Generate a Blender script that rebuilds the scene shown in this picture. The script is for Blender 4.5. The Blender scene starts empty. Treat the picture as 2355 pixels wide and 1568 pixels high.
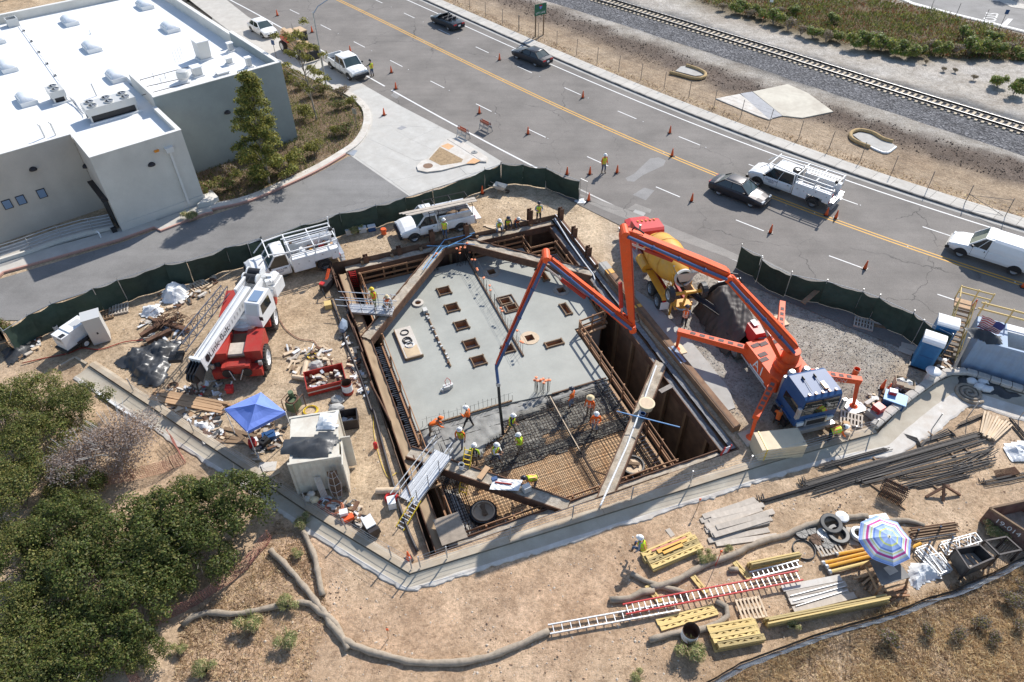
import bpy,math,random
from math import cos,sin,pi
from mathutils import Vector,Matrix,geometry,noise
R=math.radians
VEC=Vector
nse=noise.noise
UP=VEC((0,0,1))
sc=bpy.context.scene
col=sc.collection
# ------------------------------------------------------------------ camera, sky, sun, exposure
CAM_H,PITCH,FOCAL=30.5,43.3,1620.0  # drone height (m), downward pitch, focal length in survey pixels (2354 wide)
cam=bpy.data.cameras.new('camera')
cam.sensor_width=36.0
cam.lens=36.0*FOCAL/2354.0
cam.clip_start,cam.clip_end=0.5,1500
camo=bpy.data.objects.new('camera',cam)
camo.location=(0,0,CAM_H)
camo.rotation_euler=(R(90-PITCH),0,0)
col.objects.link(camo)
sc.camera=camo
SUN_AZ,SUN_EL=58.0,41.5  # sun stands at this angle from +x towards +y
world=bpy.data.worlds.new('World')
sc.world=world
world.use_nodes=True
_n=world.node_tree.nodes
sky=_n.new('ShaderNodeTexSky')
sky.sky_type='NISHITA'
sky.sun_disc=False
sky.sun_elevation=R(SUN_EL)
sky.sun_rotation=R(90-SUN_AZ)
sky.air_density=1.0
sky.dust_density=0.6
world.node_tree.links.new(sky.outputs[0],_n['Background'].inputs[0])
_n['Background'].inputs[1].default_value=0.125
sun=bpy.data.lights.new('sun','SUN')
sun.energy=4.2
sun.angle=R(0.53)
sun.color=(1.0,0.955,0.89)
suno=bpy.data.objects.new('sun',sun)
suno.location=(60,90,90)
suno.rotation_euler=VEC((-cos(R(SUN_AZ))*cos(R(SUN_EL)),-sin(R(SUN_AZ))*cos(R(SUN_EL)),-sin(R(SUN_EL)))).to_track_quat('-Z','Y').to_euler()
col.objects.link(suno)
sc.view_settings.view_transform='Standard'
sc.view_settings.look='None'
sc.view_settings.gamma=1.0
sc.view_settings.exposure=0.45
sc.render.engine='CYCLES'
sc.cycles.max_bounces=6
sc.cycles.diffuse_bounces=3
sc.cycles.transparent_max_bounces=6
# ------------------------------------------------------------------ surveying: photo sheet position -> place on the ground
_t=R(PITCH)
_F=VEC((0,cos(_t),-sin(_t)))
_U=VEC((0,sin(_t),cos(_t)))
_O=VEC((0,0,CAM_H))
SHEET=dict(a=(0,0),b=(620,0),c=(1240,0),d=(1860,0),e=(0,550),f=(620,500),g=(1240,500),h=(1860,550),i=(0,1100),j=(620,1000),k=(1240,950),l=(1860,1050),m=(1540,1280,460/2004),n=(2120,1240,440/2156),o=(2240,760,320/1568))
def px(k,x,y):
 if k=='p':return x,y
 o=SHEET[k]
 s=(o[2]if len(o)>2 else 700/1814 if k=='i' else 700/1926)*2354/2560
 return o[0]*2354/2560+x*s,o[1]*2354/2560+y*s
def ray(k,x,y):
 u,v=px(k,x,y)
 return _F+VEC((1,0,0))*((u-1177)/FOCAL)-_U*((v-784)/FOCAL)
def W(k,x,y,z=0.0):
 d=ray(k,x,y)
 return _O+d*((CAM_H-z)/-d.z)
def on_plane(k,x,y,p,n):
 d=ray(k,x,y)
 return _O+d*((Vector(p)-_O).dot(Vector(n))/d.dot(Vector(n)))
def W2(k,x,y,z=0.0):
 w=W(k,x,y,z)
 return(w.x,w.y)
ZL=-0.12  # level of the ground outside the retaining wall
ZD=-1.5  # top of the concrete deck
DO=VEC((-2.7,19.1,0));DX=VEC((.9306,.3661,0));DY=VEC((-.3661,.9306,0))
DANG=math.atan2(.3661,.9306)
def DK(a,b,z=0.0):  # excavation axes -> world
 w=DO+DX*a+DY*b
 return VEC((w.x,w.y,z))
# ------------------------------------------------------------------ helpers
rnd=random.Random(7)
def U(a,b):return rnd.uniform(a,b)
class M:
 def __init__(s):s.v=[];s.f=[];s.m=[];s.k=0
 def add(s,vs,fs):
  o=len(s.v)
  s.v+=[tuple(v)for v in vs]
  s.f+=[tuple(i+o for i in f)for f in fs]
  s.m+=[s.k]*len(fs)
  return s
 def box(s,x0,y0,z0,x1,y1,z1):
  return s.add([(x0,y0,z0),(x1,y0,z0),(x1,y1,z0),(x0,y1,z0),(x0,y0,z1),(x1,y0,z1),(x1,y1,z1),(x0,y1,z1)],
 [(3,2,1,0),(4,5,6,7),(0,1,5,4),(1,2,6,5),(2,3,7,6),(3,0,4,7)])
 def cbox(s,c,d,rz=0.0,rx=0.0,ry=0.0):
  m=Matrix.Translation(Vector(c))@Matrix.Rotation(rz,4,'Z')@Matrix.Rotation(ry,4,'Y')@Matrix.Rotation(rx,4,'X')
  x,y,z=d[0]/2,d[1]/2,d[2]/2
  return s.add([m@Vector(p)for p in[(-x,-y,-z),(x,-y,-z),(x,y,-z),(-x,y,-z),(-x,-y,z),(x,-y,z),(x,y,z),(-x,y,z)]],
 [(3,2,1,0),(4,5,6,7),(0,1,5,4),(1,2,6,5),(2,3,7,6),(3,0,4,7)])
 def bar(s,a,b,w,h=None,up=(0,0,1),w2=None,h2=None):
  a,b=Vector(a),Vector(b);h=w if h is None else h
  w2=w if w2 is None else w2;h2=h if h2 is None else h2
  d=(b-a).normalized();sd=d.cross(Vector(up))
  if sd.length<1e-4:sd=d.cross(VEC((1,0,0)))
  sd.normalize();u=sd.cross(d)
  r=[]
  for p,ww,hh in((a,w,h),(b,w2,h2)):
   r+=[p-sd*ww/2-u*hh/2,p+sd*ww/2-u*hh/2,p+sd*ww/2+u*hh/2,p-sd*ww/2+u*hh/2]
  return s.add(r,[(0,1,2,3),(7,6,5,4),(0,4,5,1),(1,5,6,2),(2,6,7,3),(3,7,4,0)])
 def tube(s,pts,r,n=6,r2=None,cap=True):
  pts=[Vector(p)for p in pts];N=len(pts);vs=[];u=None
  for i,p in enumerate(pts):
   d=(pts[min(i+1,N-1)]-pts[max(i-1,0)]).normalized()
   if u is None:
    u=d.cross(UP)
    if u.length<1e-3:u=d.cross(VEC((1,0,0)))
   u=(u-d*u.dot(d)).normalized();w=d.cross(u)
   rr=r if r2 is None else r+(r2-r)*i/(N-1)
   if isinstance(rr,(list,tuple)):rr=rr[i]
   for k in range(n):
    a=2*pi*k/n
    vs.append(p+(u*cos(a)+w*sin(a))*rr)
  fs=[(i*n+k,i*n+(k+1)%n,(i+1)*n+(k+1)%n,(i+1)*n+k)for i in range(N-1)for k in range(n)]
  if cap:fs+=[tuple(range(n))[::-1],tuple((N-1)*n+k for k in range(n))]
  return s.add(vs,fs)
 def prism(s,poly,z0,z1):
  n=len(poly)
  a=sum(poly[i][0]*poly[(i+1)%n][1]-poly[(i+1)%n][0]*poly[i][1]for i in range(n))
  if a<0:poly=list(poly)[::-1]
  f=lambda z,p:z(p)if callable(z)else z
  return s.add([(p[0],p[1],f(z0,p))for p in poly]+[(p[0],p[1],f(z1,p))for p in poly],
 [tuple(range(n))[::-1],tuple(range(n,2*n))]+[(i,(i+1)%n,n+(i+1)%n,n+i)for i in range(n)])
 def extr(s,poly,o,ux,uy,d):
  o,ux,uy,d=Vector(o),Vector(ux),Vector(uy),Vector(d);n=len(poly)
  a=sum(poly[i][0]*poly[(i+1)%n][1]-poly[(i+1)%n][0]*poly[i][1]for i in range(n))
  if(a<0)!=(ux.cross(uy).dot(d)<0):poly=list(poly)[::-1]
  b=[o+ux*p[0]+uy*p[1]for p in poly]
  return s.add(b+[p+d for p in b],[tuple(range(n))[::-1],tuple(range(n,2*n))]+[(i,(i+1)%n,n+(i+1)%n,n+i)for i in range(n)])
 def lathe(s,prof,o=(0,0,0),n=12,ax='z',cap=True):
  o=Vector(o);vs=[]
  for r,h in prof:
   for k in range(n):
    a=2*pi*k/n;c,q=r*cos(a),r*sin(a)
    vs.append(o+Vector({'z':(c,q,h),'x':(h,c,q),'y':(q,h,c)}[ax]))
  N=len(prof)
  fs=[(i*n+k,i*n+(k+1)%n,(i+1)*n+(k+1)%n,(i+1)*n+k)for i in range(N-1)for k in range(n)]
  if cap:fs+=[tuple(range(n))[::-1],tuple((N-1)*n+k for k in range(n))]
  return s.add(vs,fs)
 def loft(s,rings,cap=True,closed=True):
  n=len(rings[0]);vs=[p for r in rings for p in r];N=len(rings)
  e=n if closed else n-1
  fs=[(i*n+k,i*n+(k+1)%n,(i+1)*n+(k+1)%n,(i+1)*n+k)for i in range(N-1)for k in range(e)]
  if cap:fs+=[tuple(range(n))[::-1],tuple((N-1)*n+k for k in range(n))]
  return s.add(vs,fs)
 def grid(s,nx,ny,fn):
  vs=[fn(i/nx,j/ny)for j in range(ny+1)for i in range(nx+1)]
  return s.add(vs,[(j*(nx+1)+i,j*(nx+1)+i+1,(j+1)*(nx+1)+i+1,(j+1)*(nx+1)+i)for j in range(ny)for i in range(nx)])
 def quad(s,a,b,c,d):return s.add([a,b,c,d],[(0,1,2,3)])
 def blob(s,c,r,seed=0,sub=1,rough=.3,flat=1.0):
  vs,fs=ICO[sub];o=VEC((seed*7.3,seed*3.1,seed*1.7));c=Vector(c)
  rr=r if isinstance(r,(tuple,list))else(r,r,r*flat)
  out=[]
  for v in vs:
   k=1+rough*nse(v*1.6+o)
   out.append(c+VEC((v.x*rr[0],v.y*rr[1],v.z*rr[2]))*k)
  return s.add(out,fs)
 def mesh(s,name,mats,smooth=False):
  me=bpy.data.meshes.new(name)
  me.from_pydata(s.v,[],s.f)
  for m in(mats if isinstance(mats,(list,tuple))else[mats]):me.materials.append(m)
  if any(s.m):me.polygons.foreach_set('material_index',s.m)
  if smooth:me.polygons.foreach_set('use_smooth',[True]*len(s.f))
  me.update()
  return me
 def build(s,name,mats,parent=None,smooth=False,wd=False,origin=None):
  loc=VEC((0,0,0))
  if parent is None:
   if origin is None:
    xs=[v[0]for v in s.v];ys=[v[1]for v in s.v]
    loc=VEC(((min(xs)+max(xs))/2,(min(ys)+max(ys))/2,min(v[2]for v in s.v)))
   else:loc=Vector(origin)
  elif wd:
   p=parent;q=VEC((0,0,0))
   while p is not None:q+=p.location;p=p.parent
   s.v=[(v[0]-q.x,v[1]-q.y,v[2]-q.z)for v in s.v]
  if parent is None:s.v=[(v[0]-loc.x,v[1]-loc.y,v[2]-loc.z)for v in s.v]
  o=bpy.data.objects.new(name,s.mesh(name,mats,smooth))
  o.location=loc
  if parent is not None:o.parent=parent
  col.objects.link(o)
  return o
def _ico(sub):
 import bmesh
 b=bmesh.new();bmesh.ops.create_icosphere(b,subdivisions=sub,radius=1)
 r=([v.co.copy()for v in b.verts],[tuple(v.index for v in f.verts)for f in b.faces]);b.free()
 return r
ICO={1:_ico(1),2:_ico(2),3:_ico(3)}
def tag(o,label=None,cat=None,group=None,kind=None):
 for k,v in(('label',label),('category',cat),('group',group),('kind',kind)):
  if v:o[k]=v
 return o
def thing(name,label,cat,loc=(0,0,0),rz=0.0,group=None):
 o=bpy.data.objects.new(name,None);col.objects.link(o)
 o.location=loc;o.rotation_euler=(0,0,rz);o.empty_display_size=.2
 return tag(o,label,cat,group)
def inst(o,parent=None,loc=None,rz=None,name=None):
 c=o.copy();col.objects.link(c)
 if name:c.name=name
 if parent is not None:c.parent=parent
 if loc is not None:c.location=loc
 if rz is not None:c.rotation_euler=(0,0,rz)if not isinstance(rz,tuple)else rz
 return c
def dup(root,loc,rz=0.0,label=None,scale=None):
 r=inst(root,None,loc,rz)
 if label:r['label']=label
 if scale:r.scale=(scale,)*3 if not isinstance(scale,tuple)else scale
 def rec(a,b):
  for ch in a.children:
   c=inst(ch,b);rec(ch,c)
 rec(root,r)
 return r
def struct(o):o['kind']='structure';return o
def stuff(o):o['kind']='stuff';return o
def lift(poly,z):return[(p[0],p[1],z)for p in poly]
def inpoly(x,y,P):
 c=False;n=len(P);j=n-1
 for i in range(n):
  xi,yi=P[i][0],P[i][1];xj,yj=P[j][0],P[j][1]
  if(yi>y)!=(yj>y)and x<(xj-xi)*(y-yi)/(yj-yi)+xi:c=not c
  j=i
 return c
def segdist(x,y,P,closed=True):
 best=1e9;n=len(P)
 for i in range(n if closed else n-1):
  ax,ay=P[i][0],P[i][1];bx,by=P[(i+1)%n][0],P[(i+1)%n][1]
  dx,dy=bx-ax,by-ay;L=dx*dx+dy*dy
  t=0 if L==0 else max(0,min(1,((x-ax)*dx+(y-ay)*dy)/L))
  d=(x-ax-t*dx)**2+(y-ay-t*dy)**2
  if d<best:best=d
 return math.sqrt(best)
def smooth_path(pts,step=.4):
 pts=[Vector(p)for p in pts];out=[]
 P=[pts[0]*2-pts[1]]+pts+[pts[-1]*2-pts[-2]]
 for i in range(1,len(P)-2):
  n=max(1,int((P[i+1]-P[i]).length/step))
  for k in range(n):
   t=k/n
   out.append(.5*((2*P[i])+(P[i+1]-P[i-1])*t+(2*P[i-1]-5*P[i]+4*P[i+1]-P[i+2])*t*t+(3*P[i]-P[i-1]-3*P[i+1]+P[i+2])*t**3))
 return out+[pts[-1]]
def offset_path(pts,d):
 out=[];n=len(pts)
 for i in range(n):
  a=Vector(pts[max(i-1,0)]);b=Vector(pts[min(i+1,n-1)]);t=(b-a);t.z=0;t.normalize()
  out.append(Vector(pts[i])+VEC((-t.y,t.x,0))*d)
 return out
# ------------------------------------------------------------------ materials
def _mat(name):
 m=bpy.data.materials.new(name);m.use_nodes=True
 nt=m.node_tree
 return m,nt,nt.nodes['Principled BSDF'],nt.nodes,nt.links
def _noise(N,L,src,scale,detail=3,rough=.6):
 t=N.new('ShaderNodeTexNoise');t.inputs['Scale'].default_value=scale;t.inputs['Detail'].default_value=detail;t.inputs['Roughness'].default_value=rough
 L.new(src,t.inputs['Vector']);return t.outputs['Fac']
def _ramp(N,L,src,stops):
 r=N.new('ShaderNodeValToRGB');e=r.color_ramp.elements
 while len(e)<len(stops):e.new(.5)
 for q,(p,c)in zip(e,stops):
  q.position=p;q.color=(c[0],c[1],c[2],1)if isinstance(c,(tuple,list))else(c,c,c,1)
 L.new(src,r.inputs[0]);return r.outputs[0]
def _mix(N,L,a,b,fac,mode='MIX'):
 x=N.new('ShaderNodeMix');x.data_type='RGBA';x.blend_type=mode
 for sock,v in((x.inputs[0],fac),(x.inputs[6],a),(x.inputs[7],b)):
  if isinstance(v,bpy.types.NodeSocket):L.new(v,sock)
  elif isinstance(v,(tuple,list)):sock.default_value=(v[0],v[1],v[2],1)
  else:sock.default_value=v
 return x.outputs[2]
def _bump(N,L,bsdf,h,strength,dist=.02):
 b=N.new('ShaderNodeBump');b.inputs['Strength'].default_value=strength;b.inputs['Distance'].default_value=dist
 L.new(h,b.inputs['Height']);L.new(b.outputs[0],bsdf.inputs['Normal'])
def mt(name,c,rough=.7,metal=0.0,var=.15,scale=2.5,dirt=None,dirt_amt=.5,dscale=1.2,bump=0.0,bscale=25,rand=0.0,fine=0.0,fscale=40,coat=0.0):
 m,nt,P,N,L=_mat(name)
 tc=N.new('ShaderNodeTexCoord').outputs['Object']
 f=_noise(N,L,tc,scale)
 lo,hi=1-var,1+var
 cur=_ramp(N,L,f,[(.3,[x*lo for x in c]),(.7,[min(1,x*hi)for x in c])])
 if fine:
  g=_noise(N,L,tc,fscale,2)
  cur=_mix(N,L,cur,_ramp(N,L,g,[(.35,1-fine),(.65,1+fine)]),1.0,'MULTIPLY')
 if dirt:
  d=_noise(N,L,tc,dscale,5,.7)
  cur=_mix(N,L,cur,dirt,_ramp(N,L,d,[(.5-.25*dirt_amt,0),(.85-.25*dirt_amt,dirt_amt)]))
 if rand:
  oi=N.new('ShaderNodeObjectInfo').outputs['Random']
  cur=_mix(N,L,cur,_ramp(N,L,oi,[(0,1-rand),(1,1+rand)]),1.0,'MULTIPLY')
 L.new(cur,P.inputs['Base Color'])
 P.inputs['Roughness'].default_value=rough;P.inputs['Metallic'].default_value=metal
 if coat:P.inputs['Coat Weight'].default_value=coat;P.inputs['Coat Roughness'].default_value=.22;P.inputs['Specular IOR Level'].default_value=.3
 if bump:_bump(N,L,P,_noise(N,L,tc,bscale,3),bump,.02)
 return m
def paint(name,c,dirt=(.25,.2,.14),amt=.25,rough=.35):return mt(name,c,rough+.12,0,.04,1,dirt,amt,1.5,coat=.18)
X=type("Palette",(),dict(__getitem__=lambda s,k:getattr(s,k)))()
X.white=paint('white paint',(.80,.80,.79));X.white_clean=paint('clean white paint',(.82,.82,.81),amt=.05,rough=.25)
X.black=mt('black trim',(.02,.02,.022),.5);X.tyre=mt('tyre rubber',(.028,.027,.026),.85,dirt=(.16,.13,.1),dirt_amt=.5,dscale=3)
X.chrome=mt('bright metal',(.5,.5,.5),.45,.7);X.steel=mt('galvanised steel',(.48,.49,.5),.42,.7,.15,4);X.alu=mt('aluminium',(.62,.63,.64),.4,.55,.1,5)
X.rim=mt('wheel rim',(.5,.5,.5),.35,.7)
def glass(name,c,rough=.05):
 m,nt,P,N,L=_mat(name)
 P.inputs['Base Color'].default_value=(*c,1);P.inputs['Roughness'].default_value=rough;P.inputs['IOR'].default_value=1.5;P.inputs['Specular IOR Level'].default_value=.8
 return m
X.glass=glass('tinted glass',(.016,.022,.025));X.windshield=glass('windscreen',(.05,.075,.075));X.blue_glass=glass('window glass',(.20,.28,.40),.2)
X.red_lens=mt('red lens',(.45,.02,.02),.25);X.amber=mt('amber lens',(.7,.25,.02),.3);X.lens=mt('headlight lens',(.7,.72,.72),.12)
X.rust=mt('rusty steel',(.10,.052,.034),.85,.1,.35,3,(.21,.11,.06),.7,2.5,.3,30);X.rust_dark=mt('dark rusty plate',(.105,.066,.045),.85,0,.35,1.5,(.21,.13,.08),.7,1.2,.3,30)
X.rebar=mt('rebar steel',(.05,.034,.028),.75,.2,.3,6,(.15,.08,.045),.6,3,rand=.2);X.rebar_dark=mt('dark rebar steel',(.05,.047,.047),.6,.5,.25,6,rand=.2)
X.wood=mt('new timber',(.46,.29,.16),.75,0,.2,3,(.30,.19,.11),.5,3,.2,40,.2);X.wood_form=mt('formwork timber',(.36,.19,.095),.75,0,.2,3,(.2,.1,.05),.5,3,.2,40,.2)
X.wood_grey=mt('weathered plank',(.50,.44,.37),.8,0,.15,3,(.34,.28,.22),.5,2.5,.2,40,.12);X.wood_pale=mt('pale cut timber',(.62,.48,.33),.75,0,.12,4,rand=.12)
X.wood_dark=mt('dirty plank',(.24,.155,.09),.8,0,.25,3,(.12,.08,.05),.5,2.5,.2,40,.2)
X.ply=mt('formwork plywood',(.50,.27,.115),.75,0,.3,1.2,(.70,.50,.30),.8,1.3,.1,30,.08);X.ply_pale=mt('plywood',(.55,.42,.27),.7,0,.12,2,rand=.1)
X.conc=mt('concrete',(.42,.41,.385),.85,0,.1,1.0,(.30,.27,.23),.5,.7,.25,30,fine=.08);X.conc_wall=mt('retaining wall concrete',(.47,.41,.32),.85,0,.12,1.0,(.36,.27,.18),.8,.9,.3,30,fine=.1)
X.conc_white=mt('fresh pale concrete',(.62,.59,.54),.85,0,.1,1.5,(.44,.36,.28),.6,1.2,.3,20,fine=.1)
X.green_screen=mt('green screen cloth',(.022,.045,.032),.8,0,.3,1.2,(.05,.075,.058),.6,2.0,.5,8,.3)
X.orange_net=mt('orange safety net',(.45,.16,.10),.8,0,.2,2,rand=.1)
X.cone=mt('orange cone',(.85,.13,.03),.5,dirt=(.4,.1,.04),dirt_amt=.4);X.cone_white=mt('reflective white band',(.8,.8,.78),.5)
X.black_plastic=mt('black plastic sheet',(.045,.047,.05),.36,0,.2,2,bump=.5,bscale=6);X.white_plastic=mt('white plastic sheet',(.72,.73,.73),.4,0,.08,3,bump=.4,bscale=8)
X.tarp_blue=mt('blue canopy cloth',(.16,.25,.66),.7,0,.06,2);X.blue=mt('blue paint',(.014,.07,.20),.5,0,.05,1,(.1,.15,.25),.3,1)
X.yellow=paint('yellow paint',(.72,.36,.035),(.42,.3,.18),.4);X.yellow_beam=mt('yellow formwork beam',(.70,.51,.19),.7,0,.15,3,(.35,.25,.12),.5,3,rand=.1)
X.orange=mt('orange machine paint',(.80,.088,.010),.6,0,.08,1.5,(.5,.18,.09),.35,2.6,fine=.06,fscale=14);X.red=paint('red machine paint',(.38,.026,.018),(.25,.12,.08),.35,.45);X.red_bright=paint('bright red paint',(.55,.03,.03),amt=.15)
X.cream=mt('cream board',(.70,.58,.38),.7,0,.08,2);X.bark=mt('bark',(.30,.26,.22),.9,0,.2,6)
# ------------------------------------------------------------------ setting: terrain
RD=VEC((.70025,-.71390,0));RN=VEC((.71390,.70025,0));RO=VEC((-22.56,96.88,0))
def _cy(s):
 # smooth bend of the road fitted to the yellow line
 t=s/82.3
 c=max(-.1,min(1.1,t))
 y=lambda t:-9.9*t*(1-t)*(1+.6*(2*t-1))
 return y(c)+(t-c)*(y(c+.001)-y(c-.001))/.002
def wp(*pts,z=0.0):return[W2(*p,z)for p in pts]
WALL_A=[Vector(W('e',600,990,.25)),Vector(W('e',1170,1370,.25)),Vector(W('j',150,590,.25)),Vector(W('j',450,790,.25)),DK(-2.9,-1.75,.25)]
WALL_B=[DK(-2.9,-1.75,.25),DK(7.0,-2.2,.25),DK(16.9,-2.58,.25),DK(23.4,-3.04,.25)]
BLOCK=[Vector(W(*p,.45))for p in[('h',920,1420),('h',1060,1300),('h',1200,1190),('h',1350,1085),('h',1440,1045),('h',1540,1045),('h',1700,1095),('h',1926,1165)]]
BLOCK.append(BLOCK[-1]*2-BLOCK[-2])
WPATH=WALL_A+WALL_B[1:]+[VEC((p.x,p.y,.25))for p in BLOCK[1:]]
left_ext=[VEC((-140,52,0)),VEC((-60,32,0)),VEC((-34,29.6,0)),VEC((-29.5,30.6,0))]
right_ext=[WPATH[-1]+VEC((6,-.5,0)),WPATH[-1]+VEC((120,-10,0))]
LINE=left_ext+WPATH+right_ext
LOWER=[(p.x,p.y)for p in LINE]+[(160,-90),(-160,-90)]
PIT=[(DK(a,b).x,DK(a,b).y)for a,b in((-1.76,-1.12),(15.74,-1.12),(15.74,23.38),(-1.76,23.38))]
Z_GRAVEL=wp(('g',830,200),('g',1700,500),('h',300,520),('h',870,700),('h',1250,850),('h',1200,1150),('h',600,1430),('g',1600,1500),('g',1000,760))
Z_TAN2=wp(('c',0,1280),('c',350,1330),('c',620,1390),('c',1000,1560),('g',900,160),('g',700,420),('f',1700,0))
Z_GRASS=wp(('p',1640,1568),('p',2020,1400),('p',2354,1290),('p',2600,1200),('p',2600,1800),('p',1500,1800),z=ZL)
Z_REDDISH=wp(('p',960,1340),('p',1300,1230),('p',1600,1150),('p',1700,1400),('p',1300,1600),('p',800,1600),('p',600,1500),('p',640,1200),z=ZL)
Z_DARKSOIL=[(RO+RD*q[0]+RN*(_cy(q[0])+q[1]))[:2]for q in[(a,15.0)for a in range(10,84,6)]+[(a,19.5)for a in range(82,9,-6)]]
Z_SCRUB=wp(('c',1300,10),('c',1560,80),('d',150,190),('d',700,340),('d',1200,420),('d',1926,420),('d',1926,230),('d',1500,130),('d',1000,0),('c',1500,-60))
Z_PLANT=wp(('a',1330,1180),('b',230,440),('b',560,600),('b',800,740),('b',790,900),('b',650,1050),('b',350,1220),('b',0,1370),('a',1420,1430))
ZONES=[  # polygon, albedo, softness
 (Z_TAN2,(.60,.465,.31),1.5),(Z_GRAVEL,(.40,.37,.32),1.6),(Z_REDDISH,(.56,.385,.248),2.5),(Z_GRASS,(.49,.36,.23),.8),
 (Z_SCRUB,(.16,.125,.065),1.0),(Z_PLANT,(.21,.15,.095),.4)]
LV=[(p.x,p.y)for p in LINE]
def ground_z(x,y):
 if inpoly(x,y,LOWER):
  d=segdist(x,y,LV,False)
  if d<1.5 and x>-27:return ZL-.02
  z=ZL-.03+.05*nse(VEC((x*.45,y*.45,3)))+.025*nse(VEC((x*1.7,y*1.7,9)))
  if x<-27:z=max(z,-d*.35)
  return z
 return .02*nse(VEC((x*.4,y*.4,1)))-.028
def ground_albedo(x,y):
 c=VEC((.555,.405,.265))if inpoly(x,y,LOWER)else VEC((.53,.40,.262))
 if y>58 and x>-5+(75-y)*.9:c=VEC((.38,.29,.195))
 w=nse(VEC((x*.35,y*.35,0)))*1.1+nse(VEC((x*1.3,y*1.3,4)))*.5
 q=VEC((x,y,0))-RO;so=q.dot(RD);off=q.dot(RN)-_cy(so)+w*1.1
 if off>10 and so>-40:
  st=[(13.6,(.40,.30,.20)),(16.0,(.135,.098,.072)),(18.6,(.12,.088,.066)),(20.2,(.40,.365,.315)),(21.6,(.36,.33,.29)),(22.6,(.10,.10,.10)),(28.6,(.13,.13,.13)),(29.6,(.44,.405,.355)),(33,(.46,.42,.365)),(99,(.46,.42,.36))]
  for(o0,a0),(o1,a1)in zip(st,st[1:]):
   if off<o1:c=Vector(a0).lerp(Vector(a1),max(0,min(1,(off-o0)/(o1-o0))));break
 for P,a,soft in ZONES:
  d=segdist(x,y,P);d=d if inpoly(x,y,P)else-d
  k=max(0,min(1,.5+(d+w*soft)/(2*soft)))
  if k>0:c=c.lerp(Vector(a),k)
 return c
def build_terrain():
 pts=[];g=random.Random(3)
 y=8.0
 while y<130:
  st=.55 if y<30 else .75 if y<55 else 1.1 if y<90 else 2.5
  x=-(y*.72+12)
  while x<y*.72+12:
   pts.append((x+g.uniform(-.3,.3)*st,y+g.uniform(-.3,.3)*st));x+=st
  y+=st
 for x in range(-300,301,25):
  for y in(-120,-80,-40,-10,0,140,170,210,260,320):pts.append((x,y))
 for y in range(-120,321,20):
  for x in(-300,-220,-150,-115,115,150,220,300):pts.append((x,y))
 up=[(p.x,p.y)for p in offset_path(LINE,.17)];lo=[(p.x,p.y)for p in offset_path(LINE,-.17)]
 pts=[p for p in pts if segdist(p[0],p[1],LV,False)>.45 and segdist(p[0],p[1],PIT)>.35 and not inpoly(p[0],p[1],PIT)]
 vs=[Vector(p)for p in pts];es=[]
 def chain(P,closed):
  o=len(vs);vs.extend(Vector(p)for p in P);n=len(P)
  es.extend((o+i,o+(i+1)%n)for i in range(n if closed else n-1))
 iu=len(vs);chain(up,False);il=len(vs);chain(lo,False);ip=len(vs);chain(PIT,True)
 ov,oe,of,*_=geometry.delaunay_2d_cdt(vs,es,[],0,1e-5,False)
 upoff={(round(p[0],4),round(p[1],4))for p in up};looff={(round(p[0],4),round(p[1],4))for p in lo}
 V3=[]
 for v in ov:
  z=ground_z(v.x,v.y)
  if(round(v.x,4),round(v.y,4))in upoff:z=0
  V3.append((v.x,v.y,z))
 F=[]
 for f in of:
  cx=sum(ov[i].x for i in f)/3;cy=sum(ov[i].y for i in f)/3
  if inpoly(cx,cy,PIT):continue
  F.append(tuple(f))
 me=bpy.data.meshes.new('ground');me.from_pydata(V3,[],F);me.update()
 at=me.color_attributes.new('alb','FLOAT_COLOR','POINT')
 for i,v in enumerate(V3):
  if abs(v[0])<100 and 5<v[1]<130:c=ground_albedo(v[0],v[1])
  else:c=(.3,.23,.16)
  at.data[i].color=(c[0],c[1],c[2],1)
 me.polygons.foreach_set('use_smooth',[True]*len(me.polygons))
 m,nt,P,N,L=_mat('bare earth')
 a=N.new('ShaderNodeAttribute');a.attribute_name='alb'
 tc=N.new('ShaderNodeNewGeometry').outputs['Position']
 n0=_noise(N,L,tc,.13,5,.65);n1=_noise(N,L,tc,.55,6,.7);n2=_noise(N,L,tc,6,5,.75);n3=_noise(N,L,tc,45,2)
 cur=_mix(N,L,a.outputs['Color'],_ramp(N,L,n1,[(.3,(.72,.70,.68)),(.7,(1.24,1.24,1.24))]),1.0,'MULTIPLY')
 cur=_mix(N,L,cur,_ramp(N,L,n0,[(.35,(.84,.80,.76)),(.5,(1,1,1)),(.66,(1.12,1.15,1.2))]),1.0,'MULTIPLY')
 cur=_mix(N,L,cur,_ramp(N,L,_noise(N,L,tc,1.7,5,.7),[(.34,(.78,.75,.72)),(.5,(1,1,1)),(.68,(1.14,1.14,1.15))]),1.0,'MULTIPLY')
 cur=_mix(N,L,cur,_ramp(N,L,n2,[(.3,(.55,.52,.49)),(.5,(1,1,1)),(.72,(1.32,1.32,1.34))]),1.0,'MULTIPLY')
 vo=N.new('ShaderNodeTexVoronoi');vo.inputs['Scale'].default_value=9;L.new(tc,vo.inputs['Vector'])
 cur=_mix(N,L,cur,(.5,.45,.39),_ramp(N,L,vo.outputs['Distance'],[(.10,.75),(.17,0)]))
 cur=_mix(N,L,cur,_ramp(N,L,n3,[(.35,.7),(.65,1.25)]),1.0,'MULTIPLY')
 L.new(cur,P.inputs['Base Color']);P.inputs['Roughness'].default_value=.95
 hm=N.new('ShaderNodeMath');hm.operation='ADD';L.new(n2,hm.inputs[0]);L.new(n3,hm.inputs[1])
 _bump(N,L,P,hm.outputs[0],.7,.08)
 me.materials.append(m)
 o=bpy.data.objects.new('ground',me);col.objects.link(o)
 return struct(o)
build_terrain()
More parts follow.
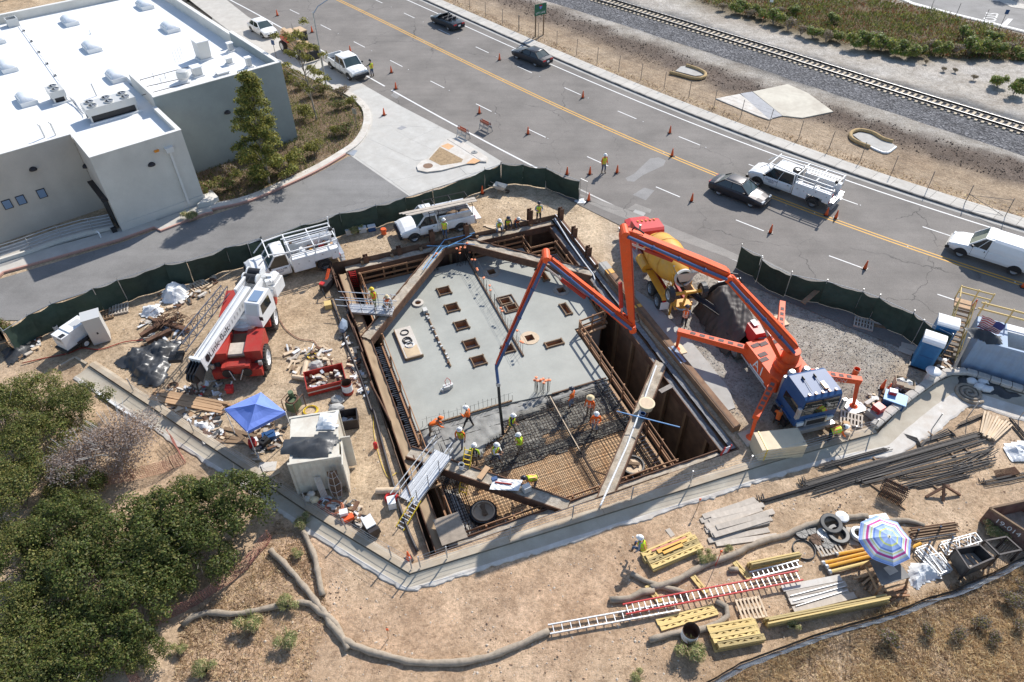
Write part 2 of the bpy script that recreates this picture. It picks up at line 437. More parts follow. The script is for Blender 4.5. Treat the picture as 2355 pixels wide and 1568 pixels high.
# ------------------------------------------------------------------ road, markings, kerb, pavement
def RP(s,o,z=0.0):
 w=RO+RD*s+RN*(_cy(s)+o)
 return VEC((w.x,w.y,z))
def strip(m,s0,s1,o0,o1,z,ds=2.0):
 n=max(1,int((s1-s0)/ds))
 f=lambda o,s:o(s)if callable(o)else o
 for i in range(n):
  a,b=s0+(s1-s0)*i/n,s0+(s1-s0)*(i+1)/n
  m.quad(RP(a,f(o0,a),z),RP(b,f(o0,b),z),RP(b,f(o1,b),z),RP(a,f(o1,a),z))
 return m
near_edge=lambda s:-11.6+.0*s
near_line=lambda s:-10.35+max(0,s-5)*.0115
near_dash=lambda s:-6.45+s*.0235
far_dash=lambda s:3.65-s*.0035
far_line=lambda s:6.75-s*.004
kerb_at=lambda s:8.35-s*.010
walk_back=lambda s:kerb_at(s)+1.65
def asphalt(name,c,crack=.5):
 m,nt,P,N,L=_mat(name)
 tc=N.new('ShaderNodeNewGeometry').outputs['Position']
 cur=_ramp(N,L,_noise(N,L,tc,.22,5,.65),[(.30,[x*.76 for x in c]),(.5,c),(.70,[x*1.2 for x in c])])
 cur=_mix(N,L,cur,_ramp(N,L,_noise(N,L,tc,38,2),[(.3,.72),(.7,1.26)]),1.0,'MULTIPLY')
 mp=N.new('ShaderNodeMapping');mp.inputs['Rotation'].default_value=(0,0,R(45.5));mp.inputs['Scale'].default_value=(.045,.8,1);L.new(tc,mp.inputs[0])
 cur=_mix(N,L,cur,_ramp(N,L,_noise(N,L,mp.outputs[0],1.6,4,.6),[(.36,.95),(.62,1.04)]),1.0,'MULTIPLY')
 dn=N.new('ShaderNodeTexNoise');dn.inputs['Scale'].default_value=.9;dn.inputs['Detail'].default_value=4;L.new(tc,dn.inputs['Vector'])
 va=N.new('ShaderNodeVectorMath');va.operation='MULTIPLY_ADD';va.inputs[1].default_value=(1.6,1.6,0);L.new(dn.outputs['Color'],va.inputs[0]);L.new(tc,va.inputs[2])
 vo=N.new('ShaderNodeTexVoronoi');vo.feature='DISTANCE_TO_EDGE';vo.inputs['Scale'].default_value=.16;L.new(va.outputs[0],vo.inputs['Vector'])
 msk=_ramp(N,L,_noise(N,L,tc,.12,3),[(.46,0),(.6,crack)])
 ck=_ramp(N,L,vo.outputs['Distance'],[(.0,1),(.007,0)])
 mm=N.new('ShaderNodeMath');mm.operation='MULTIPLY';L.new(msk,mm.inputs[0]);L.new(ck,mm.inputs[1])
 cur=_mix(N,L,cur,(.045,.042,.04),mm.outputs[0])
 L.new(cur,P.inputs['Base Color']);P.inputs['Roughness'].default_value=.88
 _bump(N,L,P,_noise(N,L,tc,60,2),.3,.01)
 return m
X.asphalt=asphalt('asphalt',(.188,.170,.153),.9);X.asphalt_new=asphalt('driveway asphalt',(.205,.198,.19),.45);X.asphalt_patch=asphalt('asphalt patch',(.25,.24,.23),.2);X.asphalt_old=asphalt('worn asphalt',(.27,.25,.225),.6)
def marking(name,c,wear):
 m,nt,P,N,L=_mat(name)
 tc=N.new('ShaderNodeNewGeometry').outputs['Position']
 cur=_mix(N,L,c,(.2,.185,.17),_ramp(N,L,_noise(N,L,tc,9,4,.75),[(.56,0),(.7,wear)]))
 L.new(cur,P.inputs['Base Color']);P.inputs['Roughness'].default_value=.7
 return m
X.mark_white=marking('white road paint',(.70,.69,.67),.7);X.mark_yellow=marking('yellow road paint',(.68,.36,.045),.6);X.mark_worn=marking('worn white road paint',(.52,.50,.47),1.0);X.mark_red=marking('red kerb paint',(.52,.30,.24),1.0)
struct(strip(M(),-30,130,near_edge,kerb_at,.012).build('road',X.asphalt))
def line(name,mat,*segs):
 m=M()
 for s in segs:strip(m,*s[:4],.017)
 o=m.build(name,mat);return struct(o)
for k in(-.17,.17):
 line('yellow_centre_line',X.mark_yellow,(-30,130,k-.065,k+.065))
line('edge_line',X.mark_white,(-30,130,lambda s:far_line(s)-.075,lambda s:far_line(s)+.075))
line('edge_line',X.mark_white,(-30,25.6,lambda s:near_line(s)-.09,lambda s:near_line(s)+.09),(26.8,48,lambda s:near_line(s)-.09,lambda s:near_line(s)+.09))
line('edge_line',X.mark_worn,(51.5,58.6,lambda s:near_line(s)-.08,lambda s:near_line(s)+.08),(60.2,63,lambda s:near_line(s)-.08,lambda s:near_line(s)+.08),(63.6,67.5,lambda s:near_line(s)-.08,lambda s:near_line(s)+.08))
for q in range(-2,14):
 s0=-1.2+7.27*q
 line('lane_dash',X.mark_white,(s0,s0+2.3,lambda s:near_dash(s)-.055,lambda s:near_dash(s)+.055))
 s1=2.7+7.2*q
 line('lane_dash',X.mark_white,(s1,s1+2.3,lambda s:far_dash(s)-.055,lambda s:far_dash(s)+.055))
def patch(name,pts,mat,z=.016):return struct(M().add([W(*p,z)for p in pts],[tuple(range(len(pts)))[::-1]]).build(name,mat))
patch('asphalt_patch',[('c',890,1225),('c',950,1195),('c',1060,1090),('c',1120,1082),('c',1170,1105),('c',1150,1140),('c',1010,1205),('c',950,1250),('c',905,1245)],X.asphalt_patch)
patch('asphalt_patch',[('c',940,1340),('c',1020,1290),('c',1090,1310),('c',1030,1378)],X.asphalt_patch)
patch('asphalt_patch',[('b',1090,610),('b',1140,575),('b',1205,590),('b',1150,628)],X.asphalt,.0165)
patch('asphalt_patch',[('b',980,655),('b',1010,628),('b',1055,650),('b',1020,680)],X.asphalt_patch)
patch('asphalt_patch',[('c',920,1480),('c',960,1440),('c',1030,1465),('c',1000,1510)],X.conc)
patch('asphalt_patch',[('c',900,1440),('c',960,1400),('c',1070,1440),('c',1060,1465)],X.asphalt_old)
# broken shoulder between road and site
patch('road_shoulder',[('c',560,1330),('c',700,1370),('c',920,1450),('c',1100,1520),('g',1240,200),('g',1560,330),('g',1690,390),('h',130,265),('h',340,372),('h',330,400),('g',1690,430),('g',1300,290),('g',960,170),('c',1000,1545),('c',780,1460),('c',640,1400)],X.asphalt_old,.0175)
# gutter, kerb, pavement slabs along the far side
struct(strip(M(),-30,130,lambda s:kerb_at(s)-.42,kerb_at,.0165).build('gutter',X.conc))
mk=M()
for i in range(80):
 a,b=-30+2*i,-28+2*i
 q=[RP(a,kerb_at(a)),RP(b,kerb_at(b)),RP(b,kerb_at(b)+.16),RP(a,kerb_at(a)+.16)]
 mk.prism([(v.x,v.y)for v in q],0,.15)
X.kerb=mt('kerb stained dark',(.30,.28,.26),.85,0,.2,1.5,(.05,.047,.045),.9,1.0)
struct(mk.build('kerb',X.kerb))
X.walk=mt('pavement concrete',(.52,.49,.44),.85,0,.08,.8,(.38,.34,.29),.5,1.2,.2,40,.06,fine=.08)
pv=struct(thing('pavement',None,None,RP(40,10)))
for i in range(78):
 a=-18+1.55*i;b=a+1.525
 q=[RP(a,kerb_at(a)+.165),RP(b,kerb_at(b)+.165),RP(b,walk_back(b)),RP(a,walk_back(a))]
 M().prism([(v.x,v.y)for v in q],0,.147+U(-.004,.004)).build('paving_slab',X.walk,pv,wd=True)
# ------------------------------------------------------------------ driveway and apron
DRIVE=[('p',-40,735),('e',0,690),('e',125,690),('e',350,578),('e',640,485),('e',1140,330),('e',1800,150),('f',0,330),('f',630,120),('b',880,1450),('b',1110,1345),('b',720,1078),('b',690,1075),('b',460,1200),('b',150,1340),('b',0,1400),('a',1300,1530),('e',1230,10),('e',850,150),('e',500,255),('e',0,405),('p',-80,690)]
patch('driveway',DRIVE,X.asphalt_new,.008)
X.apron=mt('driveway apron concrete',(.50,.485,.45),.85,0,.08,.7,(.36,.33,.29),.5,.9,.2,40,fine=.08)
patch('apron_bed',[('b',560,600),('b',800,585),('b',1745,1112),('b',1730,1135),('b',1625,1185),('b',1110,1350),('b',720,1080),('b',690,1060),('b',800,880),('b',790,740)],X.apron,.010)
ap=struct(thing('driveway_apron',None,None,W('b',1000,950)))
def slabs(polys,mat,parent,z):
 for P in polys:
  c=VEC((0,0,0));q=[W(*p)for p in P]
  for v in q:c+=v/len(q)
  q=[v+(c-v).normalized()*.012 for v in q]
  M().prism([(v.x,v.y)for v in q],-.05,z+U(-.004,.004)).build('concrete_panel',mat,parent,wd=True)
slabs([[('b',805,590),('b',1060,735),('b',1030,865),('b',810,870),('b',810,760),('b',770,670)],
 [('b',1060,735),('b',1310,865),('b',1310,880),('b',1095,868),('b',1030,865)],
 [('b',810,870),('b',1030,865),('b',1020,900),('b',920,930),('b',830,1000),('b',745,1035),('b',720,1030),('b',790,935)],
 [('b',1095,868),('b',1310,880),('b',1120,960),('b',1020,900),('b',1030,865)],
 [('b',1310,865),('b',1480,950),('b',1370,975),('b',1290,1040),('b',1120,960),('b',1310,880)],
 [('b',1020,900),('b',1120,960),('b',1290,1040),('b',1230,1100),('b',1150,1105),('b',800,940),('b',920,930)],
 [('b',800,940),('b',1150,1105),('b',1160,1145),('b',760,1030),('b',750,1035)],
 [('b',760,1030),('b',1160,1145),('b',1160,1180),('b',1220,1200),('b',985,1245),('b',735,1075)],
 [('b',1220,1200),('b',1330,1185),('b',1450,1150),('b',1500,1200),('b',1350,1260),('b',1120,1345),('b',985,1245)],
 [('b',1450,1150),('b',1530,1135),('b',1640,1125),('b',1740,1110),('b',1730,1130),('b',1625,1180),('b',1500,1200)],
 [('b',1480,950),('b',1745,1112),('b',1640,1125),('b',1530,1010),('b',1370,975)]],X.apron,ap,.02)
# traffic island with a dirt bed, red manhole and kerb
isl=struct(thing('traffic_island',None,None,W('b',1400,1090)))
M().prism(wp(('b',1160,1150),('b',1195,1115),('b',1240,1100),('b',1290,1040),('b',1330,1000),('b',1365,970),('b',1420,965),('b',1640,1095),('b',1640,1122),('b',1590,1118),('b',1530,1130),('b',1330,1180),('b',1230,1192),('b',1170,1180)),0,.13).build('kerb_block',X.conc_white,isl,wd=True)
M().prism(wp(('b',1245,1105),('b',1320,1020),('b',1480,1105),('b',1470,1125),('b',1330,1148)),.1,.136).build('planting_bed',mt('dry bed soil',(.33,.23,.13),.95,0,.3,5,bump=.5),isl,wd=True)
c=W('b',1238,1140,.14);M().lathe([(.42,.0),(.42,.012)],(c.x,c.y,.131),20).build('manhole_cover',mt('rusty manhole',(.22,.13,.08),.8),isl,wd=True)
mo=M()
for q in([('b',1325,1005),('b',1375,985),('b',1420,1005),('b',1380,1030)],[('b',1500,1125),('b',1550,1085),('b',1600,1105),('b',1560,1125)]):
 mo.add([W(*p,.135)for p in q],[(3,2,1,0)])
mo.build('tactile_strip',mt('faded orange paint',(.62,.36,.18),.8,0,.15,4),isl,wd=True)
cb=struct(M().prism(wp(('b',1370,965),('b',1440,962),('b',1560,1035),('b',1645,1090),('b',1640,1118),('b',1610,1118),('b',1480,1035)),0,.15).build('kerb',X.conc_white))
patch('road_grate',[('b',665,1050),('b',700,1025),('b',755,1035),('b',725,1072)],X.steel,.03)
patch('utility_lid',[('b',1025,882),('b',1060,865),('b',1092,876),('b',1055,893)],mt('grey lid',(.3,.3,.31),.7),.03)
# kerb with red paint round the planting
KB=smooth_path([W(*p)for p in[('b',560,600),('b',700,660),('b',790,735),('b',815,810),('b',800,890),('b',740,985),('b',640,1055),('b',480,1150),('b',250,1260),('b',0,1365),('a',1450,1425)]],.6)
def ribbon(m,path,d0,d1,z0,z1):
 A=offset_path(path,d0);B=offset_path(path,d1)
 for i in range(len(path)-1):m.prism([(A[i].x,A[i].y),(A[i+1].x,A[i+1].y),(B[i+1].x,B[i+1].y),(B[i].x,B[i].y)],z0,z1)
 return m
struct(ribbon(M(),KB,-.25,.45,0,.15).build('kerb',X.conc_white))
ka=len(KB)*5//9
struct(ribbon(M(),KB[ka:],.455,.62,0,.145).build('red_kerb',X.mark_red))
BW=[W(*p)for p in[('a',1460,1440),('a',1390,1455),('a',1100,1568),('e',1060,30),('e',800,120),('e',300,260),('e',0,345),('p',-90,690)]]
struct(ribbon(M(),BW,-.9,.5,0,.14).build('building_footpath',X.walk))
struct(ribbon(M(),BW,.505,.66,0,.145).build('red_kerb',X.mark_red))
# pavement beside the building, up to the road
patch('verge_pavement',[('a',1240,0),('a',1560,0),('b',0,115),('b',810,590),('b',700,640),('b',540,590),('b',230,440),('a',1880,430),('a',1600,230),('a',1350,60),('a',1200,-80),('a',1400,-80)],X.walk,.019)
# road beyond the ice plant, top right
patch('side_road',[('d',1010,-30),('d',1160,35),('d',1450,108),('d',1780,190),('d',2000,245),('d',2100,200),('d',2000,-60),('d',1500,-90)],asphalt('side road asphalt',(.24,.23,.22),.2),.03)
patch('edge_line',[('d',1080,-8),('d',1160,28),('d',1450,100),('d',1780,180),('d',2000,236),('d',2000,226),('d',1780,170),('d',1450,90),('d',1165,16),('d',1090,-18)],X.mark_white,.036)
patch('stop_bar',[('d',1760,180),('d',1800,185),('d',1850,130),('d',1815,128)],X.mark_white,.037)
patch('side_pavement',[('d',1700,5),('d',1760,10),('d',1840,50),('d',2000,70),('d',2000,40),('d',1880,20),('d',1780,-30)],X.walk,.06)
def text_mesh(s,size,depth=.0,align='CENTER'):
 c=bpy.data.curves.new('t','FONT');c.body=s;c.size=size;c.align_x=align;c.align_y='CENTER';c.extrude=depth
 o=bpy.data.objects.new('t',c);col.objects.link(o)
 me=bpy.data.meshes.new_from_object(o.evaluated_get(bpy.context.evaluated_depsgraph_get()))
 bpy.data.objects.remove(o)
 return me
def lettering(name,s,size,o,ux,uy,mat,parent=None,sx=1.0):
 me=text_mesh(s,size);o,ux,uy=Vector(o),Vector(ux).normalized(),Vector(uy).normalized()
 m=M();m.v=[tuple(o+ux*v.co.x*sx+uy*v.co.y)for v in me.vertices];m.f=[tuple(p.vertices)for p in me.polygons];m.m=[0]*len(m.f)
 return m.build(name,mat,parent,wd=parent is not None)
sd=(W('d',1735,105)-W('d',1655,95)).normalized()
struct(lettering('road_lettering','STOP',2.0,W('d',1690,122,.037),(W('d',1655,140)-W('d',1672,100)),W('d',1735,105)-W('d',1655,95),X.mark_white,None,.9))
# ------------------------------------------------------------------ retaining wall, block wall, gutter strip
X.conc_floor=mt('gutter concrete',(.46,.415,.335),.85,0,.12,.8,(.33,.27,.20),.6,.9,.2,30,fine=.08)
rw=struct(thing('retaining_wall',None,None,DK(-2.9,-1.75,ZL)))
def resample(path,step):
 out=[Vector(path[0])]
 for a,b in zip(path,path[1:]):
  n=max(1,round((Vector(b)-Vector(a)).length/step))
  out+=[Vector(a).lerp(Vector(b),i/n)for i in range(1,n+1)]
 return out
def wall_run(path,seg,w,ztop):
 P=resample(path,seg)
 for a,b in zip(P,P[1:]):
  d=(b-a);d.z=0;d.normalize();n=VEC((-d.y,d.x,0))
  a2,b2=a+d*.006,b-d*.006
  k=10;m=M();rings=[]
  for i in range(k+1):
   c=a2.lerp(b2,i/k);j=lambda q:.02*nse(VEC((c.x*2.2+q*9,c.y*2.2,q*3.3)))
   rings.append([c-n*(w*.5-.02)+VEC((0,0,ZL-.3-c.z)),c-n*(w*.5-.02)+VEC((0,0,ztop-c.z-.3+j(1))),c-n*(w*.5-.06)+VEC((0,0,ztop-c.z+j(2))),
 c+n*.05+VEC((0,0,ztop-c.z+.02+2*j(3))),c+n*(w*.5-.05)+VEC((0,0,ztop-c.z-.02+3*j(4))),c+n*w*.5+VEC((0,0,-.3-c.z))])
  m.loft(rings);m.build('wall_section',X.conc_wall,rw,wd=True)
wall_run(offset_path(WALL_A,.26),4.6,.56,.14)
wall_run(offset_path(WALL_B,.26),4.6,.56,.14)
wall_run(offset_path([BLOCK[0]-VEC((0,0,.2))]+BLOCK[1:],.2),3.0,.30,.20)
cap=smooth_path(offset_path(BLOCK,.2),.56)
bw=tag(thing('block_wall','grey concrete block wall capped with rounded blocks curving past the toilets','wall',cap[0]-VEC((0,0,.25))),kind='structure')
X.block=mt('split block',(.50,.46,.41),.9,0,.12,6,bump=.6,bscale=18,rand=.12)
for a,b in zip(cap,cap[1:]):
 c=(a+b)/2;d=b-a
 m=M();L=d.length*.93
 m.loft([[(x,s*.24,0),(x,s*.24,.17),(x,s*.15,.22),(x,-s*.15,.22),(x,-s*.24,.17),(x,-s*.24,0)]for x,s in((-L/2,.88),(-L/2+.05,1),(L/2-.05,1),(L/2,.88))])
 m.v=[tuple(Matrix.Rotation(math.atan2(d.y,d.x),3,'Z')@Vector(v)+VEC((c.x,c.y,.215)))for v in m.v]
 m.build('cap_block',X.block,bw,wd=True)
gp=resample(offset_path(WPATH,-.02),.2)
mg=M();rows=[];rows2=[]
for i,p in enumerate(gp):
 a=gp[max(i-1,0)];b=gp[min(i+1,len(gp)-1)];t=(b-a);t.z=0;t.normalize();n=VEC((t.y,-t.x,0))
 big=(1.0 if p.x>22 else max(0,(p.x-17)/5))
 e1=.55+.4*big+.05*nse(VEC((i*.15,8,0)))+max(0,-15-p.x)*.03
 wd=.20+.12*nse(VEC((i*.1,5,0)))+.10*nse(VEC((i*.38,2,0)))+.10*nse(VEC((i*.9,4,0)))+big*.9
 rows.append([VEC((q.x,q.y,h))for q,h in((p,.1),(p+n*.03,.035),(p+n*.25,-.0),(p+n*e1*.7,-.05),(p+n*e1,-.03))])
 rows2.append([VEC((q.x,q.y,h))for q,h in((p+n*(e1-.004),-.03),(p+n*(e1+.04),-.03),(p+n*(e1+max(.08,wd)*.9),-.075),(p+n*(e1+max(.1,wd)),-.115),(p+n*(e1+max(.1,wd)+.03),-.3))])
struct(M().loft(rows2,cap=False,closed=False).build('gutter_lip',X.conc_white))
mg.loft(rows,cap=False,closed=False)
struct(mg.build('drainage_gutter',X.conc_floor,smooth=True))
# drain box at the wall's far end, with its grate and side channel
db=struct(thing('drain_channel',None,None,W('e',560,1040,-.4)))
def wall_line(name,pts,w,z0,z1,mat,parent):
 m=M()
 for a,b in zip(pts,pts[1:]):m.bar(VEC((a[0],a[1],(z0+z1)/2)),VEC((b[0],b[1],(z0+z1)/2)),w,z1-z0)
 return m.build(name,mat,parent,wd=True)
wall_line('channel_wall',[W('e',595,985,.1),W('e',515,940,.1),W('e',412,1000,.1)],.14,-.9,.1,X.conc_wall,db)
M().prism([W2(*p,-.6)for p in[('e',440,1010),('e',520,960),('e',590,1020),('e',520,1070)]],-.8,-.6).build('channel_floor',X.conc_wall,db,wd=True)
m=M()
g0,g1,g2=W('e',455,1015,-.45),W('e',515,980,-.45),W('e',510,1060,-.45)
for i in range(9):m.bar(g0+(g1-g0)*i/8,g2+(g1-g0)*i/8,.03,.05)
for i in range(5):m.bar(g0+(g2-g0)*i/4,g1+(g2-g0)*i/4,.03,.05)
m.build('grate',X.steel,db,wd=True)
wall_line('white_pipe',[W('e',665,1185,ZL+.1),W('e',830,1300,ZL+.1),W('e',1045,1430,ZL+.1)],.12,ZL+.02,ZL+.14,X.white_plastic,db)
# wire fence standing on the retaining wall
def wire_fence(label,path,posts,h=.95,nw=4):
 t=thing('cable_fence',label,'fence',path[0])
 pts=[Vector(p)for p in posts]
 for p in pts:
  lean=VEC((U(-.04,.04),U(-.04,.04),0))
  M().tube([p-VEC((0,0,.05)),p+lean+VEC((0,0,h))],.035,6).build('post',X.steel,t,wd=True)
 for k in range(nw):
  z=h*(.25+.72*k/(nw-1))
  M().tube([p+VEC((0,0,z-.02*(i%2)))for i,p in enumerate(pts)],.008,4).build('cable',X.steel,t,wd=True)
 return t
wl=lambda*a:[W(*p,.26)for p in a]
wire_fence('low steel post and cable fence on the wall beside the storage container',[WALL_A[2]],wl(('e',915,1170),('e',1110,1300),('e',1330,1450),('j',115,530),('j',395,720),('j',675,890),('j',985,1075),('j',1125,1155)))
wire_fence('low steel post and cable fence on the wall in front of the excavation',[WALL_B[1]],wl(('j',1185,1145),('j',1370,1080),('j',1805,950),('k',525,940),('k',930,815),('k',1340,705),('k',1735,600),('l',380,220),('l',735,115),('l',885,70)))
m=M();a,b=W('j',1190,1060,1.0),W('j',1370,1080,.9)
# ------------------------------------------------------------------ screened site fences
def screen_fence(label,top,h=1.85,cloth=X.green_screen,frame=True):
 P=[W(*p,h)for p in top];P=[VEC((p.x,p.y,0))for p in P]
 t=thing('screen_fence',label,'fence',P[0])
 for p in P:
  M().tube([p,p+VEC((U(-.05,.05),U(-.05,.05),h+U(.02,.25)))],.025,6).build('post',X.steel,t,wd=True)
 for a,b in zip(P,P[1:]):
  d=b-a;L=d.length;d.normalize();n=VEC((-d.y,d.x,0));nx=max(6,int(L/.3));sd=U(0,50)
  def fn(u,v):
   w=.24*nse(VEC((u*L*.9+sd,v*1.3,sd)))*(1-.3*v)+.05*nse(VEC((u*L*2.3,v*3,sd)))+.05
   z=h*v-(.17*abs(sin(u*pi*max(1,round(L/2.6))))+.07*nse(VEC((u*L,0,sd)))if v>.99 else 0)
   return a+d*L*u-n*w+VEC((0,0,max(.02,z)))
  M().grid(nx,6,fn).build('screen_panel',cloth,t,smooth=True,wd=True)
  M().tube([a+VEC((0,0,h-.03)),b+VEC((0,0,h-.03))],.02,5).build('rail',X.steel,t,wd=True)
 return t
screen_fence('long dark green screened fence between the driveway and the crane yard',[('p',-40,712),('e',20,760),('e',190,650),('e',350,575),('e',640,470),('e',810,410),('e',1130,300),('e',1280,280),('e',1550,190),('e',1800,120),('f',0,300),('f',360,175),('f',630,90),('b',880,1410),('b',1080,1355),('b',1270,1310),('b',1625,1165),('b',1738,1128)])
screen_fence('short dark green screened fence by the road behind the wheelbarrow',[('c',35,1125),('c',185,1130),('c',345,1155),('c',580,1245)])
screen_fence('sagging dark green screened fence between gravel yard and road',[('g',1690,320),('g',1830,385),('h',130,275),('h',330,375),('h',570,420),('h',820,490),('h',930,530),('h',1170,640),('h',1240,690),('h',1440,790)])
t=thing('temporary_fence','bare steel temporary fence frame by white sandbags','fence',W('c',615,1380))
a,b=W('c',575,1365),W('c',618,1378)
m=M();m.tube([a,a+VEC((0,0,1.8)),b+VEC((0,0,1.7)),b],.02,5);m.build('frame',X.steel,t,wd=True)
m=M()
for i in range(1,6):m.tube([a.lerp(b,i/6),a.lerp(b,i/6)+VEC((0,0,1.72))],.005,4)
m.build('mesh',X.steel,t,wd=True)
# chain link fence posts along the far pavement
cf=thing('chain_link_fence','rusty wire fence with thin posts along the far pavement','fence',RP(40,11))
pts=[W(*p)for p in[('b',1425,20),('b',1525,70),('b',1635,115),('b',1750,165),('b',1862,210),('c',158,212),('c',292,265),('c',418,320),('c',553,378),('c',695,438),('c',842,495),('c',995,552),('c',1155,612),('c',1325,672),('c',1498,740),('c',1682,808),('d',168,872),('d',375,955),('d',582,1028),('d',800,1105),('d',1012,1200),('d',1258,1310),('d',1512,1410),('d',1790,1500),('d',2090,1610)]]
pts=[pts[0]*3-pts[1]*2,pts[0]*2-pts[1]]+pts
X.rust_post=mt('dull steel post',(.20,.18,.165),.7,.4,.2,5)
for p in pts:M().tube([p,p+VEC((U(-.05,.05),U(-.05,.05),1.75))],.03,6).build('post',X.rust_post,cf,wd=True)
for z in(.3,.62,.95,1.28,1.62):
 M().tube([p+VEC((0,0,z))for p in pts],.006,3).build('wire',X.rust_post,cf,wd=True)
m=M();a,b,c=pts[-4],pts[-3],pts[-2]
m.tube([b+VEC((0,0,.9)),c+VEC((0,0,1.6))],.02,5);m.tube([b+VEC((0,0,1.)),c+VEC((0,0,.1))],.02,5)
m.build('brace',X.rust_post,cf,wd=True)
# ------------------------------------------------------------------ railway
RC=smooth_path([W(*p,.3)for p in[('c',300,-120),('c',730,2),('c',1330,185),('c',1926,366),('d',500,455),('d',1000,612),('d',1926,897),('d',2400,1050)]],1.0)
mb=M();rings=[]
for i,p in enumerate(RC):
 a=RC[max(i-1,0)];b=RC[min(i+1,len(RC)-1)];tt=(b-a);tt.z=0;tt.normalize();n=VEC((-tt.y,tt.x,0))
 rings.append([VEC((q.x,q.y,z))for q,z in((p-n*4.6,-.06),(p-n*3.0,.14),(p-n*1.7,.3),(p+n*1.6,.3),(p+n*2.0,.18),(p+n*2.7,-.05))])
mb.loft(rings,cap=False,closed=False)
def gravel_mat(name,c0,c1,scale=7):
 m,nt,P,N,L=_mat(name)
 tc=N.new('ShaderNodeNewGeometry').outputs['Position']
 vo=N.new('ShaderNodeTexVoronoi');vo.inputs['Scale'].default_value=scale;L.new(tc,vo.inputs['Vector'])
 sp=N.new('ShaderNodeSeparateColor');L.new(vo.outputs['Color'],sp.inputs[0])
 cur=_ramp(N,L,sp.outputs[0],[(0,c0),(.75,[(a+b)/2 for a,b in zip(c0,c1)]),(1,c1)])
 cur=_mix(N,L,cur,_ramp(N,L,_noise(N,L,tc,.5,4),[(.3,.75),(.7,1.3)]),1.0,'MULTIPLY')
 L.new(cur,P.inputs['Base Color']);P.inputs['Roughness'].default_value=.9
 _bump(N,L,P,vo.outputs['Distance'],.9,.08)
 return m
struct(mb.build('ballast',gravel_mat('dark ballast',(.035,.035,.04),(.24,.235,.24)),smooth=False))
rt=thing('railway_track','single rusty railway track on pale concrete sleepers and dark ballast','railway track',RC[len(RC)//2])
X.tie=mt('concrete sleeper',(.52,.43,.31),.85,0,.12,4,rand=.15);X.rail=mt('rusty rail',(.055,.04,.034),.55,.5,.2,3)
L0=0;tie0=None
lens=[0]
for a,b in zip(RC,RC[1:]):lens.append(lens[-1]+(b-a).length)
def along(path,lens,s):
 for i in range(len(lens)-1):
  if lens[i+1]>=s:
   k=(s-lens[i])/(lens[i+1]-lens[i]);return path[i].lerp(path[i+1],k),(path[i+1]-path[i]).normalized()
 return path[-1],(path[-1]-path[-2]).normalized()
s=3.0
while s<lens[-1]-1:
 p,d=along(RC,lens,s)
 q=p-rt.location
 if tie0 is None:tie0=M().cbox((0,0,0),(.25,2.6,.18)).build('sleeper',X.tie,rt);o=tie0
 else:o=inst(tie0,rt)
 o.location=(q.x,q.y,q.z+.02+U(-.02,.02));o.rotation_euler=(0,0,math.atan2(d.y,d.x)+U(-.02,.02))
 s+=.62
for k in(-.75,.75):
 R1=offset_path(RC,k);m=M()
 m.loft([[VEC((p.x,p.y,p.z+z))+(offset_path(R1[max(0,i-1):i+2],1)[min(i,1)]-p)*w for w,z in((-.07,.11),(-.02,.14),(-.035,.27),(.035,.27),(.02,.14),(.07,.11))]for i,p in enumerate(R1)])
 m.build('rail',X.rail,rt,wd=True)
 m=M();m.loft([[VEC((p.x,p.y,p.z+.273))+(offset_path(R1[max(0,i-1):i+2],1)[min(i,1)]-p)*w for w in(-.028,.028)]for i,p in enumerate(R1)],cap=False,closed=False)
 m.build('polished_railhead',X.chrome,rt,wd=True)
# concrete apron and drain inlets in the verge
vs=struct(thing('concrete_slab_apron',None,None,W('d',200,700)))
M().prism(wp(('c',1512,682),('c',1675,650),('c',1900,820),('d',170,826),('c',1800,800)),-.02,.07).build('slab',X.conc_white,vs,wd=True)
M().prism(wp(('c',1680,648),('c',1760,635),('d',262,800),('d',170,822)),-.02,.076).build('slab',mt('grey slab',(.36,.36,.37),.85,0,.1,2),vs,wd=True)
M().prism(wp(('c',1765,634),('d',300,583),('d',440,645),('d',612,772),('d',400,815),('d',265,800)),-.02,.07).build('slab',mt('cream slab',(.62,.58,.48),.85,0,.08,.8,(.36,.31,.25),.7,.35),vs,wd=True)
X.wattle=mt('straw wattle',(.47,.33,.16),.95,0,.25,6,bump=.8,bscale=30);X.wattle_grey=mt('grey straw wattle',(.30,.25,.19),.95,0,.3,5,(.42,.34,.26),.6,3,.9,26)
def inlet(label,basin,wat):
 t=thing('drain_inlet',label,'drain',W(*basin[0]))
 M().prism(wp(*basin),-.1,.05).build('basin',X.conc,t,wd=True)
 o=M().tube(smooth_path([W(*p,.15)for p in wat],.35),.17,8).build('straw_wattle',X.wattle,t,smooth=True,wd=True)
 return t
inlet('concrete drain inlet ringed by straw wattle near the long dark soil slope',[('c',1235,490),('c',1270,460),('c',1310,455),('c',1420,495),('c',1430,520),('c',1370,525)],[('c',1195,497),('c',1250,510),('c',1370,540),('c',1430,530),('c',1440,505),('c',1390,475),('c',1310,448)])
t=inlet('wet concrete drain inlet half ringed by straw wattle with white edging',[('d',745,930),('d',800,910),('d',900,930),('d',1010,985),('d',1050,1010),('d',990,1055),('d',900,1030),('d',820,985)],[('d',1025,972),('d',960,955),('d',880,910),('d',790,893),('d',735,915),('d',745,955),('d',800,985),('d',865,1010)])
M().tube(smooth_path([W(*p,.05)for p in[('d',870,1012),('d',930,1040),('d',985,1052),('d',1045,1012)]],.3),.1,6).build('white_edging',X.white_plastic,t,wd=True)
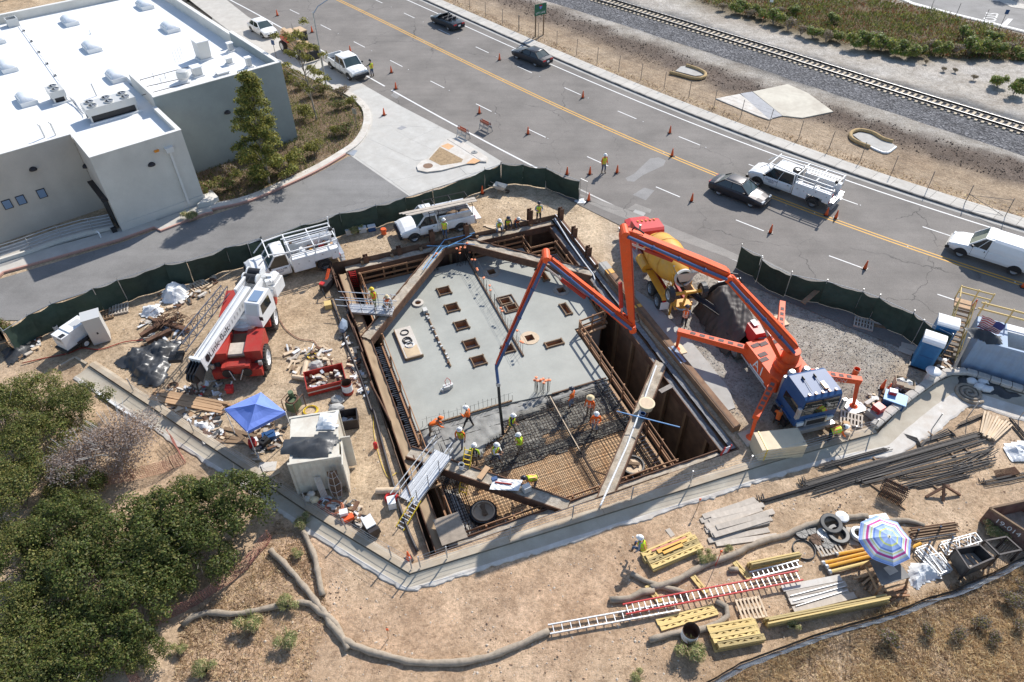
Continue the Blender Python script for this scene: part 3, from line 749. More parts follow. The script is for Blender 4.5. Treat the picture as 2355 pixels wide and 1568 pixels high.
# road sign on two timber posts
sg=thing('road_sign','green LEFT LANE road sign on two timber posts behind the pavement','road sign',W('c',295,245))
p1,p2=W('c',270,252),W('c',325,238)
for p in(p1,p2):M().cbox((p.x,p.y,1.5),(.14,.14,3.0)).build('post',X.wood_dark,sg,wd=True)
X.sign_green=mt('sign green',(.02,.13,.075),.5);dv=(p2-p1).normalized();nv=VEC((dv.y,-dv.x,0));cc=(p1+p2)/2+VEC((0,0,2.95))+nv*.10
up=UP;mid=cc
M().extr([(-.82,-.62),(.82,-.62),(.82,.62),(-.82,.62)],mid,dv,up,nv*.03).build('panel',X.sign_green,sg,wd=True)
X.sign_white=mt('sign white',(.8,.8,.8),.5)
lettering('lettering','LEFT LANE',.30,mid+nv*.034-up*.36,dv,up,X.sign_white,sg,.92)
shp=[(-.2,.2),(-.16,.28),(0,.25),(.16,.28),(.2,.2),(.2,-.02),(.1,-.16),(0,-.22),(-.1,-.16),(-.2,-.02)]
M().extr(shp,mid+nv*.032+up*.22,dv,up,nv*.006).build('shield',mt('shield blue',(.03,.12,.45),.5),sg,wd=True)
M().extr([(-.2,.2),(-.16,.28),(0,.25),(.16,.28),(.2,.2),(.2,.13),(-.2,.13)],mid+nv*.033+up*.22,dv,up,nv*.008).build('shield_top',X.red_lens,sg,wd=True)
lettering('number','5',.3,mid+nv*.046+up*.2,dv,up,X.sign_white,sg)
# ------------------------------------------------------------------ flat roofed commercial building
BO=VEC((-29.3,44.3,0));BU=VEC((.766,.643,0));BV=VEC((-.643,.766,0))
def BF(u,v,z=0.0):w=BO+BU*u+BV*v;return VEC((w.x,w.y,z))
def bpoly(*p):return[(BF(*q).x,BF(*q).y)for q in p]
bld=thing('commercial_building','flat roofed stucco building with bright white roof and grey green walls','building',BF(0,5))
def stucco(name,c):return mt(name,c,.9,0,.07,.5,[x*.72 for x in c],.45,.35,.35,50,fine=.06)
X.stucco=stucco('pale stucco',(.66,.63,.57));X.stucco_warm=stucco('warm stucco',(.60,.53,.45));X.stucco_green=stucco('grey green stucco',(.30,.335,.33))
X.roof=mt('white roof membrane',(.80,.80,.79),.6,0,.03,.4,(.64,.61,.56),.35,.25,.05,10);X.parapet=mt('parapet cap',(.72,.70,.66),.7,0,.06,1)
def part(name,m,mat,parent=None,**k):return m.build(name,mat,parent or bld,wd=True,**k)
part('roof',M().prism(bpoly((.2,.2),(6.2,.2),(6.2,5.2),(6.5,5.2),(6.5,12),(16.8,12),(16.6,34.4),(-36,34.4),(-36,4.8),(.2,4.8)),5.4,5.75),X.roof)
part('raised_roof',M().prism(bpoly((6.6,5.3),(16.9,5.3),(16.9,12.6),(6.6,12.6)),5.4,lambda p:6.15),X.roof)
def wallseg(name,pts,w,z0,z1,mat,capped=True):
 for(u0,v0),(u1,v1)in zip(pts,pts[1:]):
  d=VEC((u1-u0,v1-v0)).normalized();n=VEC((-d.y,d.x))*w
  q=[(u0,v0),(u1,v1),(u1+n.x,v1+n.y),(u0+n.x,v0+n.y)]
  part(name,M().prism(bpoly(*q),z0,z1),mat)
  if capped:
   g=.03;e=[(u0-n.x/w*g-d.x*g,v0-n.y/w*g-d.y*g),(u1-n.x/w*g+d.x*g,v1-n.y/w*g+d.y*g),(u1+n.x/w*(w+g)+d.x*g,v1+n.y/w*(w+g)+d.y*g),(u0+n.x/w*(w+g)-d.x*g,v0+n.y/w*(w+g)-d.y*g)]
   part('parapet_cap',M().prism(bpoly(*e),z1+U(.001,.004),z1+.05+U(.001,.01)),X.parapet)
wallseg('wall',[(0,0),(6.42,0)],.25,-.1,6.2,X.stucco)
wallseg('wall',[(6.42,.26),(6.42,4.98)],.25,-.1,6.2,X.stucco)
wallseg('wall',[(0,4.5),(0,.26)],.25,-.1,6.2,X.stucco_warm)
wallseg('wall',[(-37,4.5),(-.02,4.5)],.25,-.1,6.2,X.stucco_warm,True)
wallseg('wall',[(6.45,5.0),(17.1,5.0)],.28,-.1,6.95,X.stucco_green)
wallseg('wall',[(17.1,5.3),(16.95,14.4)],.28,-.1,6.95,X.stucco_green)
wallseg('wall',[(16.95,14.45),(16.7,35)],.28,-.1,6.7,X.stucco)
wallseg('parapet',[(6.5,10.9),(6.5,5.3)],.22,5.4,6.93,X.stucco)
wallseg('wall',[(16.6,34.5),(-37,34.5)],.3,-.1,6.5,X.stucco)
part('wall_base',M().prism(bpoly((-.04,-.05),(6.5,-.05),(6.5,-.008),(-.04,-.008)),-.1,.75),X.stucco)
part('wall_base',M().prism(bpoly((6.55,-.9),(7.3,-.6),(7.3,.6),(6.55,4.0),(6.43,4.0),(6.43,-.05),(5.6,-.6)),-.1,.5),X.stucco)
# wall fittings
def on_front(k,x,y,v):return on_plane(k,x,y,BF(0,v),BV)
X.bronze=mt('dark bronze',(.035,.03,.032),.5,.3)
def dome_light(p,outv):
 m=M();s=outv.cross(UP);rings=[]
 for i in range(6):
  a=pi/2*i/5
  rings.append([p+outv*(.02+.24*sin(a)*1.0)*0+s*(.27*cos(a)*cos(b))+outv*(.26*cos(a)*sin(b))+VEC((0,0,.26*sin(a)-.1))for b in[pi*k/10 for k in range(11)]])
 m.loft(rings,cap=False,closed=False);m.add(rings[0],[tuple(range(11))])
 return m.build('wall_light',X.bronze,bld,wd=True)
dome_light(on_front('a',225,1160,4.5)-BV*.02,-BV);dome_light(on_front('a',1040,1128,0)-BV*.02,-BV);dome_light(on_front('a',1562,770,5.0)-BV*.02,-BV)
dome_light(on_plane('a',592,1140,BF(0,0),BU)-BU*.02,-BU)
for x,y in((50,1405),(145,1375),(287,1330)):
 p=on_front('a',x,y,4.5)
 w=part('window',M().extr([(-.29,-.36),(.29,-.36),(.29,.36),(-.29,.36)],p-BV*.004,BU,UP,-BV*.04),X.bronze)
 M().extr([(-.24,-.31),(.24,-.31),(.24,.31),(-.24,.31)],p-BV*.046,BU,UP,-BV*.012).build('pane',X.blue_glass,w,wd=True)
p=on_front('a',1160,1025,0);q=on_front('a',1285,1400,0)
m=M();m.extr([(-.26,-.18),(.26,-.18),(.3,.2),(-.3,.2)],p,BU,UP,-BV*.3);part('downspout_head',m,X.parapet)
m=M();m.bar(p-BV*.1-VEC((0,0,.17)),VEC((p.x,p.y,.5))-BV*.1,.16,.14,BV);part('downspout',m,X.parapet)
p=on_front('a',1075,1037,0);part('exit_lamp',M().extr([(-.17,-.06),(.17,-.06),(.17,.08),(-.17,.08)],p,BU,UP,-BV*.14),X.amber)
part('side_door',M().extr([(.45,0.1),(3.1,.1),(3.1,2.6),(.45,2.6)],BF(-.01,.4),BV,UP,-BU*.06),X.black)
part('side_door',M().extr([(-.3,2.62),(3.3,2.62),(3.3,2.75),(-.3,2.75)],BF(-.01,.6),BV,UP,-BU*.4),X.bronze)
# roof skylights, ducts and plant
def roof_pt(k,x,y,z=5.75):return W(k,x,y,z)
BANG=math.atan2(BU.y,BU.x)
X.skylight=mt('white acrylic dome',(.76,.77,.78),.25,coat=.3)
def skylight():
 t=thing('skylight','x','skylight',(0,0,0),BANG,'white domed skylights on the white roof')
 M().box(-.62,-1.05,0,.62,1.05,.34).build('curb',X.roof,t)
 m=M();rings=[]
 for i in range(11):
  y=-1.0+2.0*i/10;e=max(.0,1-abs(y)**6)**.5;rings.append([(.57*cos(a),y,.345+(.34*e+.02)*sin(a))for a in[pi*k/8 for k in range(9)]])
 m.loft(rings,closed=False,cap=True);m.build('dome',X.skylight,t,smooth=True)
 return t
proto=None
SKY=[('a',1000,50,'skylight nearest the far roof edge above the long shaded parapet'),('a',485,160,'skylight in the upper middle of the roof right of the square hatch'),('a',1175,205,'skylight nearest the tall square duct hood'),('a',637,340,'skylight standing alone in the centre of the white roof'),('a',60,475,'skylight at the left end of the roof beside the block pipe run'),('a',805,540,'skylight directly behind the six fan cooling unit'),('a',190,700,'skylight beside the two fan cooling unit'),('a',-20,285,'skylight cut off by the left picture edge')]
for k,x,y,lab in SKY:
 p=roof_pt(k,x,y)
 if proto is None:proto=skylight();proto.location=p;proto['label']='white domed '+lab
 else:dup(proto,p,BANG,'white domed '+lab)
X.hvac=mt('grey plant casing',(.60,.60,.58),.5,.2,.08,2,(.4,.36,.3),.4,2)
def condenser(label,loc,nx,ny,L,Wd,h0,h):
 t=thing('condenser',label,'air conditioner',loc,BANG)
 M().box(-L/2,-Wd/2,h0,L/2,Wd/2,h0+h).build('casing',X.hvac,t)
 for sx in(-1,1):
  for sy in(-1,1):M().box(sx*(L/2-.12)-.06,sy*(Wd/2-.1)-.06,0,sx*(L/2-.12)+.06,sy*(Wd/2-.1)+.06,h0).build('leg',X.hvac,t)
 M().box(-L/2-.15,-Wd/2-.1,-.0,L/2+.15,-Wd/2+.06,.14).build('sleeper_beam',X.roof,t)
 M().box(-L/2+.2,-Wd/2+.15,.05,L/2-.2,Wd/2-.2,h0-.02).build('coil',X.black,t)
 for i in range(nx):
  for j in range(ny):
   x=-L/2+L*(i+.5)/nx;y=-Wd/2+Wd*(j+.5)/ny;r=min(L/nx,Wd/ny)*.42
   f=M().lathe([(r,0),(r,.1),(r*.93,.1),(r*.93,.01)],(x,y,h0+h),18,cap=False).build('fan_ring',X.hvac,t)
   m=M().lathe([(r*.92,0),(r*.92,.02)],(x,y,h0+h+.004),18);m.build('fan_well',X.black,f)
   m=M()
   for q in range(4):m.cbox((x+.5*r*cos(q*1.57),y+.5*r*sin(q*1.57),h0+h+.05),(r*.8,r*.3,.015),q*1.57,.35)
   m.lathe([(r*.2,.03),(r*.2,.08)],(x,y,h0+h),8);m.build('fan_blades',X.steel,f)
 return t
condenser('big six fan cooling unit on legs near the front roof edge',roof_pt('a',780,790),3,2,3.6,1.6,.65,.55)
condenser('small two fan cooling unit with side piping on the roof',roof_pt('a',410,690),1,2,1.1,1.5,.5,.5)
t=thing('roof_pipes','thin grey refrigerant pipes running between the roof cooling units','pipes',roof_pt('a',520,760))
for i in range(4):
 M().tube([roof_pt('a',470+i*12,660+i*8,6.1),roof_pt('a',500+i*12,700+i*10,5.9),roof_pt('a',545+i*8,760+i*8,5.85),roof_pt('a',590,730+i*14,6.1)],.025,5).build('pipe',X.steel,t,wd=True)
t=thing('roof_pipes','thin pipes along the raised roof toward the round exhaust','pipes',roof_pt('a',1050,550,6.2))
for a in([('a',945,555),('a',1220,480),('a',1345,448)],[('a',975,655),('a',1240,585),('a',1310,570)],[('a',985,600),('a',1230,545)]):
 M().tube([roof_pt(*p,6.45)for p in a],.03,5).build('pipe',X.bronze,t,wd=True)
m=M()
for p in(('a',1060,540),('a',1140,540),('a',980,590),('a',1110,570)):q=roof_pt(*p,6.15);m.tube([q,q+VEC((0,0,.45))],.03,5)
m.build('pipe_support',X.steel,t,wd=True)
cp=thing('conduit_run','thin conduit on black blocks crossing the roof to the hatch','pipes',roof_pt('a',270,360))
M().tube([roof_pt('a',130,170,5.9),roof_pt('a',385,530,5.9),roof_pt('a',410,565,5.9)],.025,5).build('conduit',X.steel,cp,wd=True)
for x,y in((165,215),(217,288),(269,362),(325,442),(381,524)):
 q=roof_pt('a',x,y);M().cbox((q.x,q.y,q.z+.06),(.2,.2,.13),BANG).build('block',X.black,cp,wd=True)
t=thing('roof_hatch','square open roof hatch with dark inside at the roof corner','roof hatch',roof_pt('a',95,175),BANG)
for b in((-.5,-.5,0,.5,-.42,.7),(-.5,.42,0,.5,.5,.7),(-.5,-.42,0,-.42,.42,.7),(.42,-.42,0,.5,.42,.7)):M().box(*b).build('side',X.hvac,t)
M().box(-.42,-.42,0,.42,.42,.2).build('louvre',X.black,t)
def vent_box(label,k,x,y,w,d,h,z=6.15,lean=0.0,cat='roof vent',mat=None):
 t=thing('roof_vent',label,cat,roof_pt(k,x,y,z),BANG)
 M().loft([[(-w/2-lean*q*0,-d/2-lean*q,q*h),(w/2,-d/2-lean*q,q*h),(w/2,d/2,q*h),(-w/2,d/2,q*h)]for q in(0,1)]).build('housing',mat or X.hvac,t)
 M().box(-w/2-.06,-d/2-lean-.06,h,w/2+.06,d/2+.06,h+.07).build('cap',X.roof,t)
 M().box(-w/2-.1,-d/2-.1,-.01,w/2+.1,d/2+.1,.12).build('flashing',X.roof,t)
 return t
vent_box('tall grey square duct hood towering on the raised roof','a',1405,400,1.0,1.1,1.6,lean=.25)
vent_box('white narrow vent nearest the roof corner over the pavement','a',1592,352,.42,.4,.7)
vent_box('small vent with dark open grille below the narrow vent','a',1582,440,.45,.4,.5)
vent_box('narrow vent standing closest to the parapet above the leafy tree','a',1718,462,.4,.4,.8)
vent_box('low flat white curb box near the green wall parapet','a',1535,515,.95,.6,.25)
vent_box('square grey vent box right beside the round exhaust','a',1362,520,.7,.7,.75)
t=thing('exhaust_fan','round white mushroom exhaust fan on the raised roof','roof vent',roof_pt('a',1272,560,6.15))
M().lathe([(.5,0),(.5,.1),(.36,.12),(.36,.3)],n=20).build('base',X.roof,t);M().lathe([(.46,.3),(.52,.42),(.47,.85),(.43,.9),(0.05,.95)],n=20).build('drum',X.hvac,t,smooth=False)
for(x,y),lab in(((310,945),'left pale standpipe of the two leaning over the front roof edge'),((385,930),'right pale standpipe of the two leaning over the front roof edge')):
 q=roof_pt('a',x,y);tag(M().tube([q,q+VEC((0,0,.95)),q+VEC((-.12,0,1.02))],.07,8).build('standpipe',X.parapet),lab,'pipe')
q=roof_pt('a',665,660);tag(M().tube([q,q+VEC((-.08,.05,1.0))],.05,8).build('vent_pipe',X.steel),'thin grey vent pipe behind the six fan cooling unit','pipe')
q=roof_pt('a',625,235);tag(M().lathe([(.1,0),(.05,.15),(.04,.4)],q,8).build('vent_pipe',X.roof),'tiny white vent pipe alone in mid roof','pipe')
for(x,y),lab in(((1208,432),'left roof ladder loop beside the tall duct hood'),((1242,410),'right roof ladder loop beside the tall duct hood')):
 q=roof_pt('a',x,y,6.0);tag(M().tube([q,q+VEC((0,0,1.0)),q+BU*.25+VEC((0,0,1.0)),q+BU*.25],.02,5).build('ladder_loop',X.steel),lab,'handrail')
# loading ramp rail and low wall beside the building
rl=thing('ramp_railing','grey three bar handrail on the low ramp wall beside the building','railing',W('e',400,150))
RA=[W('e',0,305),W('e',190,245),W('e',410,165),W('e',600,110),W('e',795,70)]
for a,b in zip(RA,RA[1:]):M().bar(a+VEC((0,0,.2)),b+VEC((0,0,.2)),.22,.4).build('low_wall',X.stucco,rl,wd=True)
for z in(.65,.9,1.15,1.4):M().tube([p+VEC((0,0,z))for p in RA],.028,6).build('bar',X.steel,rl,wd=True)
for i in range(7):
 p,_d=along(RA,[0]+[sum((RA[j+1]-RA[j]).length for j in range(i2+1))for i2 in range(len(RA)-1)],.1+i*2.1)
 M().tube([p+VEC((0,0,.4)),p+VEC((0,0,1.42))],.03,6).build('post',X.steel,rl,wd=True)
patch('ramp',[('e',0,300),('e',190,240),('e',410,160),('e',795,62),('e',740,-40),('e',400,60),('e',0,190)],X.walk,.16)
q=W('e',700,130);tag(M().tube([q,q+VEC((0,0,.5)),q+VEC((-.08,.05,.6)),q+VEC((-.2,.1,.6)),q+VEC((-.26,.12,.5))],.06,8).build('gooseneck_pipe',X.white),'white gooseneck vent pipe on the pavement by the ramp','pipe')
q=W('e',795,90);tag(M().cbox((q.x,q.y,.28),(.35,.3,.28),BANG).cbox((q.x,q.y,.44),(.38,.33,.05),BANG).build('utility_box',X.black),'small black utility box at the end of the ramp wall','utility box')
# ------------------------------------------------------------------ excavation: shoring, braces, deck
PF=-6.6
def site(name,label=None,cat=None,a=0,b=0,z=0,rz=0.0,group=None):return thing(name,label,cat,DK(a,b,z),DANG+rz,group)
ex=struct(site('excavation'))
M().box(-1.8,-1.2,PF-.2,15.8,23.4,PF).build('pit_floor',mt('pit floor',(.12,.09,.065),.95,0,.3,1,bump=.4),ex)
def pit_wall(name,p0,p1,inward,ztop,step,posts=True,mat=X.rust_dark):
 t=struct(site(name));p0,p1=Vector(p0),Vector(p1);n=round((p1-p0).length/step);d=(p1-p0)/n;u=d.normalized();iv=Vector(inward)
 for i in range(n):
  a=p0+d*i+u*.01;b=p0+d*(i+1)-u*.01;off=iv*(.05+(i%2)*.025)
  M().prism([(a.x+off.x,a.y+off.y),(b.x+off.x,b.y+off.y),(b.x+off.x-iv.x*.04,b.y+off.y-iv.y*.04),(a.x+off.x-iv.x*.04,a.y+off.y-iv.y*.04)],PF,ztop+U(-.05,.08)).build('steel_plate',mat,t)
  if posts:M().bar(a+iv*.2+VEC((0,0,PF)),a+iv*.2+VEC((0,0,ztop-.2)),.22,.2,u).build('soldier_pile',X.wood_post,t)
 return t
X.wood_post=mt('brown shoring post',(.34,.225,.13),.85,0,.25,2,(.2,.125,.07),.6,2,.2,30)
X.shoring=mt('brown shoring plate',(.24,.155,.10),.9,0,.3,1.2,(.13,.08,.05),.6,1.0,.3,30)
pit_wall('pit_wall',(15.74,-1.12,0),(15.74,23.38,0),(-1,0,0),-.02,2.25,True,X.shoring)
pit_wall('pit_wall',(-1.76,23.38,0),(15.74,23.38,0),(0,-1,0),.12,2.19)
pit_wall('pit_wall',(-1.76,-1.12,0),(-1.76,23.38,0),(1,0,0),.3,2.23,False)
pit_wall('pit_wall',(-1.76,-1.12,0),(15.74,-1.12,0),(0,1,0),-.05,2.19,False)
# walers: the ring beams along the walls, dirt and gravel lying in them
X.dirt_top=mt('gravel and dirt in beams',(.46,.41,.34),.95,0,.25,4,(.32,.25,.17),.7,1.5,.8,20,fine=.25,fscale=25)
X.dirt_tan=mt('tan dusty board',(.40,.29,.18),.9,0,.12,1,(.27,.19,.12),.5,2,.2,20);X.grit_grey=mt('grey grit',(.22,.22,.225),.95,0,.25,5,bump=.8,bscale=22,fine=.25,fscale=25)
def beam(name,p0,p1,w,h,ztop,fill,parent=None,flange=X.rust,lumps=True):
 t=struct(site(name))if parent is None else parent
 a,b=VEC((*p0,0)),VEC((*p1,0));d=(b-a).normalized();n=VEC((-d.y,d.x,0))
 for s in(-1,1):
  q=n*s*(w/2-.025)
  M().bar(a+q+VEC((0,0,ztop-h/2)),b+q+VEC((0,0,ztop-h/2)),.05,h).build('flange',flange,t)
 M().bar(a+VEC((0,0,ztop-h*.55)),b+VEC((0,0,ztop-h*.55)),w-.1,.05).build('web',flange,t)
 L=(b-a).length;nx=max(4,int(L/.3));sd=rnd.random()*40
 if fill:M().grid(nx,4,lambda u,v:a.lerp(b,u)+n*(v-.5)*(w-.1)+VEC((0,0,ztop-.10+.1*nse(VEC((u*L*1.5+sd,v*2,sd)))))).build('gravel_fill',fill,t,smooth=True)
 return t
beam('waler',(15.12,-.9),(15.12,22.6),.5,.5,-.3,X.grit_grey)
beam('waler',(-.85,22.95),(15.35,22.95),.75,.55,-.2,X.dirt_top)
beam('waler',(-1.12,-.9),(-1.12,22.5),.62,.5,-.22,X.dirt_tan)
beam('waler',(-.7,-.75),(14.8,-.75),.5,.4,-.35,X.dirt_top)
def brace(label,p0,p1,w=.80,h=.6,ztop=-.1):
 t=thing('corner_brace',label,'steel beam',DK(*p0,ztop-h),DANG,'corner braces across the excavation')
 a,b=VEC((0,0,0)),VEC((p1[0]-p0[0],p1[1]-p0[1],0));d=b.normalized();n=VEC((-d.y,d.x,0));L=b.length
 for s in(-1,1):M().bar(a+n*s*(w/2-.03)+VEC((0,0,h/2)),b+n*s*(w/2-.03)+VEC((0,0,h/2)),.06,h).build('flange',X.rust,t)
 M().bar(a+VEC((0,0,h*.4)),b+VEC((0,0,h*.4)),w-.12,.06).build('web',X.rust,t)
 sd=U(0,50)
 M().grid(int(L/.18),6,lambda u,v:a.lerp(b,u)+n*(v-.5)*(w-.12)+VEC((0,0,h-.10+.10*nse(VEC((u*L*1.6+sd,v*2.5,sd)))+.04*nse(VEC((u*L*6,v*7,sd)))))).build('dirt_fill',X.dirt_top,t,smooth=True)
 return t
brace('northwest corner brace, rusty beam filled with gravel ending by the metal walkway',(6.4,23.0),(-1.1,15.2))
brace('northeast corner brace, rusty beam below the folded orange boom',(8.1,23.0),(15.3,15.9))
brace('corner brace carrying the white pipe and the round tan lid',(15.3,6.4),(7.1,-1.6))
brace('corner brace leaning tools and a yellow ladder beside the rebar mat',(-1.0,5.4),(5.6,-.9))
# outer kerb beam along the gravel yard and gravel strip
ob=thing('kerb_beam','long rust brown steel beam lying between excavation and gravel yard','steel beam',DK(16.15,16.2),DANG)
def ibeam(m,p0,p1,w,h,z0):
 a,b=VEC((*p0,0)),VEC((*p1,0))
 for z,t_,ww in((z0+.015,.03,w),(z0+h-.015,.03,w),(z0+h/2,h-.06,.04)):m.bar(a+VEC((0,0,z)),b+VEC((0,0,z)),ww,t_)
X.beam_brown=mt('brown beam',(.21,.115,.065),.8,.1,.2,2,(.30,.19,.11),.6,2,.2,25)
m=M();m.bar((0,0,.2),(0.1,-16.2,.2),.5,.4);m.build('flange',X.beam_brown,ob)
m=M();m.bar((-.12,0,.415),(-.02,-16.2,.415),.12,.03);m.build('edge',X.rust_dark,ob)
M().box(-.3,-.9,.0,.3,-.02,.43).build('end_block',X.conc,ob);M().box(-.26,-1.4,.39,.26,-.9,.425).build('yellow_mark',X.yellow,ob)
M().box(-.26,-5.3,.39,.26,-5.0,.425).build('yellow_mark',X.yellow,ob);M().box(-.2,-10.8,.4,.2,-9.3,.422).build('sticker',X.blue_glass,ob)
nb=thing('kerb_beam','rusty beam along the northeast rim leading to the road corner piles','steel beam',DK(15.75,16.3),DANG)
M().bar((0,0,.0),(0,6.9,.0),.32,.45).build('flange',X.rust,nb);M().bar((-.1,0,.24),(-.1,6.9,.24),.05,.03).build('edge',X.alu,nb)
gs=M().grid(60,3,lambda u,v:DK(15.36+v*.5,-.9+24.1*u,-.12+.06*nse(VEC((u*30,v*3,2)))))
struct(gs.build('gravel_strip',X.grit_grey,smooth=True))
# soldier piles standing above ground
def hpile(label,pos,h,rz=0.0):
 t=thing('steel_pile',label,'steel pile',pos,DANG+rz,'rusty piles standing round the excavation rim')
 m=M();w=.36
 for s in(-1,1):m.box(-w/2,s*.17-.015,-.6,w/2,s*.17+.015,h)
 m.box(-.012,-.155,-.6,.012,.155,h)
 m.build('pile',X.rust,t);return t
for p,h,lab in[(('f',1268,290),1.0,'rusty pile in front of the white pickup truck\'s front door'),(('f',1503,245),1.0,'rusty pile in front of the white pickup truck\'s rear wheel'),(('g',232,150),1.1,'rusty pile left of the man on the corner platform'),(('g',443,145),1.15,'rusty pile right of the man on the corner platform'),(('g',535,265),1.0,'rusty pile on the road rim with holes, upper of two'),(('g',632,395),.95,'rusty pile on the road rim with holes, lower of two'),(('f',1040,350),.35,'short rusty pile stub beside the white board'),(('f',810,405),.3,'short rusty pile stub nearest the red wall ladder'),(('f',600,560),.5,'rusty pile at the west rim beside the orange jack')]:
 hpile(lab,W(*p),h)
# raised plates along the western rim
for i,(x0,y0,x1,y1)in enumerate([(570,462,625,640),(625,600,665,700),(668,700,735,860),(690,830,745,960),(735,915,800,1090),(790,1100,850,1260),(850,1290,905,1400),(905,1400,990,1568)]):
 p,q=W('f',x0,y0),W('f',x1,y1);d=(q-p).normalized()
 tag(M().bar(p+VEC((0,0,.18)),q+VEC((0,0,.18)),.06,.75+.1*(i%3)).build('sheet_pile',X.rust),['rusty rim plate nearest the truck, northernmost of the west row','rusty rim plate beside the metal walkway landing','rusty rim plate with a hole below the walkway landing','rusty rim plate beside the blue pump on the ground','rusty rim plate beside the cardboard square','rusty rim plate beside the red debris bin','rusty rim plate beside the red and white drum','rusty rim plate beside the black planter box, southernmost of the row'][i],'steel plate','rusty plates edging the west rim')
# ---- the deck
X.deck=mt('wet pale concrete',(.375,.38,.34),.62,0,.06,.35,(.25,.255,.23),.7,.3,.06,30,fine=.04,fscale=12)
X.wet=mt('fresh wet concrete',(.215,.21,.19),.62,0,.15,1.2,(.30,.30,.29),.5,2.5,.6,7)
X.wet_dark=mt('rough grey concrete',(.19,.18,.155),.8,0,.25,3,bump=.8,bscale=12)
DECK=[(0,7.75),(6,7.8),(8.5,7.55),(12.3,7.4),(12.3,12.4),(14.6,12.4),(14.6,20.65),(12.55,20.65),(12.55,22.3),(0,22.3)]
HOLES=[]
def rect(a,b,w,h):return[(a-w/2,b-h/2),(a+w/2,b-h/2),(a+w/2,b+h/2),(a-w/2,b+h/2)]
def ngon(a,b,r,n=18):return[(a+r*cos(2*pi*i/n),b+r*sin(2*pi*i/n))for i in range(n)]
SQ=[(5.33,19.41),(5.3,17.45),(5.33,15.49),(5.3,13.5),(5.26,11.85)]
for a,b in SQ:HOLES.append(rect(a,b,.78,.72))
for a,b,w,h in((9.0,16.75,.62,.5),(9.15,15.95,.62,.5),(7.45,12.2,.62,.6),(12.59,14.42,.36,1.05),(10.44,11.56,1.1,.34),(12.64,18.34,.34,.9)):HOLES.append(rect(a,b,w,h))
MH=[(9.26,20.29,.62),(13.17,16.47,.6),(9.15,12.67,.64)]
for a,b,r in MH:HOLES.append(rect(a,b,.55,.55))
HOLES.append(ngon(3.22,18.81,.22,12))
def holed_plate(outer,holes,z,depth,name,mat,parent,inner=None):
 vs=[];es=[]
 for P in[outer]+holes:
  o=len(vs);vs+=[Vector(p)for p in P];es+=[(o+i,o+(i+1)%len(P))for i in range(len(P))]
 xs=[p[0]for p in outer];ys=[p[1]for p in outer]
 ov,oe,of,*_=geometry.delaunay_2d_cdt(vs,es,[],0,1e-5,False)
 m=M();F=[]
 for f in of:
  cx=sum(ov[i].x for i in f)/3;cy=sum(ov[i].y for i in f)/3
  if inpoly(cx,cy,outer)and not any(inpoly(cx,cy,h)for h in holes):F.append(f)
 m.add([(v.x,v.y,z)for v in ov],F)
 m.add([(p[0],p[1],z)for p in outer]+[(p[0],p[1],z-depth)for p in outer],[(i,(i+1)%len(outer),len(outer)+(i+1)%len(outer),len(outer)+i)for i in range(len(outer))])
 m.k=1
 for h in holes:
  n=len(h);m.add([(p[0],p[1],z)for p in h]+[(p[0],p[1],z-depth*.9)for p in h],[(i,(i+1)%n,n+(i+1)%n,n+i)for i in range(n)])
 return m.build(name,[mat,inner or mat],parent)
deck=struct(site('concrete_deck'))
holed_plate(DECK,HOLES,ZD,.45,'slab',X.deck,deck,X.wood_form)
M().prism([(.15,.15),(12.1,.15),(12.1,12.5),(14.4,12.5),(14.4,20.5),(12.3,20.5),(12.3,22.1),(.15,22.1)],PF,ZD-.42).build('vault_wall',X.conc,deck)
def frame(a,b,w,h,name='opening_frame',mat=X.wood_form,z=ZD,t=.07,hh=.12,over=.12):
 m=M()
 for s in(-1,1):
  m.box(a-w/2-t-over,b+s*(h/2+t/2)-t/2,z-.05,a+w/2+t+over*.6,b+s*(h/2+t/2)+t/2,z+hh)
  m.box(a+s*(w/2+t/2)-t/2,b-h/2-t-over,z-.05,a+s*(w/2+t/2)+t/2,b+h/2+t+over*.6,z+hh+.012)
 return m.build(name,mat,deck)
for a,b in SQ:frame(a,b,.80,.74,mat=X.wood_dark,t=.05,over=.08)
for a,b,w,h in((9.0,16.75,.64,.52),(9.15,15.95,.64,.52),(7.45,12.2,.64,.62),(12.59,14.42,.38,1.07),(10.44,11.56,1.12,.36),(12.64,18.34,.36,.92)):frame(a,b,w,h,mat=X.wood_dark,over=.05)
m=M();m.box(8.5,15.5,ZD,8.56,17.3,ZD+.1);m.box(9.6,15.5,ZD,9.66,17.3,ZD+.1);m.box(8.5,17.24,ZD,9.66,17.3,ZD+.11);m.box(8.5,15.5,ZD,9.66,15.56,ZD+.11);m.build('opening_frame',X.rust_dark,deck)
for i,(a,b,r)in enumerate(MH):holed_plate(ngon(a,b,r),[rect(a,b,.55,.55)],ZD+.03,.06,'manhole_ring',X.dirt_top if i!=2 else X.wood_pale,deck,X.wood_form)
o=holed_plate(ngon(3.22,18.81,.40),[ngon(3.22,18.81,.22,12)],ZD+.12,.12,'pipe_ring',X.conc_white,deck)
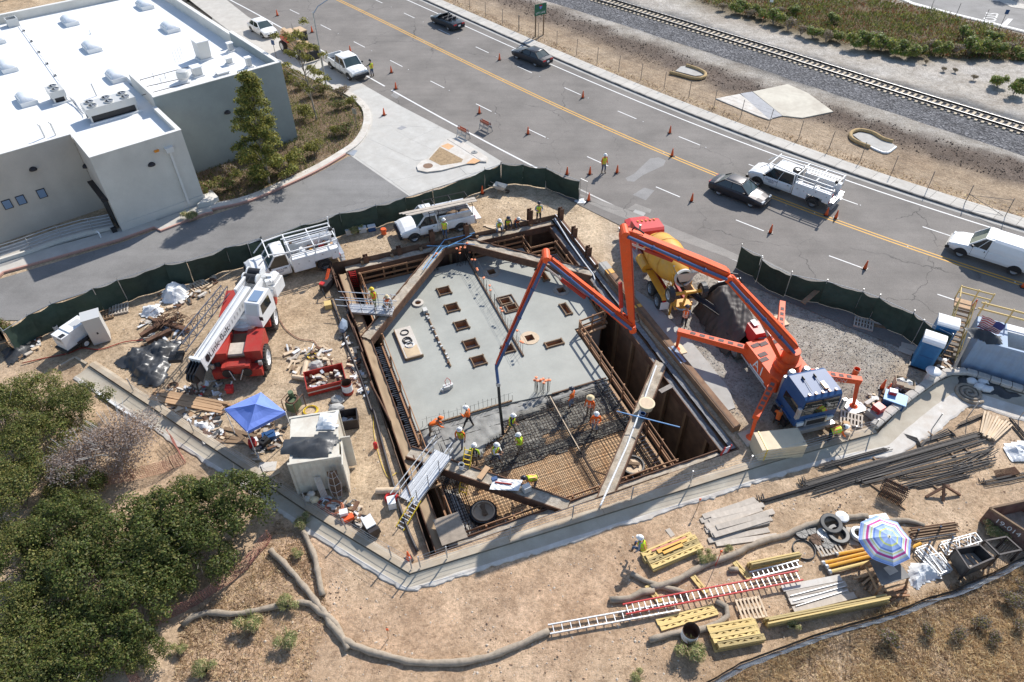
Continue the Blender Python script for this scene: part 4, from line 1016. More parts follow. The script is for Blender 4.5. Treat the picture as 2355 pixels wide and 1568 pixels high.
# sleeve pipe with fittings, cable pad, small pump
fp=thing('fitting_pipe','thin pipe with a row of valve fittings lying along the deck','pipe',DK(3.43,12,ZD),DANG)
M().tube([(0,0,.09),(0,5.7,.09)],.06,6).build('pipe',X.wood_dark,fp)
for i in range(14):
 y=.3+i*.40*U(.9,1.05);M().cbox((U(-.08,.08),y,.14),(.16,.11,.12),U(-.4,.4)).build('fitting',X.hvac if i%3 else X.rust,fp)
M().cbox((0,5.75,.15),(.3,.4,.28)).build('valve_box',X.hvac,fp)
cp=thing('cable_pad','long raised hatch panel with coiled cables on the deck','hatch',DK(1.5,15.1,ZD),DANG)
M().box(-.55,-1.5,0,.55,1.5,.16).build('panel',X.conc_white,cp);M().box(-.6,-1.56,0,-.55,1.5,.22).box(-.6,-1.56,0,.6,-1.5,.22).build('edge_board',X.wood_dark,cp)
M().box(-.45,-1.4,.16,.45,-.45,.178).build('plywood',X.ply_pale,cp)
def coil(x,y,z,r,n,mat,parent,w=.02,name='coil',jit=.08):
 P=[];rx=random.Random(int(x*97+y*31+r*1000));ph=rx.random()*6
 for i in range(n*12):
  a=i*pi/6;q=r*(1+jit*sin(a*.37+ph)+jit*rx.uniform(-.5,.5));P.append((x+q*cos(a)+.1*r*sin(a*.13),y+q*sin(a)*.9,z+.5*w*i/12+w))
 return M().tube(P,w,4).build(name,mat,parent)
for y,mt_,in((.95,X.black),(.2,X.black),(.05,X.rebar_dark),(-.35,X.white_plastic)):coil(U(-.05,.1),y,.16,.27,4,mt_,cp)
eq=thing('vibrator_pump','small grey pump with a red hose loop alone on the deck','pump',DK(2.62,10.3,ZD),DANG)
M().cbox((0,0,.15),(.4,.3,.3)).lathe([(.14,0),(.14,.3)],(.3,.05,0),10).lathe([(.1,0),(.1,.22)],(-.3,-.1,0),8).build('body',X.hvac,eq)
M().tube([(0,0,.3),(-.05,.1,.6),(.15,.25,.7),(.3,.15,.5),(.3,.05,.3)],.02,5).build('hose',X.red_bright,eq)
# construction joint with dowels and orange caps
js=thing('dowel_row','long joint board with standing dowels and orange safety caps down the deck','rebar dowels',DK(8.1,11.2,ZD),DANG)
M().box(-.05,0,0,.05,11.2,.12).build('joint_board',X.rust_dark,js)
X.cap=mt('orange rebar cap',(.85,.27,.12),.5)
dw=cpo=None
for i in range(46):
 y=.25+i*.238;x=U(-.1,.14);h=U(.75,1.05)
 if dw is None:dw=M().tube([(0,0,0),(.02,0,1)],.013,4).build('dowel',X.rebar_dark,js);dw.location=(x,y,0);o=dw
 else:o=inst(dw,js,(x,y,0))
 o.scale=(1,1,h);o.rotation_euler=(U(-.05,.05),U(-.05,.05),0)
 if i%5<2 and i not in(10,11,20,21):
  if cpo is None:cpo=M().lathe([(.05,0),(.09,.03),(.09,.09),(.05,.11)],n=8).build('safety_cap',X.cap,js);cpo.location=(x,y,h-.05)
  else:inst(cpo,js,(x,y,h-.05))
for k in(-.3,-.18,.3):M().tube([(k,0,.9),(k*.8,5,.82),(k,11.1,.9)],.007,3).build('string',X.rebar_dark,js)
# denser dowel clump at the north waler and another at the rebar edge
def clump(label,a,b,z,n,wa,wb,h,caps):
 t=thing('rebar_clump',label,'rebar dowels',DK(a,b,z),DANG)
 for i in range(n):
  x,y=U(-wa,wa),U(-wb,wb);hh=h*U(.8,1.1);M().tube([(x,y,0),(x+U(-.04,.04),y+U(-.04,.04),hh)],.014,4).build('dowel',X.rebar_dark,t)
  if i<caps:M().lathe([(.05,0),(.09,.03),(.09,.09),(.05,.11)],(x,y,hh-.05),8).build('safety_cap',X.cap,t)
 return t
clump('rebar clump with orange caps under the north beam crossing',7.6,22.0,ZD,18,.5,.25,1.5,8)
clump('rebar clump with orange caps between slab edge and rebar mat',8.0,7.9,ZD,20,.45,.25,1.1,10)
clump('thin rebar clump with orange caps beside the north brace end',5.4,22.1,ZD,8,.3,.2,1.4,4)
sr=thing('starter_bars','row of short starter bars and string along the slab pour edge','rebar dowels',DK(0,7.9,ZD),DANG)
M().box(.9,-.06,-.02,6.0,.02,.10).build('edge_board',X.wood_dark,sr);M().box(8.5,-.42,-.02,12.2,-.34,.06).build('edge_board',X.rust_dark,sr)
for i in range(22):
 x=.4+i*.27;h=U(.35,.95);M().tube([(x,.05,0),(x+U(-.03,.03),.07,h)],.012,4).build('dowel',X.rebar_dark,sr)
M().tube([(.4,.07,.6),(3,.07,.52),(6.1,.07,.65)],.006,3).build('string',X.rebar_dark,sr)
# formwork floor, rebar mat and the fresh pour
ff=struct(site('formwork_floor'))
for i in range(5):
 for j in range(7):
  a0,b0=.1+i*2.42,.12+j*1.215
  if b0>8.3:continue
  M().box(a0,b0,ZD-.35,min(12.2,a0+2.41),min(8.4,b0+1.208),ZD-.33+U(-.004,.004)).build('plywood_sheet',X.ply,ff)
rm=thing('rebar_mat','large grid of reinforcing bars over orange plywood formwork','rebar mat',DK(0,0,ZD),DANG)
b1=M().tube([(-.0,0,0),(6,0,.012),(12.1,0,0)],.017,4).build('bar',X.rebar,rm);b1.location=(.08,.3,-.13)
b2=M().tube([(0,0,0),(0,4,.012),(0,7.6,0)],.017,4).build('bar',X.rebar,rm);b2.location=(.2,.1,-.09)
y=.3
while y<7.4:
 y+=.2*U(.92,1.08);inst(b1,rm,(.08,y,-.13+U(-.01,.01)),U(-.002,.002))
x=.2
while x<12.0:
 x+=.2*U(.92,1.08);inst(b2,rm,(x,.1,-.09+U(-.01,.01)),U(-.002,.002))
b3=M().tube([(0,0,0),(11.9,0,0)],.018,5).build('bar',X.rebar_dark,rm);b3.location=(.15,3.6,-.02)
for i in range(10):inst(b3,rm,(.15+U(-.1,.1),3.6+i*.11,-.02+U(-.06,.03)),U(-.004,.004))
for i in range(9):inst(b3,rm,(.15+U(-.1,.1),6.4+i*.12,-.03+U(-.05,.03)),U(-.004,.004))
b4=M().tube([(0,0,0),(0,7.4,0)],.018,5).build('bar',X.rebar_dark,rm);b4.location=(11.5,.15,-.02)
for i in range(9):inst(b4,rm,(11.3+i*.09,.15,-.02+U(-.05,.03)),U(-.004,.004))
for i in range(6):inst(b4,rm,(8.0+i*.08,.15,-.03+U(-.05,.03)),U(-.004,.004))
for i in range(9):inst(b4,rm,(.25+i*.12,.15,-.03+U(-.05,.03)),U(-.004,.004))
for i in range(26):
 M().tube([(11.6,.4+i*.27,.02),(12.15,.4+i*.27,.04)],.016,4).build('bent_bar',X.steel,rm)
 if i<22:M().tube([(.15+i*.5,.1,-.02),(.15+i*.5,.55,.03)],.016,4).build('bent_bar',X.steel,rm)
WETP=[(.05,7.85),(.05,5.6),(.7,4.9),(1.8,4.75),(3.0,4.9),(3.7,5.5),(4.5,5.7),(4.9,6.4),(5.8,6.7),(7.0,6.75),(8.2,6.9),(9.5,6.85),(10.8,7.0),(12.2,7.05),(12.25,7.5),(8.5,7.6),(6,7.85)]
def lumpy(name,P,z,amp,mat,step=.11,edge=.35,drop=.22):
 xs=[p[0]for p in P];ys=[p[1]for p in P];nx=int((max(xs)-min(xs))/step)+1;ny=int((max(ys)-min(ys))/step)+1
 m=M();idx={}
 for j in range(ny+1):
  for i in range(nx+1):
   x,y=min(xs)+i*step,min(ys)+j*step;d=segdist(x,y,P)*(1 if inpoly(x,y,P)else-1)+.16*nse(VEC((x*2.2,y*2.2,1)))
   if d>-.1:
    k=max(0,min(1,(d+.1)/edge));idx[i,j]=len(m.v)
    m.v.append((x,y,z-drop*(1-k)+amp*k*(nse(VEC((x*2.5,y*2.5,4)))+.5*nse(VEC((x*7,y*7,2))))))
 for(i,j)in list(idx):
  q=[(i,j),(i+1,j),(i+1,j+1),(i,j+1)]
  if all(k in idx for k in q):m.f.append(tuple(idx[k]for k in q));m.m.append(0)
 return m.build(name,mat,smooth=True)
def put(o,a=0,b=0):o.location=DK(a,b,0);o.rotation_euler=(0,0,DANG);return o
def lumpy_site(name,P,*k,**kw):
 o=lumpy(name,P,*k,**kw);q=Vector(o.location);w=DK(q.x,q.y,q.z);o.location=w;o.rotation_euler=(0,0,DANG);return stuff(o)
lumpy_site('fresh_concrete',WETP,ZD-.005,.05,X.wet)
lumpy_site('fresh_concrete',[(5.2,6.6),(6.0,6.5),(7.9,6.6),(8.2,7.5),(6,7.7),(5,7.5)],ZD-.03,.06,X.wet_dark)
lumpy_site('fresh_concrete',[(5.0,4.1),(6.2,4.0),(6.9,4.6),(6.2,5.0),(5.2,4.9)],ZD-.10,.08,X.wet_dark,drop=.15)
lumpy_site('fresh_concrete',[(2.6,4.1),(4.6,5.7),(6,6.5),(12.1,6.6),(12.1,5.3),(9,4.9),(6.5,5.0),(4.5,3.8)],ZD-.20,.18,X.wet_dark,drop=.12)
lumpy_site('fresh_concrete',[(3.2,3.4),(12,3.7),(12,4.5),(8,4.3),(3.4,4.3)],ZD-.20,.18,X.wet_dark,drop=.12)
lumpy_site('fresh_concrete',[(.2,.3),(1.0,.3),(.9,3.3),(.2,3.4)],ZD-.13,.1,X.conc_white,drop=.15)
lumpy_site('fresh_concrete',[(8.6,6.6),(12.2,6.5),(12.2,7.5),(8.6,7.6)],ZD-.06,.07,X.wet_dark)
lumpy_site('fresh_concrete',[(-.02,5.9),(.05,4.2),(1.2,3.5),(1.9,4.9)],ZD-.03,.06,X.wet)
# round sleeves in the mat
for a,b,r,lab in((1.75,1.18,.62,'round plywood sleeve form set in the rebar by the south west corner'),(10.5,.95,.66,'round plywood sleeve form in black ring near the leaning white pipe')):
 t=thing('sleeve_form',lab,'formwork',DK(a,b,ZD-.3),DANG)
 holed_plate(ngon(0,0,r,24),[ngon(0,0,r*.86,24)],.42,.42,'ring',X.wood_pale if a<5 else X.black,t)
 M().lathe([(r*.85,0),(r*.85,.3)],n=20).build('cover',X.wood_pale,t)
 for k in range(3):M().cbox((U(-.15,.15),U(-.2,.2),.33+.04*k),(r*1.1,.18,.035),U(-1.5,1.5)).build('board',X.wood_dark if k else X.wood_pale,t)
 if a<5:M().lathe([(r+.1,0),(r+.1,.36),(r+.03,.36),(r+.03,.0)],n=24,cap=False).build('rubber_ring',X.black,t)
wpz=thing('screed_pipe','long thin white pipe lying across the rebar mat','pipe',DK(8.2,7.2,ZD),DANG)
M().tube([(0,0,.25),(0,-2.2,.1),(0,-4.3,.05)],.035,6).build('pipe',X.wood_pale,wpz)
# guard rails round the deck
def guard_rail(label,P,h=1.1,sp=1.6,z=ZD,base=True,mat=None,posts_out=0.0,rails=(.55,1.05)):
 t=thing('guard_rail',label,'guard rail',DK(*P[0],z),DANG,'timber guard rails round the deck');o=VEC((P[0][0],P[0][1],0));mat=mat or X.wood_form
 for p,q in zip(P,P[1:]):
  a,b=VEC((*p,0))-o,VEC((*q,0))-o;n=max(1,round((b-a).length/sp));d=(b-a).normalized();nn=VEC((-d.y,d.x,0))
  for i in range(n+1):
   c=a.lerp(b,i/n);M().cbox((c.x,c.y,h/2-.3),(.09,.09,h+.6),math.atan2(d.y,d.x)).build('post',mat,t)
  for z_ in rails:M().bar(a-d*.1-nn*.066+VEC((0,0,z_)),b+d*.1-nn*.066+VEC((0,0,z_+U(-.02,.02))),.04,.14).build('rail',mat,t)
  if base:
   M().bar(a-d*.1+nn*.12+VEC((0,0,-.06)),b+d*.1+nn*.12+VEC((0,0,-.06)),.1,.28).build('edge_form',mat,t)
   M().bar(a-nn*.2+VEC((0,0,-.2)),b-nn*.2+VEC((0,0,-.2)),.16,.12).build('walk_plank',X.wood,t)
 return t
guard_rail('timber guard rail down the east edge of the deck over the deep void',[(12.42,11.8),(12.42,-.25)])
guard_rail('timber guard rail along the south edge between both corner braces',[(12.42,-.3),(4.6,-.3)])
guard_rail('timber guard rail along the south edge left of the dirt filled brace',[(4.4,-.3),(-.1,-.3)])
guard_rail('timber guard rail down the west edge beside the comb of bars',[(-.05,0),(-.05,15.6)],1.0,2.2,rails=(.85,))
guard_rail('timber guard rail on the west edge behind the metal walkway',[(.0,17.5),(.0,22.2)],1.1,1.5)
guard_rail('timber guard rail along the north west edge under the wide beam',[(0,22.35),(5.2,22.35)])
guard_rail('timber guard rail around the notched north east corner of the deck',[(8.6,22.4),(12.6,22.4),(12.6,20.75),(14.65,20.75),(14.65,17.0)])
guard_rail('timber guard rail platform jutting out under the boom elbow',[(12.45,12.0),(14.5,12.3),(14.7,14.6)],1.1,.9)
# side bars sticking out over the western gap
sb=thing('bar_comb','comb of steel bars sticking sideways into the west gap','rebar',DK(0,5,ZD),DANG)
q=None
for i in range(62):
 y=i*.172
 if q is None:q=M().tube([(0,0,0),(-.72,0,.02)],.02,4).build('bar',X.steel,sb);q.location=(0,y,-.05);o=q
 else:o=inst(q,sb,(0,y,-.05+U(-.02,.02)))
 o.scale=(U(.7,1.1),1,1)
M().box(-.06,0,-.5,.06,10.7,-.1).build('form_board',X.wood_dark,sb)
for y in(-4.3,-2.0,0.4):
 tag(M().bar(DK(-.85,5+y,-.55),DK(.05,5+y,-.55),.1,.14).build('strut',X.wood),{-4.3:'short timber strut across the west gap near the wall corner',-2.0:'short timber strut across the west gap below the metal gangway',.4:'short timber strut across the west gap above the gangway'}[y],'timber strut')
X.board_grey=mt('dusty brown board',(.27,.22,.17),.85,0,.15,1.5,(.38,.31,.24),.6,1.5)
tag(M().box(-.0,0,0,2.1,3.4,.04).build('plywood_cover',X.board_grey),'dusty plywood sheet covering the pit corner beside the wall','plywood')
o=bpy.data.objects['plywood_cover'];o.location=DK(-.4,-.1,.05);o.rotation_euler=(0,0,DANG);o.scale=(.62,.45,1)
# scaffold style walkways
def walkway(label,p,q,w,z,rail_side,legs=False):
 p,q=VEC((p.x,p.y,z)),VEC((q.x,q.y,z));d=(q-p);L=d.length;an=math.atan2(d.y,d.x)
 t=thing('metal_walkway',label,'walkway',p,an)
 for i in range(3):
  y0=-w/2+w*i/3;M().box(0,y0+.01,0,L,y0+w/3-.01,.05).build('plank',X.alu,t)
  for k in range(2):M().box(0,y0+.06+k*.1,.05,L,y0+.09+k*.1,.058).build('rib',X.steel,t)
 for y in(-w/2-.03,w/2+.03):M().box(0,y-.02,-.1,L,y+.02,.07).build('beam',X.alu,t)
 for s in rail_side:
  y=s*(w/2+.03)
  for i in range(4):M().tube([(L*(i+.15)/3.3,y,0),(L*(i+.15)/3.3,y,1.1)],.025,6).build('post',X.steel,t)
  for h in(.55,1.05):M().tube([(-.6,y,h),(L+.2,y,h)],.028,6).build('rail',X.alu,t)
 return t
walkway('silver walkway with handrails where two men stand at the north west brace',W('f',690,745,.05),W('f',1000,765,.05),.75,.05,(-1,1))
walkway('silver walkway with handrails at the south west over the bar comb',W('j',1100,700,.05),W('j',1345,375,.05),.95,.12,(-1,1))
# tube, lid and poles on the south east brace
sp=thing('white_pipe','long white pipe lying on the corner brace beside the round lid','pipe',W('k',720,865,.25))
M().tube([W('k',718,865,.3),W('k',900,455,.1),W('k',1000,190,.1),W('k',1065,5,.15),W('g',1103,1140,.15)],.05,8).build('pipe',X.white_plastic,sp,wd=True)
q=W('k',1032,190,.05);t=thing('round_lid','round tan topped drum lid standing on the corner brace','drum',q)
M().lathe([(.38,0),(.42,.3),(.46,.32),(.46,.40),(.42,.41)],n=24).build('drum',X.cream,t);M().lathe([(.40,.38),(.38,.412)],n=20).build('sand',X.wood_pale,t)
def bucket(label,p,mat,r=.16,h=.36,cat='bucket',inner=None):
 t=thing('bucket',label,cat,p);M().lathe([(r*.82,0),(r,h),(r*.93,h),(r*.78,.03)],n=14).build('body',mat,t)
 M().lathe([(r*.85,h*.6),(.0,h*.6)],n=14,cap=False).build('inside',inner or X.black,t)
 M().tube([(r,0,h*.9),(r*.7,r*.9,h*.75),(0,r*1.15,h*.6),(-r*.7,r*.9,h*.75),(-r,0,h*.9)],.008,4).build('handle',X.steel,t);return t
bucket('blue bucket on the brace below the round tan lid',W('k',1005,258,.02),X.blue)
bucket('white bucket beside the yellow ladder head',W('j',1470,470,-.1),X.white_plastic)
tag(M().tube([W('k',830,215,.55),W('k',1265,325,.65)],.035,6).build('blue_pole',mt('blue pole',(.10,.28,.55),.5)),'thin blue pole jutting over the void beside the round lid','pole')
tag(M().cbox(W('k',1168,60,.1),(.9,.3,.06),DANG+.2).build('steel_step',X.rust_post),'small grey steel step bridging brace and gravel strip','step')
for p in([('f',1200,480),('f',1350,275),('f',1560,225)],[('f',1225,470),('f',1340,330),('f',1420,300),('f',1560,305)],[('f',1230,315),('f',1380,318),('f',1540,240)]):
 tag(M().tube([W(*q,.12)for q in p],.03,5).build('blue_pipe',mt('blue pipe',(.18,.42,.72),.4)),['thin blue pipe running down the north west brace','thin blue pipe bending toward the north waler','thin blue pipe reaching over the waler to the short pile'][len([o for o in bpy.data.objects if o.name.startswith('blue_pipe')])-1],'pipe')
tag(M().tube([W('g',405,125,.5),W('g',500,280,.4),W('g',600,420,.4),W('g',668,510,.4),W('g',680,545,.3),W('g',675,590,-.3)],.045,8).build('white_hose',X.white_plastic),'white hose running down the north east rim','hose')
for o,lab,cat in((M().cbox(W('j',1620,500,-.03),(.9,.3,.04),R(60)).build('board',X.wood),'brown board lying across the dirt filled corner brace','board'),(M().tube([W('j',1700,565,.05),W('j',1815,580,.05)],.045,6).build('red_pipe',X.red),'dull red pipe on the white cloth on the corner brace','pipe'),(M().cbox(W('j',1695,545,.0),(.3,.2,.2),.4).build('drill_case',X.blue),'small blue case beside the white cloth on the brace','case'),(M().cbox(W('k',210,745,.05),(.4,.32,.4),.5).build('grey_bucket',X.hvac),'grey square bucket on the brace by the crouching man','bucket'),(M().grid(10,8,lambda u,v:W('j',1690+200*u-30*v,540+10*u+75*v,.0+.09*abs(nse(VEC((u*5,v*5,2)))))).build('white_cloth',X.white_plastic),'crumpled white cloth lying on the dirt filled corner brace','cloth')):tag(o,lab,cat)
# ladders
def ladder(label,a,b,mat,w=.42,n=9,rung=None):
 t=thing('ladder',label,'ladder',a);d=(b-a);u=d.normalized();s=u.cross(UP).normalized()
 if abs(u.z)<.3:s=VEC((-u.y,u.x,0)).normalized()
 nn=s.cross(u)
 for k in(-1,1):M().bar(a+s*k*w/2,b+s*k*w/2,.09,.035,s).build('rail',mat,t,wd=True)
 for i in range(n):c=a+d*((i+.5)/n);M().bar(c-s*w/2,c+s*w/2,.04,.035).build('rung',rung or mat,t,wd=True)
 return t
X.fib_yellow=mt('yellow fibreglass',(.78,.55,.03),.4)
ladder('yellow ladder standing on the rebar mat against the corner brace',W('j',1475,650,ZD-.1),W('j',1518,330,.75),X.fib_yellow,.42,10)
ladder('yellow ladder leaning at the west rim below the gangway',W('j',1045,885,.0),W('j',1165,680,.6),X.fib_yellow,.45,8,X.alu)
ladder('red ladder sticking up at the south east pit corner',W('k',1545,545,-.6),W('k',1600,455,.8),X.red_bright,.42,7,X.white)
ladder('red ladder hanging down inside the north west pit wall',W('f',745,600,-2.0),W('f',715,490,.1),X.red_bright,.42,9)
# ------------------------------------------------------------------ vehicles
def wheel(t,x,y,r,w,rim=None,dual=False):
 s=1 if y>0 else-1
 o=M().lathe([(r*.62,-w/2),(r*.93,-w/2),(r,-w*.32),(r,w*.32),(r*.93,w/2),(r*.62,w/2)],n=20,ax='y',cap=False).build('wheel',X.tyre,t,smooth=False);o.location=(x,y,r)
 m=M().lathe([(r*.64,s*w*.36),(r*.60,s*w*.50),(r*.5,s*w*(.30 if not dual else .05)),(r*.2,s*w*(.34 if not dual else .1)),(0.0,s*w*.36)],n=16,ax='y',cap=False).lathe([(r*.63,-s*w*.3),(0,-s*w*.3)],n=16,ax='y',cap=False);m.build('rim',rim or X.rim,o)
 m=M()
 for k in range(5):
  a=k*2*pi/5;m.cbox((r*.36*cos(a),s*w*.37,r*.36*sin(a)),(r*.36,.02,r*.12),0,0,-a)
 m.build('spokes',rim or X.chrome,o)
 return o
def at_wheels(front,rear,side,hw,xf,xr):
 f,r=W(*front),W(*rear);d=(f-r).normalized();n=VEC((-d.y,d.x,0));mid=(f+r)/2-n*side*hw-d*((xf+xr)/2)
 return VEC((mid.x,mid.y,0)),math.atan2(d.y,d.x)
def rr_ring(x,hw,z0,z1,zc,tuck=.08,n=0):
 return[(x,-hw+tuck,z0),(x,-hw,z0+.22),(x,-hw,z1-.14),(x,-hw+.07,z1-.02),(x,-hw*.55,(z1+zc*2)/3),(x,0,zc),(x,hw*.55,(z1+zc*2)/3),(x,hw-.07,z1-.02),(x,hw,z1-.14),(x,hw,z0+.22),(x,hw-tuck,z0)]
def body(t,hw,prof,mat,name='body'):
 m=M().loft([rr_ring(x,hw*k,z0,z1,zc)for x,k,z0,z1,zc in prof])
 return m.build(name,mat,t,smooth=False)
def cabin(t,hw,xb0,xb1,xt0,xt1,zb,zt,mat,wtop=.78,pillars=(0.5,),glass=None,windshield=None):
 hb,ht=hw*.93,hw*wtop
 B=[(xb1,-hb),(xb1+.06,0),(xb1,hb),(xb0,hb),(xb0-.05,0),(xb0,-hb)]
 T=[(xt1,-ht),(xt1+.05,0),(xt1,ht),(xt0,ht),(xt0-.03,0),(xt0,-ht)]
 P=lambda i,z:VEC((*(B if z==0 else T)[i],zb if z==0 else zt))
 m=M();m.add([P(0,0),P(1,0),P(2,0),P(2,1),P(1,1),P(0,1)],[(0,1,4,5),(1,2,3,4)]);m.build('windscreen',windshield or X.windshield,t)
 m=M();m.add([P(3,0),P(4,0),P(5,0),P(5,1),P(4,1),P(3,1)],[(0,1,4,5),(1,2,3,4)]);m.build('rear_window',X.windshield,t)
 for a,b in((2,3),(5,0)):m=M();m.quad(P(a,0),P(b,0),P(b,1),P(a,1));m.build('side_window',glass or X.glass,t)
 m=M()
 for i in(0,2,3,5):m.bar(P(i,0),P(i,1),.07,.09)
 for a,b in((3,2),(5,0)):
  for k in pillars:m.bar(P(a,0).lerp(P(b,0),k),P(a,1).lerp(P(b,1),k),.03,.09,(0,1,0))
  m.bar(P(a,1),P(b,1),.07,.06)
 m.bar(P(0,1),P(2,1),.07,.06);m.bar(P(3,1),P(5,1),.07,.06)
 m.build('pillars',mat,t)
 m=M();r0=[(x,y,zt-.01)for x,y in T];r1=[(x*.97+(xt0+xt1)/2*.03,y*.9,zt+.05)for x,y in T];r2=[(x*.8+(xt0+xt1)/2*.2,y*.55,zt+.075)for x,y in T]
 m.loft([r0,r1,r2]);m.build('roof',mat,t,smooth=True)
def lights(t,xf,xr,hw,zf,zr,yw=.32,fw=X.lens,rearw=None,zh=.14):
 for s in(-1,1):
  M().cbox((xf,s*(hw-yw*.55),zf),(.14,yw,zh)).build('headlight',fw,t)
  M().cbox((xr,s*(hw-yw*.55),zr),(.12,yw,zh)).build('tail_light',X.red_lens,t)
def mirrors(t,x,hw,z,mat):
 for s in(-1,1):M().cbox((x,s*(hw+.1),z),(.14,.2,.14)).build('mirror',mat,t)
def arches(t,xs,hw,r,mat=None):
 for x in xs:
  for s in(-1,1):
   m=M();P=[(r*1.2*cos(a),r*1.2*sin(a))for a in[pi*k/10 for k in range(11)]]
   m.extr([(p[0],p[1])for p in P],(x,s*(hw+.003),r*.9),(1,0,0),(0,0,1),(0,-s*.25,0));m.build('wheel_arch',mat or X.black,t)
def sedan(label,front,rear,side,mat,L=4.75,W_=1.82,H=1.45,wb=2.7,convertible=False,cat='car',coupe=False):
 hw=W_/2;xf,xr=wb*.5+.03,-wb*.5+.03
 loc,rz=at_wheels(front,rear,side,hw-.12,xf,xr)
 t=thing('parked_car' if 'parked' in label else 'car',label,cat,loc,rz)
 h=L/2
 body(t,hw,[(-h,.80,.38,.62,.66),(-h+.08,.94,.26,.86,.90),(-h+.5,1,.22,.96,1.0),(-.9,1,.2,.95,.98),(.0,1,.2,.93,.95),(.95,1,.2,.90,.96),(h-.7,.99,.22,.80,.87),(h-.2,.90,.24,.68,.74),(h,.74,.32,.52,.56)],mat)
 if not convertible:
  cabin(t,hw,-h+.62,1.05,-1.15 if not coupe else-.9,.25,.93,H-.06,mat,.70,(.47,))
 else:
  m=M();m.add([(.45,-.72,.93),(.95,-.8,.93),(.95,.8,.93),(.45,.72,.93),(.35,-.62,1.33),(.35,.62,1.33)],[(1,2,5,4)]);m.build('windscreen',X.windshield,t)
  m=M();m.bar((.35,-.62,1.33),(.35,.62,1.33),.06,.06);m.bar((.95,-.8,.93),(.35,-.62,1.33),.06);m.bar((.95,.8,.93),(.35,.62,1.33),.06);m.build('windscreen_frame',mat,t)
  M().box(-1.25,-.68,.9,.85,.68,1.005).build('cockpit',X.black,t)
  for x,y in((-.15,-.36),(-.15,.36),(-.95,-.32),(-.95,.32)):
   m=M();m.box(x-.05,y-.24,.98,x+.42,y+.24,1.05);m.loft([[(x-.08,y-.24,.98),(x+.06,y-.24,.98),(x+.06,y+.24,.98),(x-.08,y+.24,.98)],[(x-.22,y-.2,1.26),(x-.12,y-.2,1.26),(x-.12,y+.2,1.26),(x-.22,y+.2,1.26)]]);m.build('seat',mt('dark seat',(.05,.05,.055),.7),t)
  M().lathe([(.16,0),(.18,.03),(.16,.05)],(.38,.36,1.08),12,'x').build('steering_wheel',X.black,t)
 lights(t,h-.17,-h+.06,hw*.86,.64,.78,.42,zh=.13)
 M().cbox((h-.03,0,.45),(.08,hw*1.2,.2)).build('grille',X.black,t);M().cbox((-h+.02,0,.62),(.06,.32,.16)).build('licence_plate',X.white_clean,t)
 mirrors(t,.72,hw*.9,.98,mat);arches(t,(xf,xr),hw,.33)
 for x in(xf,xr):
  for s in(-1,1):wheel(t,x,s*(hw-.11),.33,.22)
 m=M()
 for y in(-hw*.99-.004,hw*.99+.004):
  for x in(-.28,.75):m.cbox((x,y,.62),(.012,.012,.55))
 m.build('door_seam',X.black,t)
 return t
P_dark=paint('graphite car paint',(.035,.037,.042),amt=.0,rough=.2);P_navy=paint('dark blue car paint',(.018,.026,.036),amt=0,rough=.2);P_grey=paint('grey metallic paint',(.06,.057,.06),amt=0,rough=.22)
P_grey.node_tree.nodes['Principled BSDF'].inputs['Metallic'].default_value=.5
sedan('white sedan parked on the pavement beside the building',('b',105,262),('b',30,218),-1,X.white_clean,4.6)
sedan('dark blue open top convertible with red tail lights lit',('b',1283,165),('b',1383,210),1,P_navy,4.8,1.9,1.4,2.75,True)
sedan('black older sedan driving behind the convertible with windows open',('c',150,408),('c',268,455),1,P_dark,4.95,1.82,1.42,2.8)
sedan('dark grey sedan driving beside the white utility truck',('c',1742,1422),('c',1535,1342),-1,P_grey,4.85,1.86,1.47,2.78)
def truck_front(t,hw,L0,mat,h_hood=1.22,h_roof=1.93,xcab0=-.6,xcab1=1.15,nose=2.85,crew=False):
 """bonnet and cab of a pickup; the front axle sits near x = nose - .95"""
 body(t,hw,[(xcab0,1,.45,1.18,1.18),(xcab1-.2,1,.45,1.18,1.20),(xcab1+.15,1,.45,h_hood-.04,h_hood+.06),(nose-.35,.97,.48,h_hood-.14,h_hood-.02),(nose-.06,.93,.52,h_hood-.26,h_hood-.2),(nose,.88,.58,h_hood-.38,h_hood-.36)],mat,'bonnet_and_cab')
 cabin(t,hw,xcab0+.02,xcab1+.05,xcab0+.12,xcab1-.62,1.17,h_roof-.05,mat,.80,(.5,)if crew else())
 M().cbox((nose-.01,0,h_hood-.48),(.1,hw*1.25,.30)).build('grille',X.black if mat!=X.white_clean else X.chrome,t)
 M().cbox((nose+.03,0,.56),(.2,hw*1.9,.26)).build('front_bumper',X.black,t)
 for s in(-1,1):M().cbox((nose-.06,s*hw*.78,h_hood-.42),(.12,.30,.22)).build('headlight',X.lens,t)
 mirrors(t,xcab1-.12,hw*.98,1.3,X.black)
 m=M()
 for s in(-1,1):
  for x in((xcab1-.1,xcab0+.08)if not crew else(xcab1-.1,(xcab0+xcab1)/2,xcab0+.08)):m.cbox((x,s*(hw+.004),.85),(.014,.012,.6))
  m.cbox((xcab0+.35,s*(hw+.01),1.05),(.16,.02,.035))
  m.cbox(((xcab0+xcab1)/2,s*(hw+.06),.42),(.9,.14,.05))
 m.build('door_seam',X.black,t)
